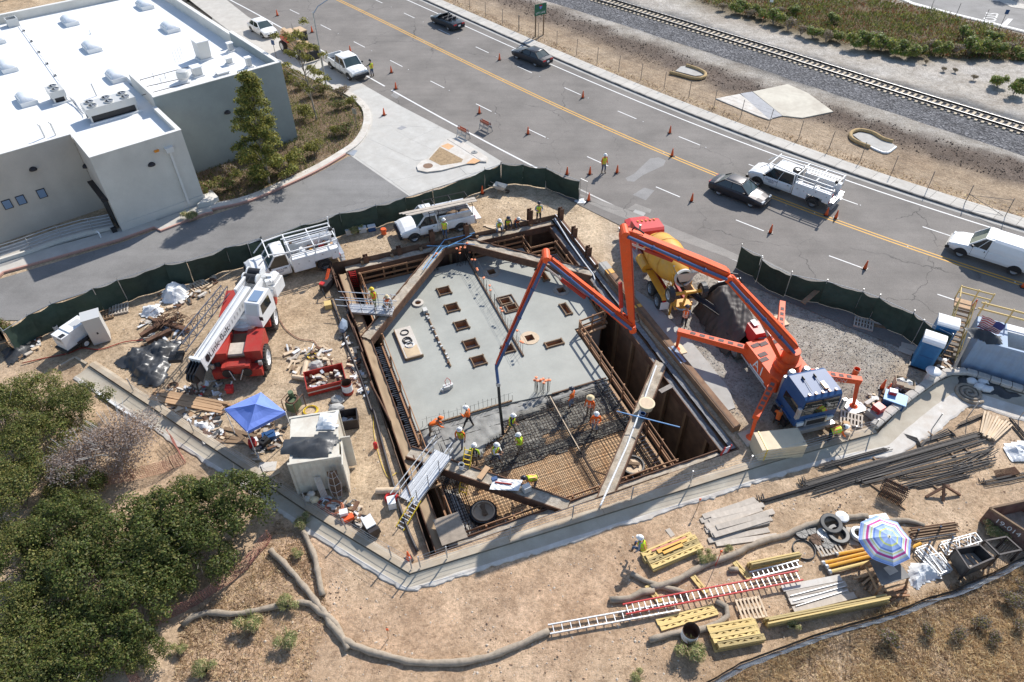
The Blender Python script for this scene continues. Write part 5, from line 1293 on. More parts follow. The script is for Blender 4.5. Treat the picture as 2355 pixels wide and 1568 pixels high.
def pickup(label,front,rear,side,mat,wb=3.6,bed=2.0,crew=False,cargo=None):
 hw=1.0;nose=wb/2+.95;xf,xr=wb/2,-wb/2;cab1=xf-.35;cab0=cab1-(2.3 if crew else 1.55);tail=xr-1.15
 loc,rz=at_wheels(front,rear,side,hw-.13,xf,xr)
 t=thing('pickup_truck',label,'pickup truck',loc,rz)
 truck_front(t,hw,0,mat,1.2,1.93,cab0,cab1,nose,crew)
 for s in(-1,1):M().loft([[(x,s*hw*k,.5),(x,s*hw,.72),(x,s*hw,1.1),(x,s*(hw-.03),1.2),(x,s*(hw-.12),1.2),(x,s*(hw-.12),.5)]for x,k in((cab0-.03,.96),(tail,.96))]).build('bed_side',mat,t)
 M().box(tail,-hw+.1,.62,cab0-.02,hw-.1,.7).build('bed_floor',X.black,t)
 M().box(tail-.01,-hw+.12,.55,tail+.06,hw-.12,1.18).build('tailgate',mat,t)
 M().box(tail-.16,-hw+.05,.42,tail-.0,hw-.05,.62).build('rear_bumper',X.chrome,t)
 for s in(-1,1):M().cbox((tail-.01,s*(hw-.08),1.0),(.08,.14,.34)).build('tail_light',X.red_lens,t)
 arches(t,(xf,xr),hw,.40)
 for x in(xf,xr):
  for s in(-1,1):wheel(t,x,s*(hw-.13),.40,.27)
 return t,(cab0,cab1,tail,hw)
pickup('white pickup with black empty bed parked at the pavement by a man in yellow vest',('b',707,557),('b',570,470),-1,X.white_clean,3.75,crew=True)
t,(c0,c1,tail,hw)=pickup('white pickup with silver side boxes and planks on its rack inside the site',('f',1150,285),('f',1458,215),1,X.white,3.6)
for s in(-1,1):M().box(tail+.25,s*(hw-.05)-.2*(s>0)-.0,1.22,c0-.08,s*(hw-.05)+.2*(s<0),1.62).build('tool_box',X.alu,t)
m=M()
for x in(tail+.12,(tail+c0)/2,c0-.1,c1-.95):
 m.tube([(x,-hw+.08,1.2),(x,-hw+.08,2.15),(x,hw-.08,2.15),(x,hw-.08,1.2)],.025,6)
for y in(-hw+.08,hw-.08):m.tube([(tail+.1,y,2.16),(c1-.9,y,2.16)],.025,6)
m.build('ladder_rack',X.bronze,t)
for i in range(4):
 M().box(tail-.3,.15+i*.17,2.20+.03*(i%2),c1+1.1-.2*i,.15+i*.17+.15,2.24+.03*(i%2)).build('plank',X.wood_grey,t)
M().box(tail-.55,-hw+.14,.72,tail-.02,hw-.14,.78).build('lowered_tailgate',X.white,t)
m=M();m.blob((tail+.5,.1,.95),(.5,.5,.3),3,2);m.blob((tail+1.4,-.2,.9),(.5,.4,.3),4,2);m.build('tools',X.wood_dark,t)
X.lettering_dark=mt('dark blue lettering',(.05,.04,.10),.5)
def utility_truck(label,front,rear,side,wb,crew,beacon_arm):
 hw=1.02;xf,xr=wb/2,-wb/2;nose=xf+.95;cab1=xf-.35;cab0=cab1-(2.5 if crew else 1.5);tail=xr-1.25;bh=1.62;bw=1.18
 loc,rz=at_wheels(front,rear,side,hw-.14,xf,xr)
 t=thing('utility_truck',label,'utility truck',loc,rz)
 truck_front(t,hw,0,X.white,1.32,2.05,cab0,cab1,nose,crew)
 M().box(tail,-.9,.7,cab0-.1,.9,.85).build('deck',X.steel,t)
 b0=cab0-.14
 for s in(-1,1):
  y0,y1=(bw-.45,bw)if s>0 else(-bw,-bw+.45)
  o=M().box(xr+.62,y0,.55,b0,y1,bh).box(xr-.62,y0,1.02,xr+.62,y1,bh).box(tail+.1,y0,.8,xr-.62,y1,bh).build('side_box',X.white,t)
  ye=s*(bw+.012);xs=[b0-.05,b0-.05-(b0-xr-.65)*.5,xr+.66]
  for a,b,z0,z1 in((xs[1]+.02,xs[0],.62,bh-.06),(xs[2],xs[1]-.02,.62,bh-.06),(xr-.6,xr+.6,1.1,bh-.06),(tail+.14,xr-.66,.9,bh-.06)):
   d=M().box(min(a,b),ye-.014,z0,max(a,b),ye+.014,z1).build('locker_door',X.white,o);M().lathe([(.05,-.02),(.05,.02)],((a+b)/2,ye+s*.014,(z0+z1)/2+.1),8,'y').build('latch',X.steel,d)
 for i in range(3):M().box(tail-.25+.0*i,-bw+.05,.38+.28*i,tail+.12,bw-.05,.42+.28*i).build('rear_step',X.steel,t)
 m=M()
 for s in(-1,1):
  y=s*(bw-.05)
  for z in(1.95,2.25):m.bar((tail+.05,y,z),(b0+.0,y,z),.07)
  for x in(tail+.08,(tail+b0)/2,b0-.03):m.bar((x,y,bh),(x,y,2.28),.07)
  m.bar((b0,y,2.25),(cab1-.25,s*.85,2.28),.07);m.bar((cab1-.25,s*.85,2.28),(cab1+.5,s*.8,1.62),.06)
 for x in(tail+.1,(tail+b0)/2,b0-.05,cab1-.28):m.bar((x,-bw+.05,2.28),(x,bw-.05,2.28),.07)
 m.build('pipe_rack',X.white,t)
 if beacon_arm:
  m=M();m.tube([(tail+.1,.9,2.2),(tail+.1,.9,3.0),(tail+1.1,.95,3.0),(tail+1.3,.95,2.3)],.04,6);m.build('davit_arm',X.white,t);m=M();m.tube([(tail+.1,-.9,1.5),(tail+.05,-.9,2.9)],.05,6);m.build('davit_arm',X.white,t)
  M().cbox((tail+.35,.95,3.1),(.25,.2,.2)).build('flood_lamp',X.black,t)
 else:
  M().cbox((tail+.1,.85,2.62),(.2,.22,.24)).build('flood_lamp',X.black,t);M().tube([(tail+.1,.85,2.25),(tail+.1,.85,2.6)],.03,6).build('davit_arm',X.white,t)
  o=wheel(t,b0+.35,.2,.36,.22);o.location=(b0+.35,.2,2.12);o.rotation_euler=(pi/2,0,0)
 g=random.Random(len(label))
 for k in range(5):M().bar((tail+.2,-.55+k*.25,2.33),(b0+.2-.2*k,-.5+k*.25,2.33),.07,.05).build('pipe',X.alu if k%2 else X.white_plastic,t)
 for k in range(14):
  x,y=g.uniform(tail+.3,b0-.3),g.uniform(-.6,.6);M().cbox((x,y,.85+g.uniform(.1,.4)),(g.uniform(.2,.6),g.uniform(.1,.4),g.uniform(.15,.4)),g.uniform(0,3)).build('tool',[X.rust,X.wood,X.red_bright,X.steel,X.black,X.yellow,X.white_plastic][k%7],t)
 M().box(b0-1.2,.72 if side<0 else-bw+.04,bh,b0-.3,bw-.04 if side<0 else-.72,bh+.012).build('open_locker',X.rust_dark,t)
 for s in(-1,1):M().cbox((tail+.08,s*(bw-.1),.95),(.06,.16,.2)).build('tail_light',X.red_lens,t)
 arches(t,(xf,),hw,.44);arches(t,(xr,),bw,.44)
 for s in(-1,1):
  wheel(t,xf,s*(hw-.13),.43,.28);wheel(t,xr,s*(bw-.2),.43,.42,dual=True)
 xm=cab0+(.75 if not crew else 1.75)
 for s in(-1,1):
  tx=text_mesh('GUDOLFIN',.20);m=M();m.v=[(xm+(-v.co.x if s>0 else v.co.x),s*(hw+.014),1.0+v.co.y)for v in tx.vertices];m.f=[tuple(p.vertices)for p in tx.polygons];m.m=[0]*len(m.f);m.build('lettering',X.lettering_dark,t)
  M().cbox((xm,s*(hw+.012),.86),(.5,.006,.025)).cbox((xm,s*(hw+.012),.79),(.42,.006,.02)).build('small_print',X.lettering_dark,t)
 return t
utility_truck('white utility truck with pipe rack and lamp arm parked inside the site behind the crane',('f',130,582),('f',530,470),1,4.1,False,True)
utility_truck('white crew cab utility truck with roof spare wheel driving on the road',('d',85,1278),('d',470,1420),1,4.75,True,False)
# panel van
hw=1.0;loc,rz=at_wheels(('h',1485,255),('h',1828,372),1,hw-.13,1.75,-1.75)
t=thing('panel_van','white windowless panel van cut off by the right picture edge','van',loc,rz)
body(t,hw,[(-3.0,.94,.45,1.2,1.2),(1.1,1,.4,1.2,1.2),(1.35,1,.4,1.14,1.2),(2.2,.97,.42,1.0,1.08),(2.62,.9,.45,.86,.9),(2.75,.8,.5,.7,.72)],X.white_clean)
M().loft([[(x,-hw*b,1.18),(x,-hw*b,1.5),(x,-hw*c,1.95),(x,-hw*c*.8,2.08),(x,0,2.13),(x,hw*c*.8,2.08),(x,hw*c,1.95),(x,hw*b,1.5),(x,hw*b,1.18)]for x,b,c in((-2.98,.96,.88),(-2.7,.99,.92),(.3,.99,.90))]).build('cargo_body',X.white_clean,t,smooth=False)
cabin(t,hw,.28,1.5,.2,.72,1.18,2.0,X.white_clean,.86)
lights(t,2.64,-3.0,hw*.88,.78,1.1,.34,zh=.2);M().cbox((2.74,0,.62),(.1,1.5,.22)).build('grille',X.black,t);M().cbox((2.7,0,.5),(.28,1.8,.2)).build('front_bumper',X.black,t)
mirrors(t,1.25,hw,1.3,X.black);arches(t,(1.75,-1.75),hw,.38)
m=M()
for s in(-1,1):
 for x in(.24,1.2):m.cbox((x,s*(hw+.004),.9),(.014,.012,.75))
 m.cbox((.42,s*(hw+.012),1.05),(.05,.02,.12))
m.build('door_seam',X.black,t)
for x in(1.75,-1.75):
 for s in(-1,1):wheel(t,x,s*(hw-.13),.38,.25,X.chrome)
# tan telehandler parked behind the sapling
t=thing('telehandler','tan telehandler parked behind the tall sapling by the road','telehandler',W('b',355,365),R(-48))
X.tan=paint('tan machine paint',(.62,.43,.25),amt=.3)
M().loft([[(x,-.75,.5),(x,.75,.5),(x,.75,z),(x,-.75,z)]for x,z in((-2.4,1.2),(-2.3,1.5),(.5,1.5),(2.2,1.1),(2.4,.8))]).build('chassis',X.tan,t)
M().box(-.6,.15,1.4,.8,.95,2.4).build('cab',X.glass,t);M().box(-.65,.12,2.4,.85,1.0,2.5).build('cab_roof',X.tan,t)
M().bar((-2.3,-.3,2.0),(3.2,-.3,1.3),.38,.42).build('boom',X.tan,t)
M().box(3.1,-.9,.15,3.25,.9,1.1).build('carriage',X.black,t)
M().box(-2.5,-.6,1.5,-1.2,.7,1.9).build('engine_cover',X.tan,t);M().box(-2.0,-1.0,1.2,-.4,-.55,1.7).build('red_cover',X.red_bright,t)
for x in(-1.6,1.6):
 for s in(-1,1):wheel(t,x,s*1.0,.6,.42,X.white)
# ---- concrete mixer truck
f0=W('g',1058,650);r0=W('g',1112,735);hd=R(102);d=VEC((cos(hd),sin(hd),0));n=VEC((-d.y,d.x,0))
mid=(f0+r0)/2-n*1.12
t=thing('mixer_truck','concrete mixer truck with yellow drum and red cab at the gravel yard','concrete mixer truck',mid,hd)
for s in(-1,1):M().box(-1.3,s*.42-.08,.75,6.6,s*.42+.08,1.0).build('chassis_rail',X.red,t)
ax0,ax1=VEC((-1.25,0,2.75)),VEC((4.0,0,2.05));dd=(ax1-ax0).normalized()
prof=[(0.0,.46),(.08,.56),(1.6,1.14),(3.0,1.24),(4.2,1.08),(4.9,.72),(5.2,.3),(5.22,.02)]
m=M();up=VEC((0,1,0)).cross(dd);rings=[[ax0+dd*h+(VEC((0,1,0))*cos(a)+up*sin(a))*r for a in[2*pi*k/28 for k in range(28)]]for h,r in prof]
m.loft(rings);m.build('drum',X.yellow,t,smooth=True)
m=M()
for h,r in((1.6,1.15),(3.0,1.25),(4.2,1.09)):
 m.loft([[ax0+dd*(h+q)+(VEC((0,1,0))*cos(a)+up*sin(a))*(r+.012)for a in[2*pi*k/28 for k in range(28)]]for q in(-.03,.03)],cap=False)
m.build('drum_weld',mt('drum seam',(.60,.28,.03),.5),t)
m=M();m.loft([[ax0+dd*h+(VEC((0,1,0))*cos(a)+up*sin(a))*r for a in[2*pi*k/28 for k in range(28)]]for h,r in((-.12,.62),(-.12,.50),(.0,.47),(.05,.60),(-.12,.62))],cap=False);m.build('drum_ring',X.hvac,t)
m=M();m.loft([[ax0+dd*h+(VEC((0,1,0))*cos(a)+up*sin(a))*r for a in[2*pi*k/20 for k in range(20)]]for h,r in((-.05,.45),(-.06,.02))],cap=False);m.build('drum_mouth',X.black,t)
m=M();hp=[(-.62,-.55,3.3),(-.62,.55,3.3),(-1.75,.72,3.45),(-1.75,-.72,3.45)];hb=[(-1.0,-.28,2.6),(-1.0,.28,2.6),(-1.45,.28,2.55),(-1.45,-.28,2.55)]
m.loft([hb,hp],cap=False);m.loft([[(x*.985-.02,y*.94,z+.01)for x,y,z in hb],[(x*.985-.02,y*.96,z+.005)for x,y,z in hp]],cap=False);m.add(hb,[(0,1,2,3)]);m.build('hopper',X.hvac,t)
for s in(-1,1):
 M().tube([(-1.0,s*.7,1.0),(-1.25,s*.62,2.3),(-1.0,s*.6,2.9)],.07,6).build('rear_post',X.yellow,t)
 M().loft([[(x,s*.72,z),(x,s*1.22,z),(x,s*1.22,z+.05),(x,s*.72,z+.05)]for x,z in((-1.35,1.1),(-1.2,1.22),(1.7,1.22),(2.0,1.0))]).build('mudguard',X.yellow,t)
 M().box(-1.38,s*.97-.3,.35,-1.35,s*.97+.3,.95).build('mudflap',X.white,t)
 M().cbox((-1.34,s*1.05,1.02),(.06,.2,.12)).build('tail_light',X.red_lens,t)
m=M();m.bar((-.9,.95,1.25),(-1.1,.75,2.7),.05);m.bar((-1.35,.95,1.25),(-1.5,.75,2.7),.05)
for i in range(5):m.bar(VEC((-.9,.95,1.25)).lerp(VEC((-1.1,.75,2.7)),(i+.5)/5),VEC((-1.35,.95,1.25)).lerp(VEC((-1.5,.75,2.7)),(i+.5)/5),.04)
m.build('ladder',X.yellow,t)
# tag axle folded up behind the drum
M().bar((-2.05,-1.05,2.15),(-2.05,1.05,2.15),.16).build('booster_axle',X.yellow,t)
for s in(-1,1):
 M().bar((-1.2,s*.35,1.5),(-2.05,s*.5,2.15),.12).build('booster_arm',X.yellow,t)
 o=wheel(t,-2.05,s*1.1,.50,.30,X.chrome);o.location=(-2.05,s*1.1,2.15)
 M().loft([[(-2.05+.56*cos(a),s*1.1-.16,2.15+.56*sin(a)),(-2.05+.56*cos(a),s*1.1+.16,2.15+.56*sin(a))]for a in[R(30)+R(120)*k/6 for k in range(7)]],cap=False,closed=False).build('mudguard',X.black,t)
# chutes
def trough(a,b,w,mat,name):
 a,b=Vector(a),Vector(b);d=(b-a).normalized();s=d.cross(UP).normalized();u=s.cross(d)
 return M().loft([[p+s*w*x+u*z for x,z in((-.5,.22),(-.32,.04),(0,-.03),(.32,.04),(.5,.22),(.46,.22),(.3,.07),(0,.0),(-.3,.07),(-.46,.22))]for p in(a,b)]).build(name,mat,t)
trough((-1.25,0,2.35),(-1.9,-.4,1.8),.55,X.wood_dark,'chute');trough((-1.8,-.3,1.8),(-3.6,-1.75,1.25),.5,X.bronze,'chute')
M().box(-2.0,-.6,.75,-1.3,.55,1.0).build('rear_frame',X.yellow,t);M().bar((-1.9,.0,.7),(-1.75,-.2,1.8),.12).build('chute_pivot',X.yellow,t)
M().cbox((-1.7,-.7,.55),(.1,.1,.9)).cbox((-1.7,.7,.55),(.1,.1,.9)).build('rear_bracket',X.yellow,t)
# water tank, cab
M().tube([(1.9,1.1,1.25),(3.2,1.1,1.25)],.34,14).build('water_tank',X.yellow,t,smooth=False)
M().box(3.6,.7,.55,4.6,1.2,1.05).build('fuel_tank',X.steel,t);M().box(3.3,-1.2,.55,4.6,-.7,1.05).build('fuel_tank',X.steel,t)
for i in range(3):M().box(3.4+.12*i,1.0,.3+.3*i,4.7-.1*i,1.26,.34+.3*i).build('step',X.steel,t)
cb=M().loft([[(x,-w,1.0),(x,w,1.0),(x,w,z1),(x,w*.93,z),(x,-w*.93,z),(x,-w,z1)]for x,w,z1,z in((4.4,1.0,2.1,2.5),(4.6,1.06,2.2,2.6),(5.7,1.06,2.15,2.56),(6.0,1.02,1.9,2.4))]).build('cab',X.red_bright,t)
M().add([(6.08,-.95,1.75),(6.08,.95,1.75),(6.02,.9,2.35),(6.02,-.9,2.35)],[(0,1,2,3)]).build('windscreen',X.windshield,t)
for s in(-1,1):M().add([(4.8,s*1.068,1.7),(5.7,s*1.068,1.7),(5.65,s*1.066,2.12),(4.85,s*1.066,2.12)],[(0,1,2,3)]).build('side_window',X.glass,t)
for i in range(5):M().cbox((5.6,-.6+.3*i,2.6),(.16,.1,.06)).build('marker_lamp',X.amber,t)
M().loft([[(x,-w,.7),(x,w,.7),(x,w,z),(x,w*.6,z+.12),(x,-w*.6,z+.12),(x,-w,z)]for x,w,z in((6.2,1.0,1.8),(7.3,.9,1.65),(7.5,.8,1.5))]).build('bonnet',X.red_bright,t)
M().box(7.45,-1.15,.5,7.7,1.15,.8).build('front_bumper',X.chrome,t)
M().tube([(4.3,.95,1.0),(4.3,.95,3.2)],.08,8).build('exhaust_stack',X.chrome,t)
for x in(-.67,.67):
 for s in(-1,1):wheel(t,x,s*1.0,.52,.5,X.rim,dual=True)
for s in(-1,1):wheel(t,6.5,s*1.02,.52,.32,X.chrome)
# ---- boom pump truck
ph=R(-75);pd=VEC((cos(ph),sin(ph),0));pn=VEC((-pd.y,pd.x,0))
fw=W('h',250,1385)  # contact of the visible front wheel (the truck's right side)
pl=fw+pn*1.08
t=thing('pump_truck','orange concrete pump truck with blue cab and long folding boom','concrete pump truck',pl,ph)
def PT(w):w=Vector(w)-pl;return VEC((w.dot(pd),w.dot(pn),w.z))
TB=PT(W('h',300,990,2.2));tb=VEC((TB.x,TB.y*.4,0))
# cab over engine
M().loft([[(x,-1.22,.9),(x,1.22,.9),(x,1.22,2.3),(x,1.1,z),(x,-1.1,z),(x,-1.22,2.3)]for x,z in((-.75,3.0),(-.6,3.08),(.95,3.02),(1.12,2.9))]).build('cab',X.blue,t)
M().add([(1.19,-1.08,1.75),(1.19,1.08,1.75),(1.14,1.02,2.75),(1.14,-1.02,2.75)],[(0,1,2,3)]).build('windscreen',X.glass,t)
for s in(-1,1):
 M().add([(-.35,s*1.228,1.75),(.95,s*1.228,1.75),(.9,s*1.228,2.32),(-.3,s*1.228,2.32)],[(0,1,2,3)]).build('side_window',X.glass,t)
 M().cbox((1.22,s*1.35,2.1),(.16,.22,.75)).build('mirror',X.chrome,t)
 M().cbox((1.16,s*.9,1.05),(.12,.4,.26)).build('headlight',X.lens,t)
 M().tube([(-.95,s*1.0,1.2),(-.95,s*1.0,2.7)],.1,10).build('exhaust_stack',X.chrome,t)
 M().lathe([(.2,0),(.24,.1),(.24,.35),(.15,.45)],(-1.15,s*.45,2.3),12).build('air_cleaner',X.chrome,t)
 M().cbox((0,s*1.3,.55),(1.3,.18,.45)).build('step',X.black,t)
M().cbox((1.2,0,1.1),(.1,1.3,.5)).build('grille',X.chrome,t);M().cbox((1.22,0,1.1),(.1,1.1,.34)).build('grille_mesh',X.black,t)
M().cbox((1.28,0,.6),(.25,2.45,.3)).build('front_bumper',X.chrome,t)
m=M()
for i in range(5):m.cbox((.9,-.8+.4*i,3.08),(.14,.1,.07))
m.build('marker_lamp',X.amber,t);M().cbox((.5,.35,3.1),(.5,.2,.1)).build('beacon',X.amber,t)
for y in(-.55,.15):M().bar((.75,y,3.12),(-.4,y+.1,3.12),.02).cbox((-.2,y+.05,3.16),(.25,.04,.12)).build('air_horn',X.black,t)
# chassis and orange bodywork
for s in(-1,1):M().box(-8.9,s*.42-.08,.75,-.3,s*.42+.08,1.05).build('chassis_rail',X.black,t)
o=M().loft([[(x,-w,.95),(x,w,.95),(x,w,z),(x,-w,z)]for x,w,z in((-1.3,.95,1.95),(-1.8,1.2,2.0),(-4.6,1.2,1.95),(-4.7,1.2,1.6))]).build('deck_body',X.orange,t)
tx=text_mesh('A1',.95)
for s in(-1,1):
 m=M();m.v=[(-2.9+(-v.co.x if s>0 else v.co.x)*1.0,s*1.215,1.45+v.co.y)for v in tx.vertices];m.f=[tuple(p.vertices)for p in tx.polygons];m.m=[0]*len(m.f);m.build('lettering',X.white_clean,o)
 M().cbox((-2.9,s*1.212,1.03),(1.6,.01,.1)).build('small_print',X.white_clean,o)
m=M()
for x,y in((-4.2,-.8),(-4.2,-.3),(-4.2,.5),(-3.4,-.8),(-3.0,-.95),(-3.4,.7),(-2.4,.75)):m.cbox((x,y,2.0-.02*(x<-4)),(.28,.55,.012),.2)
X.grip=mt('grip strip',(.16,.12,.11),.9);m.build('grip_pad',X.grip,o)
M().box(-5.8,-.55,1.4,-4.75,.2,2.3).build('valve_box',X.red_bright,t);M().cbox((-4.95,.6,1.75),(.6,.5,.4)).cbox((-5.4,.9,1.7),(.5,.3,.5)).build('pump_gear',X.red_bright,t);M().cbox((-5.6,-.2,2.4),(.5,.3,.06)).cbox((-5.0,.4,2.1),(.9,.12,.1)).build('white_panel',X.white_clean,t)
for k in range(9):M().tube([(-5.6+.15*k,.3,1.7),(-5.3+.1*k,.1+.05*k,2.0),(-4.8,.4-.1*k,1.9)],.025,5).build('hydraulic_hose',[X.red_bright,X.black,X.chrome][k%3],t)
M().tube([(-7.5,1.0,1.5),(-4.6,1.05,1.6)],.07,8).build('delivery_pipe',X.blue,t);M().tube([(-6.0,.75,1.8),(-5.2,.85,1.8)],.06,8).build('green_pipe',mt('green pipe',(.05,.35,.15),.5),t)
M().tube([(-4.6,-1.25,.95),(-1.6,-1.25,.95)],.05,6).build('side_pipe',X.chrome,t)
# turret and boom: five arms in one upright plane
M().lathe([(.75,1.9),(.75,2.2),(.62,2.25),(.62,2.5),(.72,2.5),(.72,2.62),(.5,2.65),(.45,3.3)],(tb.x,tb.y,0),20).build('turret',X.orange,t)
base=pl+pd*tb.x+pn*tb.y;tip=W('p',1157,1000,ZD-.1)
bd=(tip+VEC((0,1.7,0))-base);bd.z=0;bd.normalize();bnrm=VEC((-bd.y,bd.x,0))
def onb(k,x,y):return on_plane(k,x,y,base,bnrm)
J=[VEC((base.x,base.y,3.4)),onb('g',1590,520),onb('g',885,215),onb('g',935,870),onb('g',345,385),onb('f',1708,1130),tip]
def arm(name,a,b,w0,h0,w1,h1,kids=True,bend=0):
 a,b=Vector(a),Vector(b);L=(b-a).length;d=(b-a)/L;u=bnrm.cross(d);u=u if u.z>0 else-u
 m=M();S=[(0,.55,.7),(.04,1,1),(.3,1,1.05),(.9,.8,.8),(.97,.7,.8),(1.0,.5,.5)];rings=[]
 for k,kw,kh in S:
  w=(w0+(w1-w0)*k)*kw*.5;h=(h0+(h1-h0)*k)*kh*.5;c=a+d*L*k
  rings.append([c-bnrm*w-u*h,c+bnrm*w-u*h,c+bnrm*w+u*h,c-bnrm*w+u*h])
 m.loft(rings);o=m.build(name,X.orange,t,wd=False);mi=o.data
 for v in mi.vertices:v.co=PT(v.co)
 m=M()
 for s in(-1,1):
  m.bar(a+d*.25-bnrm*s*w0*.5+u*h0*.42,a+d*(L*.9)-bnrm*s*w1*.46+u*h1*.38,.03,.04,u)
 m.v=[tuple(PT(v))for v in m.v];m.build('flange',X.red,o)
 m=M()
 for k in(.35,.62):m.cbox((0,0,0),(.5,.01,.22));m.v[-8:]=[tuple(PT(a+d*L*k+d*v[0]-bnrm*(w0*.51+v[1])+u*v[2]))for v in m.v[-8:]]
 m.build('warning_label',X.white_clean,o)
 return o,d,u
A=[]
for i,(w0,h0,w1,h1)in enumerate(((.54,.72,.48,.54),(.48,.66,.42,.5),(.42,.56,.36,.42),(.36,.48,.28,.34),(.27,.35,.18,.2))):
 A.append(arm('boom_arm',J[i],J[i+1],w0,h0,w1,h1))
def pt_tube(name,pts,r,mat,n=8):
 m=M().tube(pts,r,n);m.v=[tuple(PT(v))for v in m.v];return m.build(name,mat,t)
for i in range(1,5):pt_tube('boom_joint',[J[i]-bnrm*.38,J[i]+bnrm*.38],.2,X.orange,12)
ss=bnrm if(camo.location-base).dot(bnrm)>0 else-bnrm
X.pipe_blue=paint('blue delivery pipe',(.045,.10,.24),amt=.2)
for i in range(5):
 d,u=A[i][1],A[i][2];L=(J[i+1]-J[i]).length;off=ss*(.42-.03*i)
 if i in(2,):off=-off
 pt_tube('concrete_pipe',[J[i]+off+d*.15,J[i]+off+d*(L-.1)],.085,X.pipe_blue)
 for k in(.25,.5,.75):pt_tube('pipe_clamp',[J[i]+off+d*L*k-d*.05,J[i]+off+d*L*k+d*.05],.12,X.pipe_blue)
for i,(q,r_)in((0,(-.5,.55)),(1,(-.55,.5)),(2,(.5,.45)),(3,(-.45,.4))):
 d,u=A[i][1],A[i][2];L=(J[i+1]-J[i]).length
 a_,b_=J[i]+d*L*.5-u*.42,J[i]+d*(L-.4)-u*.5
 if i==0:a_,b_=VEC((base.x,base.y,2.7))+bd*.6,J[0].lerp(J[1],.45)-u*.3
 pt_tube('hydraulic_cylinder',[a_,a_.lerp(b_,.6)],.11,X.red if i else X.orange);pt_tube('piston_rod',[a_.lerp(b_,.6),b_],.06,X.chrome)
 pt_tube('hose',[J[i+1]-d*.9+u*.3,J[i+1]-d*.3+u*.42,J[i+1]+A[i+1][1]*.4+u*.1,J[i+1]+A[i+1][1]*1.0+A[i+1][2]*.25],.045,X.black,6)
pt_tube('end_hose',[J[5],J[5]+VEC((0,0,-.35)),J[5].lerp(J[6],.3)],.09,X.pipe_blue);pt_tube('end_hose',[J[5].lerp(J[6],.28),J[5].lerp(J[6],.6)+bd*.03,J[6]],.085,X.black)
pt_tube('hose_clamp',[J[5].lerp(J[6],.26),J[5].lerp(J[6],.3)],.13,X.chrome)
# outriggers
def outrigger(a,b,foot,w=.42,h=.42,stripes=False,word=None,pad=X.white_clean):
 m=M().bar(a,b,w,h,w2=w*.8,h2=h*.8);m.v=[tuple(PT(v))for v in m.v];o=m.build('outrigger',X.orange,t)
 d=(Vector(b)-Vector(a));L=d.length;d.normalize();s=d.cross(UP).normalized();u=s.cross(d)
 m=M()
 for k in range(6):
  m.cbox((0,0,0),(L*.075,w*.5,.012));m.v[-8:]=[tuple(PT(Vector(a)+d*(L*(.14+.13*k)+v[0])+s*v[1]+u*(h*.5-.04*k*.0+.008-h*.1*(.14+.13*k)+v[2])))for v in m.v[-8:]]
 m.build('grip_pad',X.grip,o)
 if stripes:
  m=M()
  for q in(-.06,.02,.1):m.bar(Vector(a)+d*.4+s*(w*.5+.005)+u*q,Vector(b)-d*.6+s*(w*.42+.01)+u*q,.012,.03,u)
  m.v=[tuple(PT(v))for v in m.v];m.build('pin_stripe',X.white_clean,o)
 m=M().bar(Vector(b)-d*.15,foot,.2,.2,w2=.14,h2=.14);m.v=[tuple(PT(v))for v in m.v];m.build('leg',X.orange,o)
 f=Vector(foot);m=M().lathe([(.28,.06),(.18,.12),(.1,.22)],f,12);m.v=[tuple(PT(v))for v in m.v];m.build('foot',X.orange,o)
 if pad:m=M().cbox((f.x,f.y,.04),(1.0,1.0,.07),R(20));m.v=[tuple(PT(v))for v in m.v];m.build('ground_pad',pad,o)
 if word:
  tx=text_mesh(word,.36);m=M();fc=-s if s.y>0 else s;dx=d if d.x>0 else-d
  m.v=[tuple(PT(Vector(a)+d*L*.52+fc*(w*.5+.012)+dx*v.co.x+u*v.co.y))for v in tx.vertices];m.f=[tuple(p.vertices)for p in tx.polygons];m.m=[0]*len(m.f);m.build('lettering',mt('pale red lettering',(.75,.55,.5),.5),o)
 return o
B=lambda x,y,z:pl+pd*x+pn*y+VEC((0,0,z))
outrigger(B(-1.9,.8,1.6),W('h',805,1105,1.45),W('h',750,1285),word='CAUTION')
outrigger(B(-1.6,-1.0,1.6),W('h',80,1360,1.3),W('h',42,1500),pad=X.wood_grey)
outrigger(B(-4.3,-1.0,1.5),W('g',1250,905,1.4),W('g',1238,1030),stripes=True,pad=X.cream)
outrigger(B(-4.4,1.0,1.5),W('h',262,570,1.5),W('h',235,700),pad=X.wood_pale)
for x,s_ in((0.05,1),(0.05,-1)):wheel(t,x,s_*1.08,.55,.36,X.chrome)
for x in(-5.3,-6.7):
 for s in(-1,1):wheel(t,x,s*1.0,.54,.55,X.rim,dual=True)
for s in(-1,1):M().box(-.65,s*1.1-.24,1.12,.75,s*1.1+.24,1.2).build('mudguard',X.blue,t)
# hopper end under a brown tarpaulin
tp=thing('tarpaulin','dark brown tarpaulin draped over the hopper end of the pump truck','tarpaulin',pl-pd*7.4,ph)
def tarp(u,v):
 x=-2.5+4.4*u;y=-1.7+3.1*v;c=abs(2*v-1);e=max(0,1-c**2.2)
 ridge=2.45 if u<.28 else 2.45-.95*(u-.28)/.72
 z=ridge*min(1,1.25*(1-c)**.62)*(1-.35*max(0,.12-u)/.12)
 f=nse(VEC((x*.9+y*1.8,y*.5-x*.2,7)));g_=nse(VEC((x*3.2-y*1.2,y*1.4,3)))
 z+=(.30*abs(f)-.1)*(.4+e)+.09*g_
 y+=.22*nse(VEC((x*2.6,z*.8,5)))*c
 return(x,y,max(.02,z))
X.tarp=mt('brown tarpaulin',(.06,.048,.042),.62,0,.2,1.2,bump=.5,bscale=5)
M().grid(60,44,tarp).build('cloth',X.tarp,tp,smooth=True)
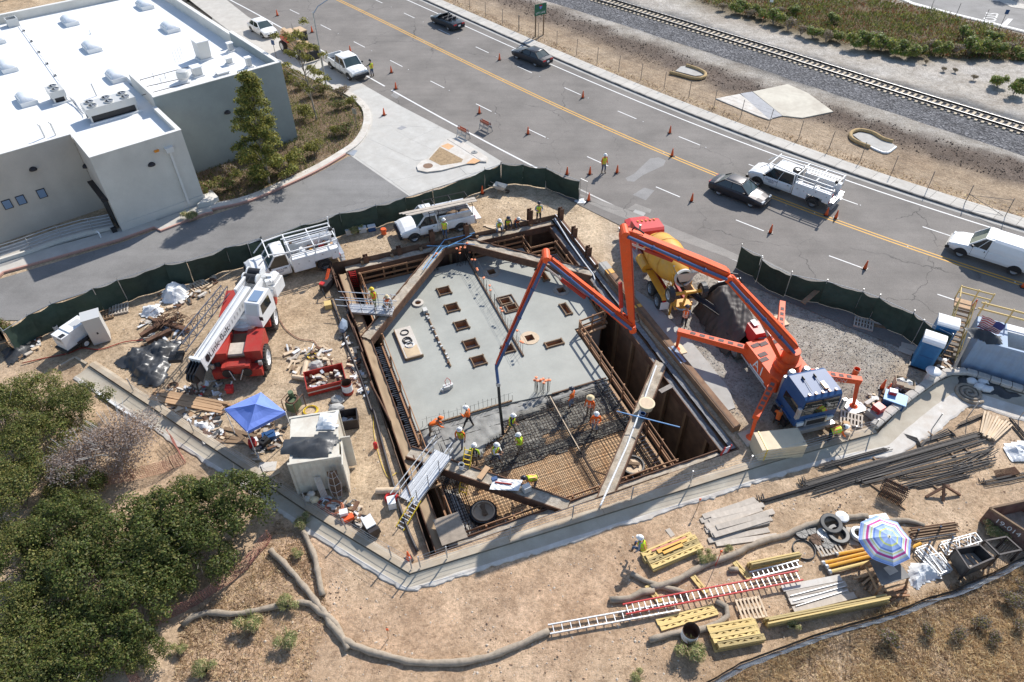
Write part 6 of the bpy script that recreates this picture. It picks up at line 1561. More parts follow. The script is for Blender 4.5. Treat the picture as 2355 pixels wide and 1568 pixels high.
M().add([(-2.42,y,z)for y,z in((-1.7,.02),(1.5,.02),(1.2,1.4),(.6,2.1),(0,2.3),(-.8,2.1),(-1.4,1.3))],[tuple(range(7))]).build('end_flap',X.tarp,tp)
hpn=thing('splash_board','grey splash board at the mixer chute end','board',pl-pd*10.0,ph)
M().cbox((0,.4,1.75),(.08,1.6,1.1),0,0,.25).build('board',X.hvac,hpn);M().cbox((0,.4,.6),(.1,.1,1.2)).build('post',X.black,hpn)
# ---- rough terrain crane
ca=R(-83);cd=VEC((cos(ca),sin(ca),0));cn=VEC((-cd.y,cd.x,0))
wf,wr=W('e',1842,1012),W('e',1890,738);cl=(wf+wr)/2-cn*1.35
t=thing('mobile_crane','red and white rough terrain crane with long white boom laid low','mobile crane',cl,ca)
def CT(w):w=Vector(w)-cl;return VEC((w.dot(cd),w.dot(cn),w.z))
M().box(-3.6,-.55,.8,3.0,.55,1.45).build('chassis',X.red,t)
for s in(-1,1):
 M().loft([[(x,s*.5,.95),(x,s*1.45,.95),(x,s*1.45,z),(x,s*.5,z)]for x,z in((.4,1.9),(.5,2.0),(2.4,1.95),(2.45,1.2))]).build('fender',X.red,t)
 M().loft([[(x,s*.5,.95),(x,s*1.45,.95),(x,s*1.45,z),(x,s*.5,z)]for x,z in((-3.6,1.4),(-3.5,1.95),(-.9,2.0),(-.8,1.8))]).build('fender',X.red,t)
 M().box(2.5,s*1.0-.4,.55,3.05,s*1.0+.4,1.1).build('outrigger_box',X.red,t);M().box(2.4,s*1.35-.12,.15,2.8,s*1.35+.12,.55).build('outrigger_foot',X.black,t)
 M().box(-3.9,s*1.0-.4,.55,-3.4,s*1.0+.4,1.1).build('outrigger_box',X.red,t)
 M().lathe([(.3,0),(.3,.06)],(3.06,s*.55,.95),14,'x').build('fan_cover',X.black,t)
 M().tube([(3.1,s*.4,1.2),(3.35,s*.15,.65)],.03,5).build('lifting_chain',X.steel,t)
 M().cbox((2.75,s*1.35,1.3),(.12,.2,.3)).build('head_lamp',X.steel,t)
M().box(2.3,-.8,1.0,3.05,.8,1.42).build('front_deck',X.red,t)
M().box(.3,-.48,1.45,2.3,.48,1.55).build('centre_deck',X.rust_dark,t)
for k in range(3):M().box(1.4-.03*k,-.5+.02*k,1.56+.07*k,2.35-.02*k,.48,1.62+.07*k).build('timber_mat',X.wood_grey if k else X.wood_dark,t)
for x in(1.8,-1.85):
 for s in(-1,1):
  o=wheel(t,x,s*1.28,.80,.62,X.white)
  m=M()
  for k in range(22):
   a=2*pi*k/22
   for q in(-1,1):m.cbox((.80*cos(a+q*.07),q*.16,.80*sin(a+q*.07)),(.06,.28,.1),0,0,-a)
  m.build('tread_lug',X.tyre,o)
# superstructure turned a little to the left
sa=R(-100.5)-ca
def S(x,y,z):return VEC((-.9+x*cos(sa)-y*sin(sa),x*sin(sa)+y*cos(sa),z))
def smesh(name,m,mat,parent=None,**k):
 m.v=[tuple(S(*v))for v in m.v];return m.build(name,mat,parent or t,**k)
smesh('turntable',M().lathe([(.95,1.5),(.95,1.75),(.8,1.8),(.8,1.95)],n=20),X.white)
smesh('superstructure',M().box(-2.3,-1.0,1.9,.6,1.0,2.25).box(-2.2,.42,2.2,-.9,.55,3.2).box(-2.2,-.72,2.2,-.9,-.55,3.2),X.white)
smesh('counterweight',M().box(-3.5,-1.15,1.7,-2.3,1.15,2.55).box(-3.3,.55,2.5,-2.5,1.1,2.9),X.white)
for x in(-2.95,-2.35):
 o=smesh('hoist_drum',M().lathe([(.36,-.62),(.36,-.55),(.27,-.55),(.27,.3),(.36,.3),(.36,.37)],(x,-.2,2.95),16,'y'),X.white)
 smesh('wire_rope',M().lathe([(.30,-.54),(.30,.29)],(x,-.2,2.95),16,'y'),X.black,o)
for k in range(8):smesh('hydraulic_part',M().cbox((-2.9+.2*(k%4),.45+.3*(k//4),2.75+.12*(k%3)),(.3,.25,.3),k),X.white_plastic if k%2 else X.hvac)
smesh('tank',M().tube([(-3.3,.8,2.8),(-2.4,.8,2.8)],.22,10),X.white)
# cab on the left of the boom
cbm=M().loft([[(x,.62,1.75),(x,1.55,1.75),(x,1.55,z),(x,.62,z)]for x,z in((-1.25,2.9),(-1.1,3.45),(.35,3.4),(.62,2.7),(.62,1.8))])
smesh('operator_cab',cbm,X.white)
smesh('roof_window',M().add([(-.75,.78,3.475),(.2,.78,3.44),(.2,1.4,3.44),(-.75,1.4,3.475)],[(0,1,2,3)]),X.blue_glass);smesh('front_window',M().add([(.39,.72,3.3),(.645,.72,2.65),(.645,1.45,2.65),(.39,1.45,3.3)],[(0,1,2,3)]),X.hvac)
smesh('side_window',M().add([(-.9,1.556,2.5),(.3,1.556,2.5),(.25,1.556,3.2),(-.8,1.556,3.2)],[(0,1,2,3)]),X.glass);smesh('mirror',M().cbox((.75,1.7,2.6),(.05,.22,.26)),X.black)
# boom: placed along its own line
b0=CT(W('e',1690,455,3.3));b1=CT(W('e',1350,955,2.55))
bdv=(b1-b0).normalized();bs=bdv.cross(UP).normalized();bu=bs.cross(bdv);BL=(b1-b0).length
def bp(x,y,z):return b0+bdv*x+bs*y+bu*z
bm=M()
for x0,x1,w,h in((0,BL*.985,.62,.78),):
 bm.loft([[bp(x,-w/2,-h),bp(x,w/2,-h),bp(x,w/2,-.04),bp(x,w/2-.05,0),bp(x,-w/2+.05,0),bp(x,-w/2,-.04)]for x in(x0,x0+.2,x1-.4,x1)])
bo=bm.build('boom',X.white,t)
for i in range(11):
 m=M();x=1.2+i*BL*.055;m.loft([[bp(x-.02,-.312,-.25+.0),bp(x+.06,-.318,-.25),bp(x+.10,-.318,-.5),bp(x+.02,-.312,-.5)],[bp(x-.02,-.325,-.25),bp(x+.02,-.325,-.27),bp(x+.06,-.325,-.48),bp(x+.02,-.325,-.5)]]);m.build('boom_slot',X.hvac,bo)
m=M().extr([(-.12,-.25),(.12,-.25),(.2,0),(.12,.25),(-.12,.25),(-.2,0)],bp(BL-.45,-.31,-.38),bdv,bu,-bs*.012);m.build('boom_hole',X.black,bo)
tx=text_mesh('Link-Belt',.62);m=M();sgn=1
vis=bs if(CT(VEC((0,0,30)))-b0).dot(bs)>0 else-bs
side=-.318
dx=-bdv
m.v=[tuple(bp(BL-1.75,0,-.40)+bs*side-bdv*v.co.x*1.0+bu*v.co.y)for v in tx.vertices];m.f=[tuple(p.vertices)for p in tx.polygons];m.m=[0]*len(m.f)
m.build('lettering',X.black,bo)
for q in(-.12,.1):M().tube([bp(-.6,q,.25),bp(BL*.4,q,.16),bp(BL+.2,q,.1)],.014,4).build('hoist_rope',X.black,bo)
hd_=M();hd_.loft([[bp(x,-w,-h),bp(x,w,-h),bp(x,w,.12),bp(x,-w,.12)]for x,w,h in((BL-.05,.38,.85),(BL+.12,.38,.9))]);hd_.build('boom_collar',X.white,bo)
m=M()
for y in(-.3,-.1,.1,.3):m.loft([[bp(BL+.1,y-.03,-.05),bp(BL+.1,y+.03,-.05),bp(BL+.9,y+.03,-.25),bp(BL+.9,y-.03,-.25)],[bp(BL+.1,y-.03,-.85),bp(BL+.1,y+.03,-.85),bp(BL+.7,y+.03,-1.25),bp(BL+.7,y-.03,-1.25)]])
m.build('boom_head',X.black,bo)
for y in(-.2,0,.2):
 m=M();c=bp(BL+.75,y,-.7);m.add([c+(bdv*cos(a)+bu*sin(a))*.36+bs*s for s in(-.06,.06)for a in[2*pi*k/14 for k in range(14)]],[(k,(k+1)%14,14+(k+1)%14,14+k)for k in range(14)]+[tuple(range(14))[::-1],tuple(range(14,28))]);m.build('sheave',X.black,bo)
M().tube([bp(BL+.8,0,-1.0),bp(BL+1.0,.0,-1.7),CT(W('e',1310,1140,.5))],.05,6).build('hanging_rope',X.black,bo)
M().tube([CT(W('e',1640,700,1.9)),bp(BL*.52,.1,-.8)],.16,10).build('lift_cylinder',X.white,t)
# lattice jib stowed beside the boom
lj=[]
a0,a1=CT(W('e',1558,500,2.3)),CT(W('e',1245,895,2.0));ld=(a1-a0).normalized();ls=ld.cross(UP).normalized();LL=(a1-a0).length
m=M();cp_=lambda x,y,z:a0+ld*x+ls*y+VEC((0,0,z))
for y in(-.3,.3):
 for z in(0,.55):m.tube([cp_(0,y*.7,z),cp_(LL,y,z)],.035,5)
nb_=12
for i in range(nb_):
 x0,x1=LL*i/nb_,LL*(i+1)/nb_
 for y in(-.3,.3):m.tube([cp_(x0,y*.85,0 if i%2 else .55),cp_(x1,y*.85,.55 if i%2 else 0)],.02,4)
 for z in(0,.55):m.tube([cp_(x0,-.26 if i%2 else .26,z),cp_(x1,.26 if i%2 else-.26,z)],.02,4)
m.build('lattice_jib',mt('dark blue steel',(.07,.085,.12),.5,.3),t)
m=M()
for i in range(8):m.tube([cp_(LL+.1*i,-.4,.1*i),cp_(LL+.9,.3-.1*i,.3)],.03,4)
m.box(*[min(a,b)for a,b in zip(cp_(LL,-.2,-.2),cp_(LL+1.0,.2,.1))],*[max(a,b)for a,b in zip(cp_(LL,-.2,-.2),cp_(LL+1.0,.2,.1))]);m.build('jib_foot',X.black,t)
# hook block on the ground, hung by chains
hb=M();c=CT(W('e',1580,1165,.25));hb.lathe([(.0,-.16),(.26,-.16),(.26,.16),(.0,.16)],c,14,'y');hb.cbox(c+VEC((0,0,.18)),(.4,.42,.12));hb.build('hook_block',X.red_bright,t)
M().tube([CT(W('e',1595,1110,.55)),CT(W('e',1585,1145,.4))],.05,6).build('hook',X.steel,t)
for p in(('e',1405,1148),('e',1385,1200)):
 q=W(*p,.06);tag(M().tube([q+VEC((-.9,.5,0)),q],.02,5).blob(q,.1,2).build('sling_hook',X.red_bright),{1148:'red sling hook on boards below the crane boom tip, upper of two',1200:'red sling hook on boards below the crane boom tip, lower of two'}[p[2]],'sling hook')
# ------------------------------------------------------------------ people
X.skin=mt('skin',(.36,.20,.13),.6);X.jeans=mt('blue jeans',(.07,.10,.17),.9);X.dark_cloth=mt('dark trousers',(.03,.03,.035),.9);X.khaki=mt('khaki trousers',(.22,.19,.14),.9);X.grey_shirt=mt('grey blue shirt',(.22,.27,.34),.9);X.white_shirt=mt('white shirt',(.65,.65,.63),.9);X.navy_shirt=mt('navy shirt',(.03,.04,.07),.9)
X.lime=mt('lime safety vest',(.55,.78,.03),.7);X.hivis=mt('orange safety shirt',(.95,.17,.02),.7);X.stripe=mt('reflective stripe',(.72,.70,.62),.4);X.helmet_white=mt('white hard hat',(.82,.82,.80),.35);X.helmet_dark=mt('dark hard hat',(.045,.045,.06),.4);X.straw=mt('straw hat',(.62,.50,.30),.8);X.boots=mt('work boots',(.12,.08,.05),.8)
def person(label,loc,rz,pose='stand',shirt=None,vest=None,pants=None,hat=None,hat_kind='helmet',arms=None,rough=0):
 shirt=shirt or X.hivis;pants=pants or X.dark_cloth;g=random.Random(hash(label)%999)
 V=Vector;P={}
 hipz={'stand':.93,'walk':.91,'bend':.88,'kneel':.50,'sit':.48,'crouch':.55}[pose]
 pitch={'stand':.06,'walk':.14,'bend':1.25,'kneel':.5,'sit':.35,'crouch':.8}[pose]
 td=V((sin(pitch),0,cos(pitch)));pel=V((0,0,hipz));chest=pel+td*.38;neck=pel+td*.56;hd_=td.lerp(V((.25,0,1)),.5).normalized();head=neck+hd_*.16;fw=V((cos(pitch),0,-sin(pitch)))
 pts=[pel,pel+td*.2,chest,neck,head+hd_*.04];rad=[.15,.14,.165,.06,.095];mats=[1,0,0,2,2];ed=[(0,1),(1,2),(2,3),(3,4)]
 def chain(root,seq):
  k=root
  for p,r,m_ in seq:pts.append(p);rad.append(r);mats.append(m_);ed.append((k,len(pts)-1));k=len(pts)-1
  return k
 step={'walk':.26,'stand':.05}.get(pose,.08)
 for s in(-1,1):
  hip=pel+V((0,s*.1,-.04));f=s*step
  if pose in('stand','walk','bend'):kn,an,to=V((f*.5+.04,s*.12,.48)),V((f,s*.13,.08)),V((f+.16,s*.14,.035))
  elif pose=='sit':kn,an,to=V((.44,s*.16,hipz-.0)),V((.46,s*.17,.08)),V((.62,s*.18,.035))
  else:kn,an,to=(V((.34,s*.15,.45)),V((.16,s*.15,.08)),V((.32,s*.16,.035)))if s>0 or pose=='crouch' else(V((.22,s*.14,.09)),V((-.2,s*.14,.09)),V((-.32,s*.14,.05)))
  chain(0,[(hip,.095,1),(hip.lerp(kn,.5),.088,1),(kn,.068,1),(kn.lerp(an,.4),.064,1),(an,.048,3),(to,.045,3)])
 for s in(-1,1):
  sh=chest+td*.11+V((0,s*.20,0));a=(arms or{}).get(s,'down')
  if pose in('bend','crouch','kneel')and a=='down':el,wr=sh+V((.12,s*.05,-.26)),sh+V((.30,-s*.02,-.46))
  elif a=='reach':el,wr=sh+V((.2,s*.08,-.18)),sh+V((.46,s*.02,-.14))
  elif a=='side':el,wr=sh+V((.05,s*.24,-.12)),sh+V((.15,s*.46,-.12))
  elif a=='front':el,wr=sh+V((.05,s*.09,-.26)),sh+V((.28,-s*.06,-.28))
  else:el,wr=sh+V((-.03,s*.08,-.27)),sh+V((.07,s*.09,-.52))
  sl=0 if rough==0 else 2
  k=chain(2,[(sh,.068,0),(el,.052,0),(wr,.036,sl if sl else 0),(wr+(wr-el).normalized()*.07,.034,2)])
 me=bpy.data.meshes.new('body');me.from_pydata(pts,ed,[]);o=bpy.data.objects.new('tmp',me);col.objects.link(o)
 md=o.modifiers.new('s','SKIN');md.branch_smoothing=.4
 for i,r in enumerate(rad):me.skin_vertices[0].data[i].radius=(r,r)
 me.skin_vertices[0].data[0].use_root=True
 sb_=o.modifiers.new('u','SUBSURF');sb_.levels=1
 dg=bpy.context.evaluated_depsgraph_get();nm=bpy.data.meshes.new_from_object(o.evaluated_get(dg));bpy.data.objects.remove(o)
 m=M();m.v=[tuple(v.co)for v in nm.vertices];m.f=[tuple(p.vertices)for p in nm.polygons];m.m=[]
 segs=[(pts[a],pts[b],mats[b])for a,b in ed]
 for p in nm.polygons:
  c=p.center;best=(9,0)
  for a,b,k in segs:
   d=b-a;q=max(0,min(1,(c-a).dot(d)/max(1e-6,d.length_squared)));e=(c-a-d*q).length
   if e<best[0]:best=(e,k)
  m.m.append(best[1])
 m.k=2
 for i in range(len(pts)):  # fingers and thumb
  if mats[i]==2 and rad[i]==.034:
   b=[e for e in ed if e[1]==i][0][0];d=(pts[i]-pts[b]).normalized();sd=d.cross(V((0,0,1)))if abs(d.z)<.9 else V((0,1,0));sd.normalize()
   for q in range(4):st=pts[i]+sd*(q-1.5)*.02;m.tube([st,st+d*(.05+.012*(q in(1,2))),st+d*.08+fw*.03],.010,4)
   m.tube([pts[b]+d*.02+sd*.03,pts[b]+d*.06+sd*.07],.011,4)
 m.k=4
 ex_=head+fw*.0
 for s in(-1,1):m.blob(head+V((.088,s*.034,.035)),.014,1)
 m.k=2;m.blob(head+V((.105,0,.0)),(.02,.014,.026),2,1,.0)
 for s in(-1,1):m.blob(head+V((.0,s*.095,.01)),(.02,.012,.03),2,1,0)
 t=thing('person',label,'person',loc,rz)
 m.build('body',[shirt,pants,X.skin,X.boots,X.black],t,smooth=True)
 M().lathe([(.085,-.02),(.105,.02),(.105,.07),(.06,.12),(.0,.13)],(head.x-.02,head.y,head.z+.02),12).build('hair',X.black,t,smooth=True)
 if vest:
  m=M();S=[]
  sy=V((0,1,0))
  for h,rx_,ry_ in((-.02,.165,.185),(.2,.16,.18),(.40,.185,.215),(.52,.13,.17)):
   S.append([pel+td*h+fw*cos(a)*rx_+sy*sin(a)*ry_ for a in[2*pi*k/14 for k in range(14)]])
  m.loft(S,cap=False);v=m.build('safety_vest',vest,t,smooth=True)
  m=M()
  for h,rx_,ry_ in((.06,.172,.192),(.2,.166,.188)):
   m.loft([[pel+td*(h+q)+fw*cos(a)*rx_+sy*sin(a)*ry_ for a in[2*pi*k/14 for k in range(14)]]for q in(-.022,.022)],cap=False)
  for s in(-1,1):
   m.bar(pel+td*.08-fw*.178+sy*s*.09,pel+td*.48-fw*.178+sy*s*.10,.045,.012,fw);m.bar(pel+td*.08+fw*.178+sy*s*.09,pel+td*.48+fw*.178+sy*s*.10,.045,.012,fw)
  m.build('reflective_stripe',X.stripe if vest!=X.lime else X.cap,v)
 c=head+hd_*.06;s_=1.0
 if hat_kind=='helmet':
  M().lathe([(.17,.0),(.165,.012),(.128,.02),(.122,.07),(.09,.115),(.04,.135),(0,.14)],c,14).cbox(c+V((.15,0,.0)),(.09,.16,.012)).build('hard_hat',hat or X.helmet_white,t,smooth=True)
 else:M().lathe([(.25,-.01),(.24,.01),(.13,.025),(.12,.10),(.08,.13),(0,.13)],c,16).build('hat',hat or X.straw,t,smooth=True)
 return t
L,Y,O_,NV=X.lime,X.lime,X.hivis,X.navy_shirt
zd=ZD-.10
person('person in yellow vest and jeans leaning an arm on the white pickup on the road',W('b',858,528),R(150),'stand',X.navy_shirt,Y,X.jeans,X.helmet_dark,arms={1:'side'})
person('person in white hard hat standing among cones on the road looking down',W('c',737,1190),R(-60),'stand',O_,Y,X.jeans)
person('person in white hard hat kneeling at the north rim, first of the three',W('g',18,215),R(-75),'kneel',X.white_shirt,Y,X.jeans)
person('person in dark cap kneeling at the north rim, middle of the three',W('g',75,198),R(-70),'kneel',X.navy_shirt,Y,X.dark_cloth,X.helmet_dark)
person('person in orange vest bending over the north rim beside the rusty pile',W('g',135,192),R(-65),'crouch',X.navy_shirt,O_,X.dark_cloth,X.hvac,arms={1:'side'})
person('person in yellow vest standing on the corner platform between two piles',W('g',292,150,.2),R(-80),'stand',X.grey_shirt,Y,X.dark_cloth,X.helmet_dark,arms={1:'front',-1:'front'})
person('person with white hood and yellow vest standing beside the parked pickup door',W('f',1357,265),R(-100),'stand',X.white_shirt,Y,X.jeans)
person('person in yellow hard hat standing on the silver walkway',W('f',880,748,.12),R(-140),'stand',O_,Y,mt('green trousers',(.16,.2,.08),.9),X.fib_yellow,arms={1:'front'})
person('person in tan hat and orange vest at the end of the silver walkway',W('f',955,740,.1),R(-60),'kneel',X.white_shirt,O_,X.khaki,X.straw)
person('person in orange shirt bending double over the slab edge',W('j',1255,240,zd),R(20),'bend',O_,None,X.khaki,O_)
person('person in orange shirt and white hard hat standing at the slab edge facing away',W('j',1520,185,zd),R(160),'walk',O_,None,X.dark_cloth,arms={1:'front'})
person('person in yellow vest standing beside the hanging black hose',W('j',1810,232,zd),R(-20),'walk',X.navy_shirt,Y,X.khaki,arms={-1:'front'})
person('person in yellow vest with orange sleeves walking through wet concrete',W('j',1470,320,zd),R(-110),'walk',O_,Y,X.grey_shirt,arms={-1:'front'})
person('person wearing a dark harness by the yellow ladder on the mat',W('j',1560,450,zd),R(80),'stand',X.lime,X.dark_cloth,X.khaki)
person('person in yellow vest with white sleeves and jeans striding on the rebar',W('j',1700,430,zd),R(-30),'walk',X.white_shirt,Y,X.jeans,arms={-1:'front',1:'front'})
person('person in lime shirt holding a tool near the middle of the mat',W('k',165,500,zd),R(-150),'walk',X.lime,Y,X.khaki,arms={1:'front'})
person('person in orange shirt and dark hard hat standing alone near the slab edge',W('k',518,195,zd),R(150),'stand',O_,None,X.grey_shirt,X.helmet_dark)
person('person in wide straw hat and orange vest on the rebar mat',W('k',638,248,zd),R(-120),'stand',O_,O_,X.khaki,X.straw,'hat')
person('person in orange vest and white hard hat just in front of the straw hat',W('k',675,358,zd),R(-90),'stand',O_,O_,X.grey_shirt,arms={1:'front'})
person('person in yellow vest crouching on the rebar by the dirt filled brace',W('k',270,740,zd),R(-160),'bend',mt('orange sleeve',(.85,.35,.06),.8),Y,X.grey_shirt,X.helmet_dark)
person('person in yellow vest seated on the yellow beam stack',W('k',1005,1195,.32),R(150),'sit',X.grey_shirt,Y,X.jeans)
person('person in orange vest operating the chute behind the mixer truck',W('g',1285,875),R(70),'stand',X.grey_shirt,O_,X.dark_cloth,X.helmet_dark,arms={1:'side'})
person('person in orange shirt stooping beside the blue cab front wheel',W('h',212,1420),R(60),'crouch',O_,None,X.dark_cloth,X.helmet_dark)
person('person in yellow vest stooping behind the wall by the wheelbarrow',W('h',570,1525),R(5),'bend',O_,Y,X.dark_cloth)
# ------------------------------------------------------------------ traffic cones and barricades
def cone():
 t=thing('traffic_cone','x','traffic cone',(0,0,0),0,'orange traffic cones')
 M().box(-.19,-.19,0,.19,.19,.035).build('base',X.black,t);M().lathe([(.14,.03),(.115,.18),(.035,.70),(.03,.71),(0,.71)],n=14).build('cone',X.cone,t,smooth=True)
 M().lathe([(.092,.32),(.068,.46)],n=14,cap=False).lathe([(.061,.52),(.048,.60)],n=14,cap=False).build('reflective_band',X.cone_white,t,smooth=True)
 return t
cp0=None
for k,x,y,lab in[('b',203,108,'on the road edge ahead of the parked white sedan'),('b',442,222,'behind the tan telehandler at the lane edge'),('b',705,358,'just beyond the roof of the white pickup on the road'),('b',987,500,'nearest the man leaning on the pickup'),('b',1018,612,'on the white edge line where it breaks'),('b',937,792,'alone on the pale driveway apron'),('b',1592,780,'behind the two folding barricades'),('b',1730,413,'on a far lane dash behind the black sedan'),('c',597,672,'on the far lane dash in front of the straw ringed inlet'),('c',220,922,'at the start of the near lane dash right of the barricades'),('c',1195,915,'in the far lane beyond the asphalt patch'),('c',1210,1072,'on the yellow centre line above the long asphalt patch'),('c',645,1198,'left of the man standing on the road'),('c',832,1188,'right of the man standing on the road'),('c',488,1200,'half hidden behind the short screened fence'),('c',1345,1382,'in the near lane left of the grey sedan'),('c',637,1380,'by the end of the bare fence frame'),('d',565,1480,'on the yellow line under the utility truck tail, first of two'),('d',630,1500,'on the yellow line under the utility truck tail, second of two'),('h',180,86,'on the lane dash above the sagging fence start'),('h',830,335,'at the end of the lane dash above the sagging fence middle'),('h',1572,605,'on the road behind the flag'),('h',1918,462,'beside the yellow line at the right picture edge'),('b',1612,1330,'inside the fence corner beside the wheelbarrow'),('h',948,1157,'beside the blue topped table, taller of the pair'),('h',985,1182,'beside the blue topped table, nearer the cardboard boxes'),('j',1106,1098,'at the wall corner inside the cable fence')]:
 p=W(k,x,y,.02);lb='orange traffic cone '+lab
 if cp0 is None:cp0=cone();cp0.location=p;cp0['label']=lb
 else:dup(cp0,p,U(0,1.5),lb)
for(x,y),lab in(((1482,948),'folding barricade nearest the apron edge'),((1635,900),'folding barricade standing further into the road')):
 t=thing('barricade',lab,'barricade',W('b',x,y),R(-45))
 for s in(-1,1):
  m=M()
  for k in(-.55,.55):m.bar((k,s*.35,0),(k,s*.03,1.05),.05)
  m.build('leg',X.steel,t)
  for h in(.45,.82):c=VEC((0,s*(.37-.32*h/1.05),h));M().bar(c-VEC((.6,0,0)),c+VEC((.6,0,0)),.03,.22).build('panel',X.steel if h<.6 else X.orange_net,t)
# ------------------------------------------------------------------ yard props
def one(m,name,mat,label,cat,group=None,**k):return tag(m.build(name,mat,**k),label,cat,group)
def pallet(label,p,rz,mat='wood',n=7,L=1.2,Wd=1.0):
 t=thing('pallet',label,'pallet',p,rz,'wooden pallets')
 for s in(-1,0,1):M().box(-L/2,s*(Wd/2-.05)-.05,.0,L/2,s*(Wd/2-.05)+.05,.10).build('bearer',X[mat],t)
 q=M().box(-.045,-Wd/2,0,.045,Wd/2,.022).build('slat',X[mat],t);q.location=(-L/2+.05,0,.102)
 for i in range(1,n):inst(q,t,(-L/2+.05+(L-.1)*i/(n-1),U(-.01,.01),.102))
 return t
for k,x,y,rz,mat,lab in[('e',1365,455,50,'wood_pale','pale pallet leaning in the debris behind the crane'),('e',820,618,20,'wood_grey','grey pallet flat on the dirt below the long fence'),('e',715,660,25,'wood_dark','broken dark pallet beside the grey cabinet'),('h',820,718,-25,'wood_grey','grey pallet lying by the sagging fence'),('h',735,1375,-22,'wood_grey','weathered pallet under the outrigger shadow near the wall'),('l',45,1300,8,'wood_pale','pale pallet beside the long ladder'),('l',570,870,12,'wood_grey','grey pallet under the manhole rings')]:
 pallet(lab,W(k,x,y,ZL if k=='l' else 0),R(rz),mat)
# canopy
A,B_,C_,D_=[W(*p,2.05)for p in(('e',1545,1300),('e',1700,1455),('j',258,82),('e',1795,1185))];ap_=W('e',1757,1265,2.75)
t=thing('canopy_tent','blue square pop up canopy tent in the crane yard','canopy',VEC((ap_.x,ap_.y,0)))
m=M();K=[A,B_,C_,D_]
for i in range(4):
 a,b=K[i],K[(i+1)%4];n_=6
 vs=[ap_.lerp(a.lerp(b,j/n_),q)-VEC((0,0,.12*sin(pi*q)*(.4+.6*sin(pi*j/n_))))for q in(0,.35,.7,1)for j in range(n_+1)]
 m.add(vs,[(r*(n_+1)+j,r*(n_+1)+j+1,(r+1)*(n_+1)+j+1,(r+1)*(n_+1)+j)for r in range(3)for j in range(n_)])
 m.quad(a,b,b-VEC((0,0,.2)),a-VEC((0,0,.2)))
m.build('roof_cloth',X.tarp_blue,t,smooth=False,wd=True)
for p in K:M().tube([(p.x,p.y,0),p],.025,6).build('leg',X.white_clean,t,wd=True)
# storage container
t=thing('storage_container','short white shipping container with junk and black plastic on its roof','container',W('j',455,410,2.6)*1.0-VEC((0,0,2.6)),R(11.6))
X.cont=mt('off white container paint',(.66,.63,.54),.6,0,.06,1,(.34,.22,.14),.5,1.2)
m=M();n_=17
m.loft([[(-1.22+2.44*i/n_,.04*(i%2)*-1-.0,z)for i in range(n_+1)]for z in(.12,2.5)],cap=False,closed=False);m.box(-1.2,.03,.05,1.2,3.0,2.55);m.build('body',X.cont,t)
for sx in(-1,1):
 for y in(-.03,2.95):
  M().box(sx*1.22-.06,y-.05,0,sx*1.22+.06,y+.08,2.62).build('corner_post',X.cont,t)
M().box(-1.25,-.06,2.45,1.25,.04,2.6).box(-1.25,2.95,2.45,1.25,3.05,2.6).build('top_rail',X.cont,t)
M().box(1.3,-.5,.1,1.36,1.0,2.5).build('door',X.cont,t);M().box(1.25,1.2,.1,1.75,1.26,2.5).build('door',X.cont,t)
q0=t.location;TT=lambda x,y,z:VEC((q0.x+x*cos(R(11.6))-y*sin(R(11.6)),q0.y+x*sin(R(11.6))+y*cos(R(11.6)),z))
def plastic(name,label,P,h,mat,z0=0.0,cat='plastic sheet',amp=.25,step=.16,fr=1.0):
 xs=[p[0]for p in P];ys=[p[1]for p in P];m=M();idx={};sd=U(0,60)
 nx=int((max(xs)-min(xs))/step)+2;ny=int((max(ys)-min(ys))/step)+2
 for j in range(ny+1):
  for i in range(nx+1):
   x,y=min(xs)+i*step,min(ys)+j*step;d=segdist(x,y,P)*(1 if inpoly(x,y,P)else-1)+.22*nse(VEC((x*1.7,y*1.7,sd)))
   if d>-step:
    k=max(0,min(1,d/.45));z=z0+.03+h*k*(.55+.45*nse(VEC((x*1.1*fr,y*1.1*fr,sd))))+amp*k*abs(nse(VEC((x*3*fr+y,y*2*fr-x*.5,sd+4))))
    idx[i,j]=len(m.v);m.v.append((x+.07*nse(VEC((x*4,y*4,sd))),y,max(z0+.015,z)))
 for(i,j)in list(idx):
  q=[(i,j),(i+1,j),(i+1,j+1),(i,j+1)]
  if all(a in idx for a in q):m.f.append(tuple(idx[a]for a in q));m.m.append(0)
 return one(m,name,mat,label,cat,smooth=mat==X.black_plastic)
pp=lambda*a,z=0.0:[(W(*p,z).x,W(*p,z).y)for p in a]
plastic('plastic_sheet','crumpled black plastic sheet on the container roof',[(TT(x,y,0).x,TT(x,y,0).y)for x,y in((-1.6,.7),(-.8,.3),(.7,.1),(1.1,.9),(.9,1.6),(-.2,1.5),(-1.5,1.4))],.25,X.black_plastic,2.58,amp=.3)
plastic('plastic_bag','heap of clear plastic bags at the back of the container roof',[(TT(x,y,0).x,TT(x,y,0).y)for x,y in((.1,1.9),(1.0,1.8),(1.15,2.8),(.3,2.9))],.45,X.white_plastic,2.58,'plastic bag',.2)
bk=thing('rescue_basket','steel wire rescue basket leaning on the container front','rescue basket',TT(.72,-.3,0),R(11.6));m=M()
for h,w in((.15,.2),(.6,.3),(1.1,.32),(1.6,.28),(1.95,.12)):m.tube([(-w,-.35+.14*h,h),(0,-.52+.14*h,h),(w,-.35+.14*h,h)],.015,5)
for s in(-1,0,1):m.tube([(s*.2,-.36-.1*(s==0),.15),(s*.32,-.22-.1*(s==0),1.0),(s*.12,-.1-.08*(s==0),2.0)],.018,5)
m.build('wire',X.chrome,bk);M().grid(4,8,lambda u,v:((u-.5)*.5,-.3+.25*v,.15+1.8*v)).build('liner',X.rust_dark,bk)
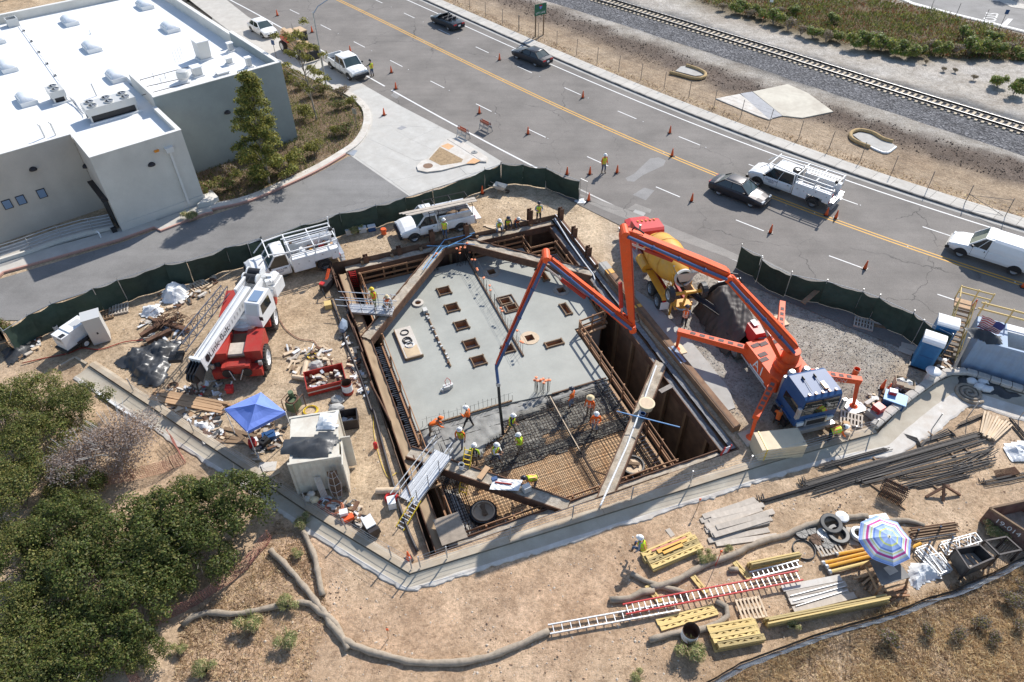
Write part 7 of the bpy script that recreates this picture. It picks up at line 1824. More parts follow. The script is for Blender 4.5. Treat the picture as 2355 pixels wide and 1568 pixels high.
for i in range(5):one(M().tube([TT(-.05+.07*i,-.6,.0),TT(-.25+.07*i,-.12,1.35)],.025,6),'pipe',X.alu,'thin metal pole '+['leftmost','second from left','in the middle','second from right','rightmost'][i]+' of the bundle leaning on the container front','pole','poles leaning on the container')
for x,y,r,lab in((-.75,-.5,.22,'white sack against the container front, leftmost'),(-.45,-.62,.24,'tan sack against the container front, second'),(-.55,-.4,.2,'pale sack on top of the others at the container front')):one(M().blob(TT(x,y,r*.9+(.25 if 'top' in lab else 0)),(r,r*.8,r),x,2,.35),'sack',X.conc_white if 'tan' not in lab else X.cream,lab,'sack',smooth=True)
def rope(label,c,r,n,mat,w=.02,cat='hose'):
 m=M();o=coil(c.x,c.y,c.z,r,n,mat,None,w,'hose_coil');return tag(o,label,cat)
rope('coiled orange brown hose between container and wall',W('j',600,750),.42,7,mt('rust orange hose',(.42,.15,.08),.6),.035);rope('red hose coil in the shade by the wall cables',W('j',530,720),.35,5,mt('dark red hose',(.25,.06,.04),.6),.03);rope('black hose loop on the dirt near the compressor',W('j',775,840),.38,2,X.black,.05)
rope('thin cables coiled on the dirt right of the container',W('j',725,710),.2,4,X.wood_grey,.02,'cable');rope('yellow rope tangle beside the pallet jack',W('f',430,1450),.4,5,X.fib_yellow,.02,'rope');rope('yellow strap tangle near the concrete rubble',W('f',440,1075),.28,4,X.fib_yellow,.02,'strap');rope('orange brown cable coil beside the crane boom tip',W('e',1190,1145),.28,5,X.rust,.03,'cable')
def hose(label,pts,r,mat,cat='hose'):return one(M().tube(smooth_path([W(*p,r+.01)for p in pts],.3),r,5),'hose',mat,label,cat,smooth=True)
hose('long red air hose running from the generator toward the crane',[('e',150,985),('e',330,945),('e',480,915),('e',560,880),('e',690,890),('e',850,840),('e',980,825)],.03,X.red)
hose('dark red hose curving from the crane to the rubble',[('f',218,825),('f',260,890),('f',350,955),('f',450,970),('f',480,1010),('f',560,1080),('f',580,1140)],.025,mt('brown hose',(.2,.07,.05),.6));hose('thin black cable on the dirt right of the front crane wheel',[('f',160,1083),('f',260,1090),('f',360,1100)],.02,X.black,'cable')
hose('thick black discharge pipe along the west rim plates',[('f',575,690),('f',640,860),('f',680,1000),('f',780,1240),('f',850,1450),('j',860,60),('j',950,400),('j',1040,720),('j',1110,920),('j',1165,1040)],.09,X.bronze,'pipe');hose('thin yellow cord looping along the west rim',[('j',860,80),('j',870,250),('j',920,440),('j',970,540),('j',1020,500)],.015,X.fib_yellow,'cord')
# generator trailer and cabinet
ga=W('e',500,880);gb=W('e',640,890)
t=thing('generator','white towable generator box on a small trailer','generator',W('e',545,850),R(62))
M().loft([[(x,-.62,.55),(x,.62,.55),(x,.62,z),(x,-.62,z)]for x,z in((-1.25,1.75),(-.5,1.75),(-.48,1.85),(1.2,1.85))]).build('body',X.white,t);M().box(-1.45,-.7,.38,1.4,.7,.55).build('chassis',X.black,t)
for s in(-1,1):wheel(t,.1,s*.85,.34,.22,X.white);M().box(-.4,s*.85-.13,.7,.6,s*.85+.13,.76).build('mudguard',X.bronze,t)
M().box(.1,-.3,1.852,.9,.3,1.86).build('vent',X.hvac,t);M().box(-1.258,-.5,1.2,-1.25,.5,1.6).build('label',X.hvac,t);M().box(-1.2,-.5,1.752,-.75,-.1,1.76).build('control_panel',X.black,t);M().cbox((-1.26,-.2,1.5),(.01,.5,.09)).build('dark_label',X.black,t)
t.scale=(.78,)*3
t=thing('electrical_cabinet','tall grey metal cabinet standing beside the white generator','cabinet',W('e',705,820),R(28));M().box(-.5,-.45,.05,.5,.45,2.0).build('body',X.hvac,t);M().box(-.54,-.49,2.0,.54,.49,2.05).build('top',X.hvac,t);M().box(-.05,-.46,.8,.05,-.45,.95).build('socket',X.black,t)
# assorted heaps
plastic('plastic_sheet','big crumpled black plastic sheet heaped in front of the crane boom',pp(('e',790,980),('e',920,900),('e',1130,830),('e',1240,840),('e',1170,960),('e',1150,1080),('e',1080,1150),('e',960,1120),('e',880,1030)),.6,X.black_plastic,amp=.3,step=.11,fr=1.5)
plastic('plastic_bag','large white bulk bag collapsed beside the rusty scrap',pp(('e',985,600),('e',1100,580),('e',1120,640),('e',1020,685),('e',975,650)),.55,X.white_plastic,0,'bulk bag',.35,.12)
plastic('plastic_bag','pile of white bags and cardboard below the pale pallet',pp(('e',1120,500),('e',1200,450),('e',1290,450),('e',1300,530),('e',1210,585),('e',1130,560)),.7,X.white_plastic,0,'bag heap',.4,.12)
def boards(name,label,cat,k,c,n,L,w,th,rz,mats,spread=.3,z=0.0,yaw=.15,group=None,stack=1):
 t=thing(name,label,cat,W(*c,z),rz,group);g=random.Random(int(c[1]*7+c[2]));mats=mats if isinstance(mats,(list,tuple))else[mats]
 for s in range(stack):
  for i in range(n):
   o=M().box(-L/2,-w/2,0,L/2,w/2,th).build(k,mats[g.randrange(len(mats))],t)
   o.location=(g.uniform(-spread,spread),(i-n/2+.5)*w*1.08,th*1.05*s+(.004*i));o.rotation_euler=(0,0,g.uniform(-yaw,yaw)*.3);o.scale=(g.uniform(.8,1),1,1)
 return t
boards('plank_stack','stack of long tan timber planks by the wall near the canopy','timber','plank',('e',1300,1255),5,4.8,.16,.05,R(-14),X.wood,.25,0,.1,stack=3)
boards('plywood_pile','scattered plywood sheets under the long tan planks','plywood','sheet',('e',1290,1310),2,2.2,1.0,.02,R(-25),[X.ply_pale,X.wood],.5,0,.8,stack=2);boards('plywood_pile','dark plywood scraps below the crane boom tip','plywood','sheet',('e',1400,1180),3,.9,.5,.02,R(-20),[X.wood_dark,X.ply_pale],.5,0,1.5,stack=2);boards('plywood_pile','broken plywood scraps beside the canopy corner','plywood','sheet',('e',1500,1245),4,.8,.3,.02,R(20),[X.ply_pale,X.wood],.3,0,3,stack=2)
t=thing('scrap_heap','tangled heap of rusty rebar scrap on a steel channel','scrap metal',W('e',1180,720));g=random.Random(5)
for i in range(70):
 a=g.uniform(0,6.3);c=VEC((g.gauss(0,.5),g.gauss(0,.35),.2+g.random()*.5));d=VEC((cos(a),sin(a),g.uniform(-.3,.3)))*g.uniform(.2,.6);M().tube([c-d,c+VEC((0,0,g.uniform(0,.12))),c+d],.022,4).build('bar',X.rust,t)
for a,b in((('e',970,800),('e',1130,700)),(('e',1010,840),('e',1180,760)),(('e',1060,690),('e',1290,760))):one(M().bar(W(*a,.15),W(*b,.2),.3,.28),'steel_channel',X.rust,{970:'rusty steel channel nearest the grey cabinet',1010:'rusty steel channel with a red hose over it',1060:'rusty flat bar crossing the scrap heap'}[a[1]],'steel channel')
t=thing('debris_bin','open dark red steel bin full of broken concrete and paper','skip',W('f',540,1262),R(20))
for b in((-1.15,-.75,.05,1.15,-.70,.65),(-1.15,.70,.05,1.15,.75,.65),(-1.15,-.7,.05,-1.1,.7,.65),(1.1,-.7,.05,1.15,.7,.65)):M().box(*b).build('side',X.red,t)
M().box(-1.1,-.7,.05,1.1,.7,.1).build('floor',X.rust_dark,t);M().box(-1.15,-.756,.3,1.15,-.752,.38).build('stripe',X.conc_white,t)
for i in range(26):M().cbox((U(-.95,.95),U(-.55,.55),.35+U(0,.22)),(U(.15,.4),U(.1,.3),U(.04,.15)),U(0,3),U(-.5,.5),U(-.5,.5)).build('debris',[X.conc_white,X.wood_pale,X.white_plastic,X.wood_dark][i%4],t)
def drum(label,p,top=X.red,r=.31,h=.88):
 t=thing('drum',label,'drum',p);M().lathe([(r,0),(r,h*.3)],n=18).lathe([(r,h*.85),(r,h)],n=18,cap=False).build('band',top,t);M().lathe([(r-.003,h*.3),(r+.01,h*.33),(r-.003,h*.36),(r-.003,h*.64),(r+.01,h*.67),(r-.003,h*.85)],n=18,cap=False).build('body',X.white,t);M().lathe([(r*.95,h),(r*.93,h*.25),(0,h*.25)],n=18,cap=False).build('inside',X.rust_dark,t);return t
drum('red and white open steel drum beside the debris bin',W('f',690,1325));drum('dented white drum with rusty inside among foreground beams',W('p',1582,1468,ZL),X.rust,.36,.85)
for k,x,y,r,lab in(('f',470,1135,.4,'round pale concrete lump on the dirt near the debris bin'),('f',612,1375,.36,'pale concrete block by the black planter box, upper'),('f',605,1435,.42,'pale concrete block by the black planter box, lower'),('b',1560,1050,.3,'half buried rock at the end of the traffic island')):one(M().blob(W(k,x,y,r*.4),(r*1.1,r*.8,r*.6),x,2,.5),'concrete_rubble',X.conc,lab,'rubble')
one(M().tube([W('f',380,1210,.16),W('f',400,1115,.16)],.16,10),'cardboard_tube',X.wood_pale,'thick cardboard tube near the debris bin, upright one','cardboard tube');one(M().tube([W('f',305,1215,.14),W('f',410,1230,.14)],.14,10),'cardboard_tube',X.wood_pale,'thick cardboard tube lying beside the debris bin corner','cardboard tube')
t=thing('hose_reel_cart','old green welding cart with rusty frame and hoses beside the canopy','cart',W('f',325,1445),R(70));m=M()
for s in(-1,1):m.tube([(-.4,s*.4,0),(-.4,s*.4,1.1),(.5,s*.4,1.0),(.5,s*.4,0)],.03,6)
m.build('frame',X.rust,t);M().cbox((0,0,.5),(.7,.55,.6)).lathe([(.15,.3),(.15,1.2)],(.25,.2,0),10).build('tank',mt('green tank',(.10,.14,.07),.6),t);coil(0,0,.85,.35,5,X.rust,t,.03)
t=thing('planter_box','open black box with paper inside near the west rim','box',W('f',690,1540),R(12))
for b in((-.6,-.45,0,.6,-.4,.75),(-.6,.4,0,.6,.45,.75),(-.6,-.4,0,-.55,.4,.75),(.55,-.4,0,.6,.4,.75)):M().box(*b).build('side',X.bronze,t)
M().box(-.55,-.4,.1,.55,.4,.15).build('floor',X.rust_dark,t);M().cbox((.1,-.05,.2),(.5,.4,.03),.4).cbox((-.2,.2,.2),(.3,.3,.02),1).build('paper',X.white_plastic,t)
def wheelbarrow(label,p,rz,tray):
 t=thing('wheelbarrow',label,'wheelbarrow',p,rz)
 m=M();B0=[(-.3,-.25,.35),(.3,-.2,.3),(.3,.2,.3),(-.3,.25,.35)];T0=[(-.5,-.36,.68),(.55,-.33,.62),(.55,.33,.62),(-.5,.36,.68)];m.loft([B0,T0],cap=False);m.add(B0,[(0,1,2,3)]);m.loft([[(x*.98,y*.98,z+.012)for x,y,z in B0],[(x*.985,y*.985,z+.003)for x,y,z in T0]],cap=False);m.build('tray',tray,t)
 o=M().lathe([(.1,-.05),(.19,-.05),(.19,.05),(.1,.05)],n=14,ax='y').build('wheel',X.tyre,t);o.location=(.62,0,.19);m=M()
 for s in(-1,1):m.tube([(.62,s*.08,.19),(0,s*.22,.33),(-.95,s*.28,.6)],.022,6);m.tube([(-.2,s*.23,.36),(-.3,s*.25,0)],.02,5)
 m.build('frame',X.wood_grey,t);return t
wheelbarrow('grey wheelbarrow standing by the short screened fence',W('b',1735,1320),R(-20),X.hvac);wheelbarrow('brown wheelbarrow full of gravel behind the wall by the stooping man',W('h',600,1480),R(130),X.wood_dark)
def cooler(label,p,body,lid):
 t=thing('cooler',label,'cooler',p,R(20),'drink coolers along the screened fence');M().box(-.28,-.19,0,.28,.19,.34).build('body',body,t);M().box(-.3,-.2,.34,.3,.2,.42).build('lid',lid,t)
cooler('dull red cooler, first of the three along the fence',W('f',700,232),X.hvac,X.hvac);cooler('grey cooler with pale lid beside the green bush',W('f',790,218),X.hvac,X.white_plastic);cooler('blue cooler with white lid along the fence',W('f',853,208),X.blue,X.white_clean)
one(M().lathe([(.2,0),(.16,.2),(.24,.32),(.2,.45)],W('f',935,232),12),'orange_jug',X.cone,'orange water jug on the dirt near the coolers','water jug')
t=thing('water_pump','dark dewatering pump with orange arm at the west rim','pump',W('f',545,610),R(70));M().cbox((0,0,.35),(.9,.5,.5)).lathe([(.22,0),(.22,.6)],(.6,.1,0),12).build('engine',X.bronze,t);M().bar((.2,.1,.5),(.9,.2,1.0),.16).build('arm',X.orange,t);M().tube([(-.5,0,.4),(-.9,-.3,.6),(-1.1,-.6,.2),(-.7,-.8,.05)],.05,6).build('hose',X.black,t);M().cbox((-.3,.1,.65),(.3,.3,.1)).build('cap',X.red_bright,t)
one(M().cbox(W('f',550,722,.18),(.45,.5,.36),.3),'yellow_box',X.yellow_beam,'dusty yellow box on the dirt near the walkway','box');one(M().blob(W('f',655,865,.3),(.3,.55,.35),2,2,.3),'covered_pump',X.grey_shirt,'blue grey wrapped pump against the rim plates','pump');one(M().cbox(W('f',717,1040,.06),(.55,.5,.1),.3),'cardboard_square',X.wood_pale,'flat square of cardboard by the rim plates','cardboard');one(M().tube([W('j',880,625,.17),W('j',1040,622,.17)],.17,12),'fibre_roll',X.wood_pale,'tan cardboard roll lying across the dirt by the gangway','roll')
t=thing('life_ring','red hose ring around a white box near the gangway ladder','hose',W('j',985,680));coil(0,0,0,.3,4,X.red_bright,t,.06);M().cbox((.1,-.4,.25),(.4,.5,.5),.3).build('box',X.white,t)
t=thing('air_compressor','small grey air compressor with white hood by the wall','compressor',W('j',850,905),R(-55));M().cbox((0,0,.4),(.9,.5,.5)).build('engine',X.bronze,t);M().cbox((-.1,0,.72),(.6,.5,.18),0,0,.2).build('hood',X.white,t);wheel(t,.2,.3,.2,.1);wheel(t,.2,-.3,.2,.1)
one(M().lathe([(.12,0),(.12,.4),(.05,.5)],W('j',880,330),10),'fire_extinguisher',X.red_bright,'red extinguisher on the dirt beside the yellow cord','fire extinguisher');t=thing('power_saw','orange cut off saw with white tank beside the wall post','saw',W('j',690,830));M().cbox((0,0,.2),(.6,.3,.25),.5).build('body',X.orange,t);M().cbox((-.2,.2,.4),(.4,.3,.25),.3).build('tank',X.white,t)
plastic('debris_pile','mixed debris and cut boards behind the container',pp(('j',330,190),('j',430,170),('j',560,140),('j',590,200),('j',500,230),('j',380,250)),.35,X.wood_grey,0,'debris',.3,.12);plastic('plastic_bag','pile of grey plastic scraps between canopy and wall',pp(('e',1300,1380),('e',1440,1390),('e',1500,1440),('e',1430,1480),('e',1340,1440)),.25,X.white_plastic,0,'plastic scraps',.3,.1)
for p,s_,rz,mat,lab in((('j',145,250),(.7,.5,.35),.4,X.blue,'blue folding chair under the canopy edge'),(('j',115,290),(.5,.4,.4),1,X.black,'black bag under the canopy edge'),(('j',30,300),(.35,.3,.5),.2,X.red_bright,'red bag beside the canopy leg'),(('j',135,460),(.9,.6,.06),.1,X.conc_white,'pale square board lying at the wall left of the container'),(('j',170,505),(.7,.4,.03),.6,X.ply_pale,'small tan plywood scrap below the pale board')):
 q=W(*p,s_[2]/2);one(M().cbox(q,s_,rz).cbox(q+VEC((0,.1,s_[2]*.5)),(s_[0]*.6,s_[1]*.5,s_[2]*.3),rz+.3),'camp_chair' if 'chair' in lab else 'bag' if 'bag' in lab else 'board',mat,lab,'chair' if 'chair' in lab else 'bag' if 'bag' in lab else 'board')
g=random.Random(21);m=M()
for P_,n_ in((wp(('e',950,700),('e',1250,640),('e',1260,860),('e',1000,860)),60),(wp(('e',1050,1190),('e',1530,1100),('e',1560,1330),('e',1280,1390)),90),(wp(('e',1250,1340),('e',1500,1370),('e',1560,1500),('e',1420,1540)),80),(wp(('f',260,1020),('f',560,1000),('f',560,1180),('f',300,1200)),60),(wp(('f',640,900),('f',720,980),('f',850,1400),('f',760,1300)),60),(wp(('e',60,820),('e',260,760),('e',280,880),('e',120,980)),50),(wp(('j',20,60),('j',250,200),('j',240,330),('j',60,420)),60),(wp(('j',480,690),('j',760,690),('j',900,930),('j',700,830)),70),(wp(('h',830,1220),('h',1180,1100),('h',1200,1180),('h',800,1400)),60),(wp(('h',1310,960),('h',1420,900),('h',1420,1010),('h',1320,1040)),70),(wp(('e',1080,500),('e',1480,380),('e',1500,480),('e',1140,640)),60)):
 xs=[p[0]for p in P_];ys=[p[1]for p in P_];k=0
 while k<n_:
  x,y=g.uniform(min(xs),max(xs)),g.uniform(min(ys),max(ys))
  if inpoly(x,y,P_):k+=1;m.k=g.randrange(7);m.cbox((x,y,.04+.04*g.random()),(g.uniform(.1,.7),g.uniform(.05,.25),g.uniform(.02,.12)),g.uniform(0,3),g.uniform(-.2,.2),g.uniform(-.2,.2))
stuff(m.build('litter',[X.wood_grey,X.wood_dark,X.wood_pale,X.white_plastic,X.black_plastic,X.conc_white,X.rust],origin=(0,0,0)))
boards('loose_boards','loose timber boards lying under the canopy','timber','board',('e',1640,1500),4,2.2,.2,.05,R(-35),[X.wood_grey,X.wood_dark],.4,0,2);boards('loose_boards','two boards on the north rim near the kneeling men','timber','board',('f',1690,190),3,1.5,.15,.05,R(-15),X.wood_pale,.2,0,1)
plastic('debris_pile','dark junk heap at the left picture edge by the fence end',pp(('e',20,900),('e',150,830),('e',240,860),('e',150,960),('e',60,1000)),.3,X.black_plastic,0,'debris',.3,.12);t=thing('broken_table','broken timber table frame with a monitor at the left picture edge','table',W('e',40,900),R(30))
for a,b in(((-.6,-.4,0),(-.3,-.3,.9)),((.6,-.4,0),(.3,-.3,.9)),((.6,.4,0),(.3,.3,.9)),((-.6,.4,0),(-.3,.3,.9))):M().bar(a,b,.1).build('leg',X.wood_dark,t)
M().box(-.6,-.45,.9,.6,.45,.95).build('top',X.wood,t);M().cbox((0,0,1.25),(.6,.5,.5)).build('monitor',X.black,t);bucket('white tipped bucket by the left fence end',W('e',390,755),X.white_plastic)
# right hand corner: toilets, stair, blue tank, table
def toilet(label,p,rz,arch):
 t=thing('portable_toilet',label,'portable toilet',p,rz,'blue portable toilets');M().box(-.55,-.55,.08,.55,.55,2.05).build('cabin',mt('blue plastic',(.03,.17,.36),.45),t);M().box(-.6,-.6,0,.6,.6,.1).build('skid',X.black,t)
 m=M();m.loft([[(x,.6*cos(a),2.05+(.30 if arch else .22)*sin(a))for a in[pi*k/8 for k in range(9)]]for x in(-.6,-.2,-.18,.2,.22,.6)]);m.build('roof',X.white_plastic,t)
 d=M().box(-.42,-.575,.15,.42,-.552,1.95).build('door',mt('darker blue plastic',(.02,.13,.30),.45),t);M().box(-.38,-.582,1.05,.38,-.576,1.1).build('rib',X.blue,d);return t
toilet('blue portable toilet with ribbed white roof, front one',W('h',1215,990),R(-32),True);toilet('blue portable toilet with smooth roof behind the other',W('h',1310,870),R(-28),False)
yr=R(-26);t=thing('site_stair','yellow timber stair and guard rails climbing to the blue tank','stair',W('h',1395,960),R(63));Yl=X.yellow_beam
for s in(-1,1):
 M().bar((0,s*.5,.1),(3.2,s*.5,2.3),.06,.25).build('stringer',Yl,t);M().bar((0,s*.5,1.0),(3.2,s*.5,3.2),.06,.1).build('handrail',Yl,t)
 for k in range(4):M().cbox((.3+k*.95,s*.5,.2+.65*k+.5),(.08,.08,1.1)).build('post',Yl,t)
for i in range(10):M().box(.1+.32*i,-.5,.2+.22*i,.36+.32*i,.5,.24+.22*i).build('tread',X.wood,t)
M().box(3.2,-.6,2.3,4.4,.6,2.38).build('landing',X.wood,t)
for a,b in(((4.4,.55,3.4),(4.4,-1.6,3.4)),((4.4,.55,2.9),(4.4,-1.6,2.9)),((3.2,.55,3.3),(4.4,.55,3.4))):M().bar(a,b,.06,.1).build('guard_rail',Yl,t)
for y in(.55,-.6,-1.6):M().cbox((4.4,y,2.9),(.08,.08,1.2)).build('post',Yl,t)
t.scale=(.85,.85,.85)
bx=thing('blue_tank','pale blue corrugated steel tank with open top at the right edge','tank',W('h',1490,1010),R(-26));X.pale_blue=paint('pale blue steel',(.30,.40,.54),amt=.3,rough=.5);m=M();n_=34
m.loft([[(6.5*i/n_,-.05*(i%4<2),z)for i in range(n_+1)]for z in(0,2.2)],cap=False,closed=False);m.box(0,2.35,0,6.5,2.4,2.2);m.box(0,0,0,.05,2.35,2.2);m.build('side',X.pale_blue,bx)
M().box(0,-.08,2.2,6.5,.06,2.3).build('top_rail',X.pale_blue,bx);M().box(0,0.06,2.15,1.6,2.35,2.25).build('deck',X.pale_blue,bx);M().box(3.4,.06,2.15,6.5,2.35,2.25).build('deck',X.pale_blue,bx);M().box(1.6,1.6,2.15,3.4,2.35,2.25).build('deck',X.white,bx);M().box(1.6,.06,.5,3.4,1.6,.6).build('inside',X.black,bx);M().box(1.6,1.6,.6,3.4,1.62,2.15).build('inside_wall',X.white,bx)
for y,z in((2.35,2.8),(2.35,3.25)):M().bar((-.2,y,z),(6.5,y,z),.06,.1).build('guard_rail',Yl,bx)
for x in(0,1.5,3,4.5,6):M().cbox((x,2.35,2.8),(.08,.08,1.1)).build('post',Yl,bx)
plastic('plastic_sheet','black plastic bundled over the timber frame on the blue tank',pp(('h',1540,740),('h',1620,740),('h',1760,800),('h',1770,850),('h',1680,850),('h',1560,790),z=2.4),.5,X.black_plastic,2.3,amp=.4,step=.12)
one(M().tube([W('h',1445,1020,.5),W('h',1550,810,2.6)],.08,8),'white_pipe',X.wood_grey,'pale pipe leaning diagonally against the blue tank','pipe')
fa,fb,fc_,fd=(W('h',1640,655,3.3),W('h',1795,722,3.3),W('h',1755,790,2.45),W('h',1600,735,2.45))
fl=thing('flag','american flag hung on the yellow rail of the blue tank','flag',VEC((fa.x,fa.y,0)));X.flag_red=mt('flag red',(.50,.035,.05),.8);X.flag_white=mt('flag white',(.72,.70,.68),.8);X.flag_blue=mt('flag blue',(.06,.07,.24),.8)
wav=lambda u,v:fa.lerp(fb,u).lerp(fd.lerp(fc_,u),v)+VEC((0,-.06*sin(u*14+v*3),.02*sin(v*9)))
for i in range(13):M().grid(12,1,lambda u,v,i=i:wav(u,(i+v)/13)).build('stripe',X.flag_red if i%2==0 else X.flag_white,fl,wd=True)
M().grid(8,4,lambda u,v:wav(.58+.42*u,v*.54)+VEC((0,-.02,.02))).build('canton',X.flag_blue,fl,wd=True)
t=thing('work_table','light blue topped work table with a red cool box on it','table',W('h',1020,1265),R(-30));M().box(-.6,-.45,.5,.6,.45,.56).build('top',mt('light blue top',(.2,.42,.68),.5),t);M().box(-.55,-.4,0,.55,.4,.5).build('base',X.blue,t)
t2=thing('cool_box','small red and white cool box on the blue table','cool box',W('h',1020,1195,.56),R(-20));M().box(-.2,-.14,0,.2,.14,.22).build('body',X.red_bright,t2);M().box(-.21,-.15,.22,.21,.15,.28).build('lid',X.white_clean,t2)
for(x,y),lab in(((1065,1135),'open cardboard box behind the cones, left one'),((1115,1155),'open cardboard box full of scrap near the grey drum')):
 t=thing('cardboard_box',lab,'box',W('h',x,y),R(-20));m=M();m.box(-.32,-.3,0,.32,-.28,.5);m.box(-.32,.28,0,.32,.3,.5);m.box(-.32,-.28,0,-.3,.28,.5);m.box(.3,-.28,0,.32,.28,.5);m.cbox((0,-.4,.5),(.6,.2,.01),0,.4);m.build('carton',X.wood_pale,t);M().blob((0,0,.35),(.28,.26,.2),x,2,.6).build('scrap',X.hvac,t)
t=thing('wash_station','grey hand wash drum with round lid beside the toilets','wash station',W('h',1258,1120));M().lathe([(.28,0),(.26,.7),(.2,.75)],n=14).build('drum',X.hvac,t);M().lathe([(.1,.75),(.42,.95),(.42,1.02),(.2,1.08),(0,1.08)],n=18).build('lid',X.white_plastic,t,smooth=True)
t=thing('plate_compactor','red engine plate compactor on blocks by the wall','machine',W('h',895,1345),R(30));M().cbox((0,0,.2),(.8,.7,.4)).build('base',X.conc,t);M().cbox((.05,0,.6),(.5,.5,.4)).build('engine',X.red_bright,t);M().tube([(-.2,.2,.5),(-.8,.2,1.0),(-.8,-.2,1.0),(-.2,-.2,.5)],.025,5).build('handle',X.black,t)
bucket('orange bucket standing on the gravel near the outrigger',W('h',762,1060),X.cone,.2,.45);one(M().cbox(W('h',480,505,.9),(2.2,.32,.06),R(38),0,-.25),'leaning_plank',X.wood_dark,'brown plank leaning against the sagging screened fence','plank')
boards('loose_boards','grey timber lengths at the foot of the sagging fence','timber','board',('h',890,720),3,2.2,.15,.08,R(-22),[X.wood_dark,X.wood_grey],.5,0,.6);boards('loose_boards','loose plank ends on gravel left of the toilets','timber','board',('h',1130,890),2,1.2,.5,.03,R(-28),X.wood_grey,.1,0,.4)
struct(M().prism(pp(('g',960,620),('g',1080,700),('g',1330,960),('g',1600,1290),('g',1645,1430),('g',1540,1470),('g',1180,1060),('g',960,760)),0,.02).build('concrete_pad',X.conc))
X.cream2=mt('crate board',(.66,.55,.38),.75,0,.08,2)
t=thing('plywood_crate','big cream coloured stack of plywood sheets strapped by the wall','plywood stack',W('l',215,215),R(8))
for i in range(9):M().box(-1.25,-.6+U(-.02,.02),.12*i,1.25+U(-.02,.02),.6,.12*i+.112).build('sheet',X.cream2,t)
M().box(-1.0,-.63,.02,-.94,.63,1.1).build('strap',X.fib_yellow,t)
boards('brick_pile','small pile of tan concrete bricks behind the wall cable fence','bricks','brick',('h',690,1455),4,.4,.2,.2,R(-20),[X.wood_pale,X.ply],.1,0,.3,stack=2)
# ------------------------------------------------------------------ storage ground in front of the wall
ZF=ZL-.02
def F(k,x,y,h=0.0):return W(k,x,y,ZF+h)
def girder_mesh(L):
 m=M()
 for s in(-1,1):m.box(-L/2,s*.095-.042,-.035,L/2,s*.095+.042,.035)
 n=int(L/.30)
 for i in range(n):
  x0=-L/2+L*(i+.05)/n;x1=-L/2+L*(i+.95)/n;s=1 if i%2 else-1
  m.bar((x0,-s*.07,0),(x1,s*.07,0),.095,.03)
 for s in(-1,1):m.box(s*(L/2-.05)-.05,-.08,-.025,s*(L/2-.05)+.05,.08,.025)
 return m
def girders(label,a,b,n,layers,mats,edge=False):
 c=(a+b)/2;d=b-a;t=thing('girder_stack',label,'timber girders',VEC((c.x,c.y,ZF)),math.atan2(d.y,d.x));L=VEC((d.x,d.y)).length
 me=None
 for k in range(layers):
  for i in range(n):
   if k==layers-1 and n>2 and i==n-1:continue
   if me is None:o=girder_mesh(L).build('girder',mats[0],t);me=o
   else:
    o=inst(me,t)
    if(i+k)%3==1 and len(mats)>1:o.data=o.data.copy();o.data.materials[0]=mats[1]
   if edge:o.rotation_euler=(pi/2,0,U(-.01,.01));o.location=(U(-.08,.08),(i-n/2+.5)*.10,.14+.28*k)
   else:o.rotation_euler=(0,0,U(-.012,.012));o.location=(U(-.1,.1),(i-n/2+.5)*.262+U(-.03,.03)*(k>1),.05+.08*k)
 return t
YB=X.yellow_beam;YD=mt('weathered yellow girder',(.52,.39,.16),.75,0,.2,3,(.22,.17,.09),.6,3,rand=.1)
girders('stack of yellow girders with the seated man on its left end',F('m',330,560),F('m',870,330),4,4,[YB,YD]);girders('upright stack of yellow girders behind the leaning alloy ladder',F('m',1440,610),F('m',1980,500),3,2,[YB,YD],True)
girders('long heavy stack of yellow girders beside the sawhorse table',F('l',140,1410),F('l',965,1245),4,2,[YD,YB],True);girders('two yellow girders lying flat beside the rusty white drum',F('m',470,1240),F('m',1090,1060),2,1,[YB]);girders('stack of yellow girders closest to the bottom picture edge',F('m',1040,1400),F('m',1540,1310),4,5,[YB,YD])
for k,x,y,lab in(('m',905,790,'short girder end poking out above the long ladder'),('m',410,900,'short girder end poking out near the ladder foot'),('m',1370,640,'short girder lying crosswise at the upright stack end')):
 o=girder_mesh(1.0).build('girder',YB);o.location=F(k,x,y,.04);o.rotation_euler=(0,0,R(-60));tag(o,lab,'timber girder')
for i,(a,b,lab)in enumerate(((('m',450,430),('m',760,290),'yellow board on top of the girder stack, upper of two'),(('m',510,440),('m',720,350),'yellow board on top of the girder stack, lower of two'),(('m',390,425),('m',760,275),'red pipe lying along the top of the girder stack'),(('m',560,185),('m',620,265),'white board end lying behind the girder stack'))):
 p,q=F(*a,.36 if i<3 else .02),F(*b,.36 if i<3 else .02);one(M().bar(p,q,(.24,.22,.07,.26)[i],(.05,.05,.06,.04)[i]),('board','board','red_pipe','board')[i],(X.yellow,X.yellow,mt('faded red pipe',(.5,.16,.12),.6),X.wood_grey)[i],lab,'pipe' if i==2 else 'board')
def flat_ladder(label,a,b,mat,n,w=.46,rung=None):
 t=thing('ladder',label,'ladder',a,0);d=b-a;s=VEC((-d.y,d.x,0)).normalized()
 for k in(-1,1):M().bar(a+s*k*w/2,b+s*k*w/2,.05,.10).build('rail',mat,t,wd=True)
 for i in range(n):c=a+d*((i+.5)/n);M().bar(c-s*w/2,c+s*w/2,.035,.035).build('rung',rung or X.alu,t,wd=True)
 return t
flat_ladder('long red fibreglass ladder lying across girder ends',F('m',90,1060,.32),F('m',2010,690,.32),X.red_bright,30);flat_ladder('long silver ladder lying under the red one and reaching further left',F('p',1262,1447,.18),F('p',1560,1393,.2),X.alu,15,.40)
t=flat_ladder('silver ladder leaning on edge against the upright girder stack',F('m',1470,690,.2),F('m',2005,560,.35),X.alu,10,.3)
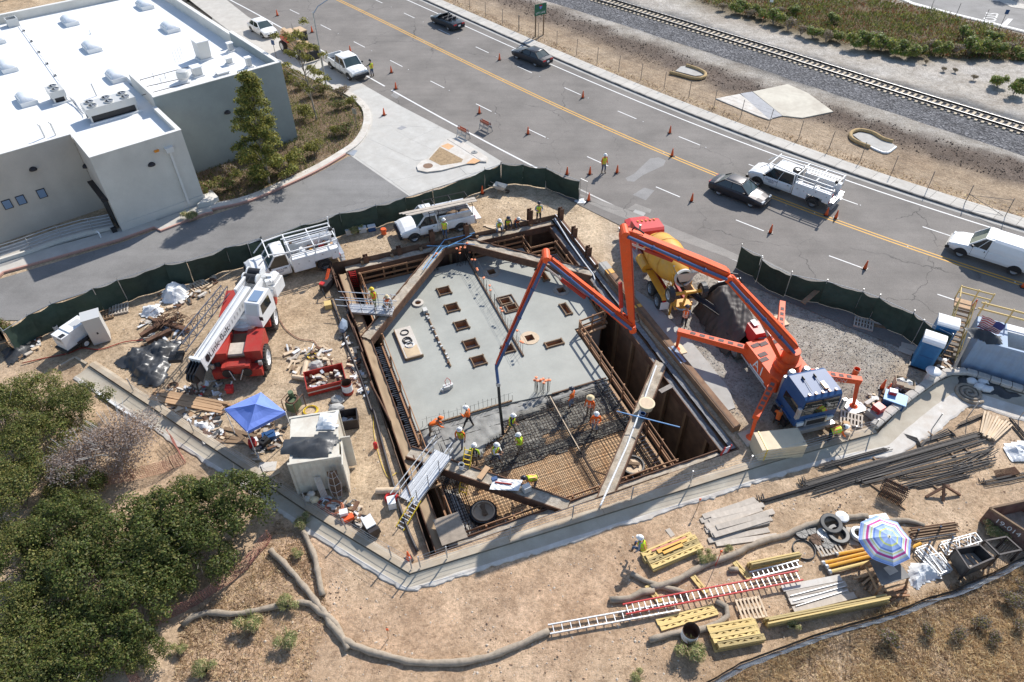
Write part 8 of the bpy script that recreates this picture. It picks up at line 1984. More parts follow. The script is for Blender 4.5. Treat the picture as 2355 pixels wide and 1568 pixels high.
# planks
for lab,c,n,L,rz,st in(('topmost group of grey scaffold planks near the rebar hooks',('k',1640,895),2,3.1,20,2),('long grey scaffold planks in the middle of the plank pile',('k',1660,945),3,3.6,17,2),('stacked grey scaffold planks below the middle group',('k',1690,1000),2,3.5,17,4),('lowest pair of grey scaffold planks crossing the wattle',('k',1700,1085),2,3.6,10,1)):
 boards('plank_stack',lab,'planks','plank',c,n,L,.28,.045,R(rz),X.wood_grey,.25,ZF,.2,'grey scaffold planks',st)
t=boards('panel_stack','white scaffold boards and frames between ladder and girders','scaffold boards','board',('l',500,1195),4,3.2,.3,.05,R(12),[X.conc_white,X.wood_grey],.15,ZF,.1,None,2)
for k in range(3):M().tube([(-1.3,-.4+.25*k,.14),(1.4,-.2+.2*k,.15)],.025,6).build('tube',X.alu,t)
# reinforcing bars
def bundle(label,a,b,n,r=.025,spread=.16,hook=0,mat=None,cat='rebar bundle'):
 a,b=F(*a,.08),F(*b,.08);t=thing('rebar_bundle',label,cat,VEC((a.x,a.y,ZF)),0,'rebar bundles on the storage ground');d=(b-a).normalized();s=VEC((-d.y,d.x,0))
 for i in range(n):
  o=s*U(-spread,spread)+VEC((0,0,U(-.03,.09)));k=U(-.25,.25);P=[a+o+d*k,(a+b)/2+o+s*U(-.03,.03),b+o+d*U(-.3,.3)]
  if hook:P=[P[0]+s*hook+VEC((0,0,.03)),P[0]+s*hook*.15-d*.08]+P
  M().tube(P,r,5).build('bar',mat or X.rebar_dark,t,wd=True)
 return t
for lab,a,b,n,sp,hk in(('short thick bundle of dark bars with frayed ends nearest the wall',('l',530,330),('l',980,205),12,.14,0),('longest bundle of dark bars running from the timber stakes',('l',420,440),('l',1610,95),14,.2,.3),('long low bundle of dark bars with hooked ends by the planks',('l',130,560),('l',1000,300),9,.12,.35),('lower half of the long dark bars below the longest bundle',('l',480,500),('l',1640,140),12,.2,0),('dark bars ending above the rusty stirrup bundle',('l',800,435),('l',1690,200),10,.15,.2),('dark bars right of the rusty stirrup bundle',('l',1080,460),('l',1700,290),9,.2,0),('hooked dark bars near the rusty tripod',('l',1100,400),('l',1720,270),6,.1,.3),('lowest dark bars pointing to the rusty cage',('l',1180,470),('l',1560,380),7,.12,0),('short dark bundle beside the timber stakes',('l',1470,40),('l',1640,-30),10,.1,0),('dark bars leaving the picture at right',('l',1660,440),('l',2000,370),8,.15,.2),('steep dark bars right of the timber stakes',('l',1830,10),('l',1960,160),8,.2,0),('thin dark bars above the white plastic bag',('l',1470,330),('l',1720,195),7,.16,0)):bundle(lab,a,b,n,.022,sp,hk)
t=thing('bent_bars','big dark bent bars shaped like brackets near the wall curve','rebar',F('l',1250,110))
for i in range(4):M().tube([F('l',1095+8*i,95+8*i,.08),F('l',1190+6*i,125+10*i,.1),F('l',1200+6*i,175+3*i,.1),F('l',1230+6*i,150,.1),F('l',1400+8*i,60+12*i,.12),F('l',1450+3*i,100+5*i,.08)],.035,5).build('bar',X.rebar_dark,t,wd=True)
for a,b,lab in((('l',575,260),('l',690,350),'timber bearer under the short dark bundle, left'),(('l',885,255),('l',930,300),'timber bearer under the short dark bundle, right'),(('l',1220,50),('l',1340,140),'timber bearer under the bent bracket bars'),(('l',820,405),('l',940,490),'timber bearer left of the rusty stirrup bundle'),(('l',1390,195),('l',1460,265),'timber bearer in the middle of the long bars'),(('l',1490,165),('l',1560,235),'timber bearer near the white tags on the long bars'),(('l',1250,410),('l',1340,480),'timber bearer under the lowest dark bars'),(('l',1060,575),('l',1110,612),'short timber end below the rusty stirrups'),(('l',1465,1340-1000),('l',1530,380),'timber bearer by the thin dark bars')):one(M().bar(F(*a,.03),F(*b,.03),.1,.09),'bearer',X.wood_dark if 'end' not in lab else X.wood,lab,'timber')
t=thing('timber_stakes','fanned stack of pale timber stakes on the rebar','timber',F('l',1700,65),R(50))
for i in range(10):o=M().box(-.95,-.05,0,.95,.05,.09).build('stake',X.wood_pale,t);o.location=(U(-.1,.1),-.55+.12*i,.12+.05*(i%3));o.rotation_euler=(0,0,R(-14+2.4*i))
t=thing('stirrup_bundle','block of rusty bent stirrups standing on the dirt','rebar',F('l',1000,520),R(-35))
for i in range(16):M().tube([(-.5+.07*i,-.4,.05),(-.5+.07*i,.4,.05),(-.45+.07*i,.42,.7),(-.45+.07*i,-.42,.7),(-.5+.07*i,-.4,.05)],.022,4).build('stirrup',X.rust if i%3 else X.rebar_dark,t)
for i in range(5):M().tube([(-.6,-.3+.15*i,.74),(.7,-.3+.14*i,.74)],.03,4).build('bar',X.rust,t)
t=thing('rusty_cage','low rusty rebar cage at the right side of the dark bars','rebar',F('l',1790,375),R(12))
for i in range(9):M().tube([(-.6,-.2+.05*i,.05+.02*i),(.7,-.2+.05*i,.2)],.025,4).build('bar',X.rust,t)
t=thing('rusty_tripod','collapsed rusty steel tripod among the dark bars','scrap metal',F('l',1350,505),R(10))
for a,b in(((-.9,-.1,.05),(.2,.1,.5)),((.9,-.3,.05),(.1,.1,.5)),((-.2,-.5,.05),(.1,.2,.55)),((.2,.1,.45),(.5,.2,.3))):M().bar(a,b,.12,.1).build('leg',X.rust,t)
# manhole rings and covers
def ring(label,p,ro,ri,h,mat,lean=0,n=26):
 m=M().lathe([(ri,0),(ro,0),(ro,h*.8),(ro-.03,h),(ri+.03,h),(ri,h*.8),(ri,0)],n=n,cap=False);o=m.build('manhole_ring',mat);o.location=p;o.rotation_euler=(lean,0,0);return tag(o,label,'manhole ring')
PB=mt('black plastic ring',(.035,.036,.038),.45,0,.2,3,(.14,.13,.12),.5,3)
ring('big black manhole ring, upper one of the leaning pair',F('l',597,715,.3),.54,.33,.12,PB,R(6));ring('big black manhole ring, lower one of the leaning pair',F('l',645,790,.12),.54,.33,.14,PB);ring('third black manhole ring lying under the leaning pair',F('l',640,800,.0),.55,.34,.12,PB);ring('white dusted manhole ring half under the beach umbrella',F('l',785,790,.14),.40,.22,.2,X.hvac);ring('black manhole ring beneath the white dusted one',F('l',790,800,.0),.42,.25,.14,PB);ring('thin black hoop lying flat beside the yellow girders',F('l',410,895,.0),.55,.50,.10,PB)
for x,y,mt_,lab in((395,780,PB,'black manhole cover with cross ribs, leftmost'),(455,757,PB,'black manhole cover touching the leftmost cover'),(548,785,X.hvac,'grey manhole cover on top of the others'),(502,825,X.rust_dark,'rusty brown manhole cover on the pallet'),(572,852,PB,'black ribbed manhole cover nearest the pallet edge')):
 t=thing('manhole_cover',lab,'manhole cover',F('l',x,y,.1 if y>770 else .03),0,'manhole covers by the rings');M().lathe([(.32,0),(.33,.04),(.30,.055),(.29,.045),(0,.045)],n=22).build('cover',mt_,t)
 for k in range(4):M().bar((-.28*cos(k*.785),-.28*sin(k*.785),.05),(.28*cos(k*.785),.28*sin(k*.785),.05),.03,.02).build('rib',mt_,t)
one(M().lathe([(.34,.0),(.30,.05),(.0,.12)],F('l',675,665,.3),18),'dish_lid',X.white_plastic,'white domed lid beside the black manhole rings','lid');one(M().cbox(F('l',920,690,.1),(1.2,.6,.08),R(10)),'grey_board',X.hvac,'light grey panel lying behind the beach umbrella','panel');one(M().cbox(F('l',745,800,.02),(.45,1.0,.04),R(-10)),'ply_panel',X.wood_grey,'grey board under the white dusted ring','board')
# yellow shores
for i,(a,b,lab)in enumerate(((('l',640,925),('l',870,880),'short yellow shoring prop, topmost of the group'),(('l',545,985),('l',880,905),'long yellow shoring prop, second from top'),(('l',570,1010),('l',890,930),'long yellow shoring prop, third from top'),(('l',590,1045),('l',890,970),'pale yellow shoring prop, lowest of the group'),(('l',1150,880),('l',1215,850),'yellow prop end showing right of the beach umbrella'))):
 p,q=F(*a,.14),F(*b,.14);q=p+(q-p)*(1.5 if i<4 else 1);t=thing('shoring_prop',lab,'shoring prop',VEC((p.x,p.y,ZF)),0,'yellow shoring props');M().tube([p,q],.085,8).build('tube',X.yellow if i!=3 else X.yellow_beam,t,wd=True);M().tube([p-(q-p)*.02,p+(q-p)*.015],.12,8).build('collar',X.steel,t,wd=True)
# umbrella and table
uc=F('l',1000,800,2.25);t=thing('beach_umbrella','striped blue white and magenta beach umbrella over the work table','umbrella',VEC((uc.x,uc.y,ZF)))
cols={'lb':(.35,.47,.78),'yg':(.62,.68,.25),'bl':(.16,.27,.62),'wh':(.74,.77,.80),'mg':(.56,.07,.30),'cr':(.68,.66,.48)};UM={k:mt('umbrella '+k,c,.75,0,.08,4)for k,c in cols.items()}
RR=[(.0,'cr'),(.08,'lb'),(.30,'yg'),(.37,'lb'),(.50,'bl'),(.56,'wh'),(.60,'yg'),(.64,'wh'),(.70,'mg'),(.78,'wh'),(.83,'cr'),(.88,'lb'),(.95,'bl'),(.97,'lb')];tilt=Matrix.Rotation(R(10),3,'X');RAD=1.22
def up_(r,a):k=a/(pi/4);sag=.05*sin(pi*(k%1))*r;c=cos(pi/8)/cos((a%(pi/4))-pi/8);return uc+tilt@VEC((RAD*r*c*cos(a),RAD*r*c*sin(a),-.48*r**1.7-sag))
for i,(r0,k)in enumerate(RR):
 r1=RR[i+1][0]if i+1<len(RR)else 1.0;N_=32
 m=M();m.add([up_(r,2*pi*j/N_)for r in(r0,r1)for j in range(N_)],[(j,(j+1)%N_,N_+(j+1)%N_,N_+j)for j in range(N_)]);m.build('stripe',UM[k],t,wd=True)
M().tube([uc+VEC((0,0,.05)),F('l',945,985,.95)],.02,6).build('pole',X.wood_dark,t,wd=True);m=M()
for j in range(8):m.tube([up_(0,0)-VEC((0,0,.02)),up_(.97,j*pi/4)-VEC((0,0,.02))],.008,3)
m.build('ribs',X.steel,t,wd=True)
ta,tb_,tc_,td_=[F('l',x,y,.95)for x,y in((862,962),(948,1140),(1142,1082),(1040,940))];t=thing('sawhorse_table','dark plywood work table on timber legs below the beach umbrella','table',VEC((ta.x,ta.y,ZF)))
m=M();m.prism([(p.x,p.y)for p in(ta,tb_,tc_,td_)],ZF+.92,ZF+.96);m.build('top',mt('dark table board',(.13,.125,.12),.6,0,.2,2,(.22,.2,.18),.5,1.5),t,wd=True);M().cbox(F('l',1010,1030,.965),(.5,.4,.012),.4).build('paper',X.wood_grey,t,wd=True)
for p in(ta,tb_,tc_,td_):
 c=(ta+tb_+tc_+td_)/4;q=p.lerp(c,.08);M().bar(VEC((q.x,q.y,ZF+.92)),VEC((p.x+(p.x-c.x)*.15,p.y+(p.y-c.y)*.15,ZF)),.09).build('leg',X.wood_form,t,wd=True)
for a,b in((ta,tb_),(tb_,tc_),(ta,td_)):M().bar(VEC((a.x,a.y,ZF+.45)),VEC((b.x,b.y,ZF+.45)),.05,.12).build('brace',X.wood,t,wd=True)
boards('loose_boards','timber offcuts piled under the sawhorse table','timber','board',('l',870,1090),5,1.3,.1,.09,R(30),[X.wood,X.wood_dark],.2,ZF,1.5,None,2);boards('loose_boards','short timber posts standing by the silt fence','timber','board',('l',1040,1200),3,1.2,.1,.09,R(15),[X.wood_form],.2,ZF,1.0,None,2)
def ppf(*a):return[(F(*p).x,F(*p).y)for p in a]
plastic('plastic_tarp','white plastic tarp over a heap beside the dark table',ppf(('l',1110,1000),('l',1170,970),('l',1260,985),('l',1340,1080),('l',1290,1120),('l',1190,1170),('l',1140,1130)),.65,X.white_plastic,ZF,'tarpaulin',.25,.09)
plastic('plastic_tarp','crumpled white plastic at the right edge beside the dark bars',ppf(('l',1800,165),('l',1926,150),('l',1960,290),('l',1850,290),('l',1790,210)),.4,X.white_plastic,ZF,'plastic sheet',.3,.09)
plastic('plastic_sheet','torn black plastic in the ditch corner below the block wall',ppf(('o',720,900),('o',880,870),('o',1150,960),('o',1540,1150),('o',1400,1180),('o',1100,1120),('o',760,1040)),.35,X.black_plastic,ZF+.05,'plastic sheet',.3,.1)
for x,y,lab in((930,945,'white sandbag in the ditch, nearest the block wall'),(1070,950,'white sandbag in the ditch on black plastic'),(1020,1010,'crumpled white bag right above the coiled wattle'),(1120,1040,'torn white bag right of the coiled wattle')):one(M().blob(F('o',x,y,.3),(.35,.25,.18),x,2,.5),'sandbag',X.white_plastic,lab,'sandbag',smooth=True)
def truss(label,pts,n,w=.03,legs=.28):
 P=[F(*p,.3)for p in pts];t=thing('truss_frame',label,'aluminium frame',VEC((P[0].x,P[0].y,ZF)))
 for z in(0,-legs):
  o=VEC((0,0,z));a,b,c,d=[p+o for p in P]
  for q,r_ in((a,b),(b,c),(c,d),(d,a)):M().tube([q,r_],w,6).build('tube',X.alu,t,wd=True)
  for i in range(n):M().tube([a.lerp(b,i/n),d.lerp(c,(i+1)/n)]if i%2 else[d.lerp(c,i/n),a.lerp(b,(i+1)/n)],w*.8,5).build('brace',X.alu,t,wd=True)
 for p in P:M().tube([p,p-VEC((0,0,.3))],w,6).build('leg',X.alu,t,wd=True)
truss('silver truss frame lying behind the black crate',[('n',1145,565),('n',1560,450),('n',1640,550),('n',1240,690)],6);truss('silver truss frame between white tarp and black crate',[('n',840,640),('n',990,590),('n',1270,890),('n',1130,960)],5);truss('small silver truss stacked on the one beside the white tarp',[('n',1000,720),('n',1140,700),('n',1280,900),('n',1150,930)],4,.025)
def crate(label,pts,h,wall,cat,floor=True):
 P=[F(*p,h)for p in pts];c=sum(P,VEC((0,0,0)))/4;t=thing('crate' if wall else 'cage_frame',label,cat,VEC((c.x,c.y,ZF)))
 for i in range(4):
  a,b=P[i],P[(i+1)%4]
  if wall:M().bar(VEC((a.x,a.y,ZF+h*.6)),VEC((b.x,b.y,ZF+h*.6)),.05,h*.75).build('side',PB,t,wd=True)
  M().bar(a,b,.07,.07).build('rim',X.bronze,t,wd=True);M().bar(a,VEC((a.x,a.y,ZF)),.08).build('post',X.bronze,t,wd=True)
 if floor:
  for k in range(5):a=P[0].lerp(P[1],(k+.5)/5);b=P[3].lerp(P[2],(k+.5)/5);M().bar(VEC((a.x,a.y,ZF+h*.35)),VEC((b.x,b.y,ZF+h*.35)),.2,.04).build('floor_board',X.wood_grey,t,wd=True)
 else:
  for k in range(9):a=P[1].lerp(P[2],k/8);M().tube([a,VEC((a.x,a.y,ZF))],.012,4).build('bar',X.bronze,t,wd=True)
 return t
crate('black open topped crate with grey boards inside',[('n',1320,650),('n',1610,600),('n',1780,760),('n',1480,890)],1.0,True,'crate');crate('dark open cage frame beside the black crate',[('n',1680,550),('n',1940,500),('n',2120,660),('n',1850,720)],1.0,False,'cage',False)
# dumpster
dz=1.15;D0,D1,D3=F('n',1740,150,dz),F('n',2190,440,dz),F('n',2060,80,dz);D2=D1+(D3-D0);t=thing('dumpster','rusty open dumpster painted 19-014 at the right edge','dumpster',VEC((D0.x,D0.y,ZF)));RD_=mt('rust stained dumpster',(.13,.05,.045),.8,.1,.3,1.5,(.28,.2,.15),.8,1.6)
D1=D0+(D1-D0)*1.5;D2=D1+(D3-D0)*1.6;D3=D0+(D3-D0)*1.6
for a,b in((D0,D1),(D1,D2),(D2,D3),(D3,D0)):
 n_=VEC((0,0,dz/2));M().bar(a-n_,b-n_,.06,dz-.06).build('side',RD_,t,wd=True);M().bar(a+VEC((0,0,.0)),b,.1,.08).build('rim',X.wood_dark,t,wd=True)
M().prism([(p.x,p.y)for p in(D0,D1,D2,D3)],ZF+.1,ZF+.14).build('floor',X.dirt_top,t,wd=True);dd_=(D1-D0).normalized();nn_=dd_.cross(UP);nn_=nn_ if nn_.y<0 else-nn_
lettering('lettering','19-014',.42,D0+dd_*1.05-VEC((0,0,.42))+nn_*.04,dd_,(0,0,1),X.white_clean,t)
# pipe rack
t=thing('pipe_rack','rack of brown steel pipes between four upright posts','pipes',F('n',1000,470))
for i in range(9):M().tube([F('n',760+20*(i%3),400+17*i,.12+.05*(i%2)),F('n',1310+15*(i%4),325+16*i,.12+.05*(i%2))],.045,6).build('pipe',[X.rust,X.wood_dark,X.hvac][(i>7)*2+(i%2)],t,wd=True)
for x,y in((870,410),(1140,370),(1005,560),(1290,500)):M().tube([F('n',x,y),F('n',x,y,1.0)],.05,8).build('post',X.steel,t,wd=True)
# straw wattles
def wattle(label,pts,r=.13,mat=None):
 P=smooth_path([F(*p,r*.8)for p in pts],.3);P=[p+VEC((U(-.02,.02),U(-.02,.02),U(-.02,.02)))for p in P]
 m=M().tube(P,r,9);sd=U(0,90);m.v=[tuple(v+(v-P[i//9])*.45*nse(v*2.6+VEC((sd,0,0))))for i,v in((i,Vector(v))for i,v in enumerate(m.v))]
 return one(m,'straw_wattle',mat or X.wattle_grey,label,'straw wattle',smooth=True)
wattle('long straw wattle curving round the bare foreground dirt',[('p',622,1265),('p',660,1305),('p',700,1350),('p',742,1405),('p',768,1445),('p',800,1478),('p',850,1497),('p',920,1517),('p',1000,1525),('p',1080,1520),('p',1150,1500),('p',1205,1478),('p',1262,1450)],.15);wattle('straw wattle running down from the bush at the wall',[('j',375,900),('j',430,1010),('j',470,1130),('j',490,1250),('j',515,1345)],.14);wattle('straw wattle branching from the dark shrubs to the long one',[('i',1180,1205),('i',1250,1140),('i',1340,1115),('i',1560,1125),('j',370,1390),('j',500,1460),('j',600,1540),('p',800,1492)],.14)
wattle('straw wattle from the ladder up past the planks to the manhole covers',[('m',380,830),('m',600,770),('m',900,610),('m',1250,470),('m',1600,320),('m',1850,250),('l',400,740),('l',560,690),('l',720,670),('l',850,660)],.15);wattle('short straw wattle bending below the seated man',[('m',160,670),('m',300,740),('m',520,810),('m',730,870),('m',800,900)],.13);wattle('straw wattle hooked around the flat girders and rusty drum',[('m',360,1395),('m',600,1330),('m',900,1290),('m',1130,1200),('m',1220,1130),('m',1200,1030),('m',1080,970)],.14);wattle('short grey straw wattle left of the ladder middle',[('m',-60,960),('m',150,940),('m',280,870),('m',410,850)],.15);wattle('straw wattle passing behind the umbrella toward the pipe rack',[('l',850,690),('l',960,700),('l',1130,690),('l',1240,730)],.13);wattle('short straw wattle stub at the upright girder stack',[('m',1230,625),('m',1330,625)],.13)
sp_=[F('o',900,1090,.14)+VEC(((.08+.041*a)*cos(a),(.08+.041*a)*sin(a),.02))for a in[i*.35 for i in range(52)]]
one(M().tube(sp_,.10,7),'straw_wattle',X.wattle_grey,'coiled spiral of spare straw wattle by the sandbags','straw wattle',smooth=True)
# marker stakes, netting, silt fence
for(k,x,y,h),lab in((('k',1378,895,.9),'orange topped marker stake near the wall'),(('p',893,1468,.8),'orange marker stake alone in the foreground dirt'),(('m',1080,590,1.3),'thin red marker stake beside the planks'),(('d',118,182,1.0),'thin survey post beside the railway shrubs')):
 t=thing('marker_stake',lab,'stake',W(k,x,y,ZF if k!='d' else 0));M().tube([(0,0,0),(.04,.03,h)],.018,5).build('stake',X.wood if 'red' not in lab else X.red_bright,t);M().cbox((.04,.03,h),(.1,.03,.16)).build('flag',X.cone,t)
for(x,y),lab in(((430,1545),'leaning steel fence post near the wall curve'),((870,1395),'steel fence post beside the coiled wattle'),((1500,1410),'steel fence post right of the timber stakes')):q=F('o',x,y);one(M().tube([q,q+VEC((.15,.1,1.3))],.03,6),'fence_post',X.steel,lab,'fence post')
def net(label,pts,h,mat,cell=.14,lean=0.0,cat='safety netting',solid=None):
 P=resample([F(*p)for p in pts],cell);t=thing('netting',label,cat,P[0]);m=M();rows=6;sd=U(0,30)
 G=[[p+VEC((lean*.3*v+.12*nse(VEC((i*.1,v*2,sd))),-lean*v,max(.02,h*v*(1-.25*abs(nse(VEC((i*.13,1,sd))))))))for v in[r/rows for r in range(rows+1)]]for i,p in enumerate(P)]
 for r in range(rows+1):m.tube([g[r]for g in G],.011,3,cap=False)
 for g in G:m.tube(g,.009,3,cap=False)
 m.build('net',mat,t,wd=True)
 for i in range(0,len(P),max(4,int(2/cell))):M().tube([P[i],G[i][-1]+VEC((.02,0,.15))],.02,5).build('post',X.wood_dark,t,wd=True)
 if solid:M().grid(len(G)-1,3,lambda u,v:G[min(len(G)-1,int(u*(len(G)-1)+.5))][0]+VEC((0,.02,.02+solid*v))).build('silt_cloth',X.black_plastic,t,wd=True)
 return t
NR=mt('faded red netting',(.42,.17,.13),.85,0,.2,2)
net('faded red safety netting between the shrubs below the drain ditch',[('i',600,330),('i',720,290),('i',870,260),('i',1050,215),('i',1200,150),('i',1110,-10)],.9,NR,.1);net('faded red safety netting running along the dark shrub edge',[('i',1010,1210),('i',1150,1130),('i',1300,1060),('i',1480,930),('i',1620,820),('i',1760,640)],.8,NR,.1);net('faded red safety netting falling down at the bottom edge',[('i',830,1400),('i',880,1500),('i',930,1600),('i',1010,1700)],.8,NR,.09,.6)
net('chain link and black silt fence leaning along the dry grass',[('p',1600,1590),('p',1700,1530),('l',500,1490),('l',700,1430),('l',900,1375),('l',1100,1310),('l',1260,1240),('l',1420,1200),('l',1560,1130),('l',1700,1070),('l',1830,1000),('l',2000,930)],.75,X.steel,.085,.35,'silt fence',.3)
# ------------------------------------------------------------------ vegetation
def leafmat(name,c,rough=.55):
 m,nt,P,N,L=_mat(name);oi=N.new('ShaderNodeObjectInfo').outputs['Random']
 g=N.new('ShaderNodeNewGeometry');pr=g.outputs['Random Per Island']
 cur=_mix(N,L,_ramp(N,L,pr,[(0,[x*.6 for x in c]),(.6,c),(1,[min(1,x*1.6)for x in c])]),_ramp(N,L,oi,[(0,(.86,.86,.86)),(1,(1.18,1.12,1.06))]),1.0,'MULTIPLY')
 L.new(cur,P.inputs['Base Color']);P.inputs['Roughness'].default_value=rough;P.inputs['Specular IOR Level'].default_value=.3
 tr=N.new('ShaderNodeBsdfTranslucent');L.new(cur,tr.inputs[0]);ms=N.new('ShaderNodeMixShader');ms.inputs[0].default_value=.42;L.new(P.outputs[0],ms.inputs[1]);L.new(tr.outputs[0],ms.inputs[2]);L.new(ms.outputs[0],N['Material Output'].inputs[0])
 return m
LV_={k:leafmat('leaves '+k,c)for k,c in dict(dark=(.075,.10,.028),olive=(.20,.195,.06),green=(.125,.17,.04),yellow=(.30,.29,.07),grey=(.36,.31,.285),weed=(.32,.36,.15),red=(.17,.06,.03),straw=(.72,.54,.33),brown=(.30,.20,.125),lime=(.13,.24,.035)).items()}
def leaves(m,blobs,n,size,g,shell=.55,up=.35,long=1.0):
 bw=.28 if long<2 else .12
 for _ in range(n):
  c,r=blobs[g.randrange(len(blobs))];d=VEC((g.gauss(0,1),g.gauss(0,1),g.gauss(0,1))).normalized()
  if d.z<-.35:d.z*=-.5
  k=g.uniform(shell,1.0)**.6*(1+.28*nse(VEC((d.x*2+c[0]*3,d.y*2+c[1]*3,d.z*2))))
  p=VEC((c[0]+d.x*r[0]*k,c[1]+d.y*r[1]*k,max(.03,c[2]+d.z*r[2]*k)))
  q=(d+VEC((g.gauss(0,.6),g.gauss(0,.6),g.gauss(0,.6)+up))).normalized();a=q.cross(VEC((g.random()-.5,g.random()-.5,g.random()-.5))).normalized();b=q.cross(a);s=size*g.uniform(.6,1.35)
  m.add([p-a*s*.5,p+b*s*bw,p+a*s*.5*long,p-b*s*bw],[(0,1,2,3)])
 return m
def shrub_proto(name,seed,n,size,mats,rad=1.0,nb=9,hgt=.9,twigs=10,twig_mat=None,shell=.5,long=1.0,cl=(.3,.48)):
 g=random.Random(seed);t=thing(name,'x','shrub');B=[]
 for i in range(nb):
  a=g.uniform(0,6.28);q=(g.uniform(.15,.62)if cl[0]>.25 else .82*g.random()**.5)*rad;B.append(((q*cos(a),q*sin(a),hgt*g.uniform(.35,.75)if cl[0]>.25 else hgt*(.25+.55*(1-(q/rad)**2)*g.uniform(.6,1.15))),(rad*g.uniform(*cl),)*2+(hgt*g.uniform(*cl)*.85,)))
 for i,mt_ in enumerate(mats):leaves(M(),B,n//len(mats),size,g,shell,.35,long).build('foliage',mt_,t)
 m=M()
 for i in range(twigs):
  a=g.uniform(0,6.28);q=g.uniform(.4,.85)*rad;m.tube([(0,0,0),(q*.4*cos(a),q*.4*sin(a),hgt*.45),(q*cos(a+.2),q*sin(a+.2),hgt*g.uniform(.7,1.05)*(.72 if rad>2 else 1))],.018*rad**.5,4,.006)
 m.build('stems',twig_mat or X.bark,t);return t
PR={'big1':shrub_proto('shrub',1,12000,.11,[LV_['dark'],LV_['dark'],LV_['green'],LV_['olive']],2.15,34,3.0,16,None,.6,1.0,(.17,.30)),'big2':shrub_proto('shrub',2,12000,.11,[LV_['dark'],LV_['olive'],LV_['green'],LV_['dark']],2.15,30,2.8,16,None,.6,1.0,(.18,.32)),'big3':shrub_proto('shrub',11,13000,.09,[LV_['olive'],LV_['green'],LV_['olive'],LV_['dark']],2.15,40,2.7,24,None,.5,1.0,(.14,.26)),'grey':shrub_proto('shrub',3,11000,.07,[LV_['grey'],LV_['grey'],LV_['brown'],LV_['grey']],1.9,14,2.0,60,X.hvac,.3),'low':shrub_proto('shrub',4,1500,.10,[LV_['olive'],LV_['green'],LV_['brown']],.8,7,.7,8),'low2':shrub_proto('shrub',5,1500,.10,[LV_['yellow'],LV_['olive']],.8,7,.8,8),'weed':shrub_proto('shrub',6,3000,.10,[LV_['weed'],LV_['weed'],LV_['straw']],.62,9,.6,40,LV_['weed'],.05,2.4),'purple':shrub_proto('shrub',7,1600,.09,[LV_['brown'],LV_['grey'],LV_['olive']],.9,7,.8,14,None,.3),'coyote':shrub_proto('shrub',8,2600,.13,[LV_['olive'],LV_['yellow'],LV_['lime'],LV_['weed']],.95,8,1.1,12,None,.4,1.6)}
used=set()
def shrub(kind,p,s,label,group):
 r=PR[kind]
 if kind in used:o=dup(r,p,U(0,6.28),label,(s*U(.92,1.08),s*U(.92,1.08),s*U(.9,1.1)))
 else:used.add(kind);o=r;r.location=p;r.rotation_euler=(0,0,U(0,6));r.scale=(s,s,s);r['label']=label
 o['group']=group;return o
GB='evergreen shrubs below the drain ditch'
for kind,k,x,y,s,lab in(('big1','p',545,1190,1.0,'dense green shrub nearest the wall below the container'),('big2','p',440,1200,.95,'dense green shrub left of the one at the wall'),('big1','p',380,1285,1.0,'dark green shrub in the deep shade of the clump'),('big2','p',480,1270,.85,'dark green shrub beside the upper end of the red netting'),('big1','p',290,1250,.95,'olive shrub below the red netting strip'),('big2','p',180,1230,.9,'olive shrub under the grey twiggy bush'),('big3','p',80,1300,1.0,'olive shrub at the left picture edge, middle height'),('big2','p',200,1350,1.0,'green shrub in the heart of the left clump'),('big1','p',330,1400,.9,'green shrub with pale flowers near the lower red netting'),('big3','p',110,1440,1.0,'olive shrub in the lower left corner, upper'),('big1','p',240,1490,.9,'olive shrub left of the fallen red netting'),('big3','p',60,1560,1.0,'olive shrub in the very bottom left corner'),('big1','p',390,1340,.6,'small green shrub sprig over the red netting'),('big2','p',160,1560,.8,'green shrub on the bottom picture edge'),('big1','p',340,1500,.5,'bright low shrub beside the fallen netting'),('big3','p',90,935,.95,'olive shrub just below the drain box at left'),('big3','p',190,965,.9,'olive shrub beside the white pipe of the ditch'),('big3','p',20,1000,1.1,'olive shrub at the left edge below the fence end'),('big3','p',110,1050,1.05,'dark olive shrub left of the grey bush'),('big3','p',60,1150,1.05,'dark shrub at the left edge beside bare dirt'),('big2','p',190,1120,.6,'dark shrub peeking out under the grey bush'),('grey','p',290,1035,1.25,'grey leafless bush beside the ditch'),('grey','p',215,1080,1.0,'grey leafless bush behind the larger grey one'),('low','p',15,745,1.0,'green bush poking over the fence end at the left edge')):
 shrub(kind,W(k,x,y+18,ZF),s*1.12,lab,GB)
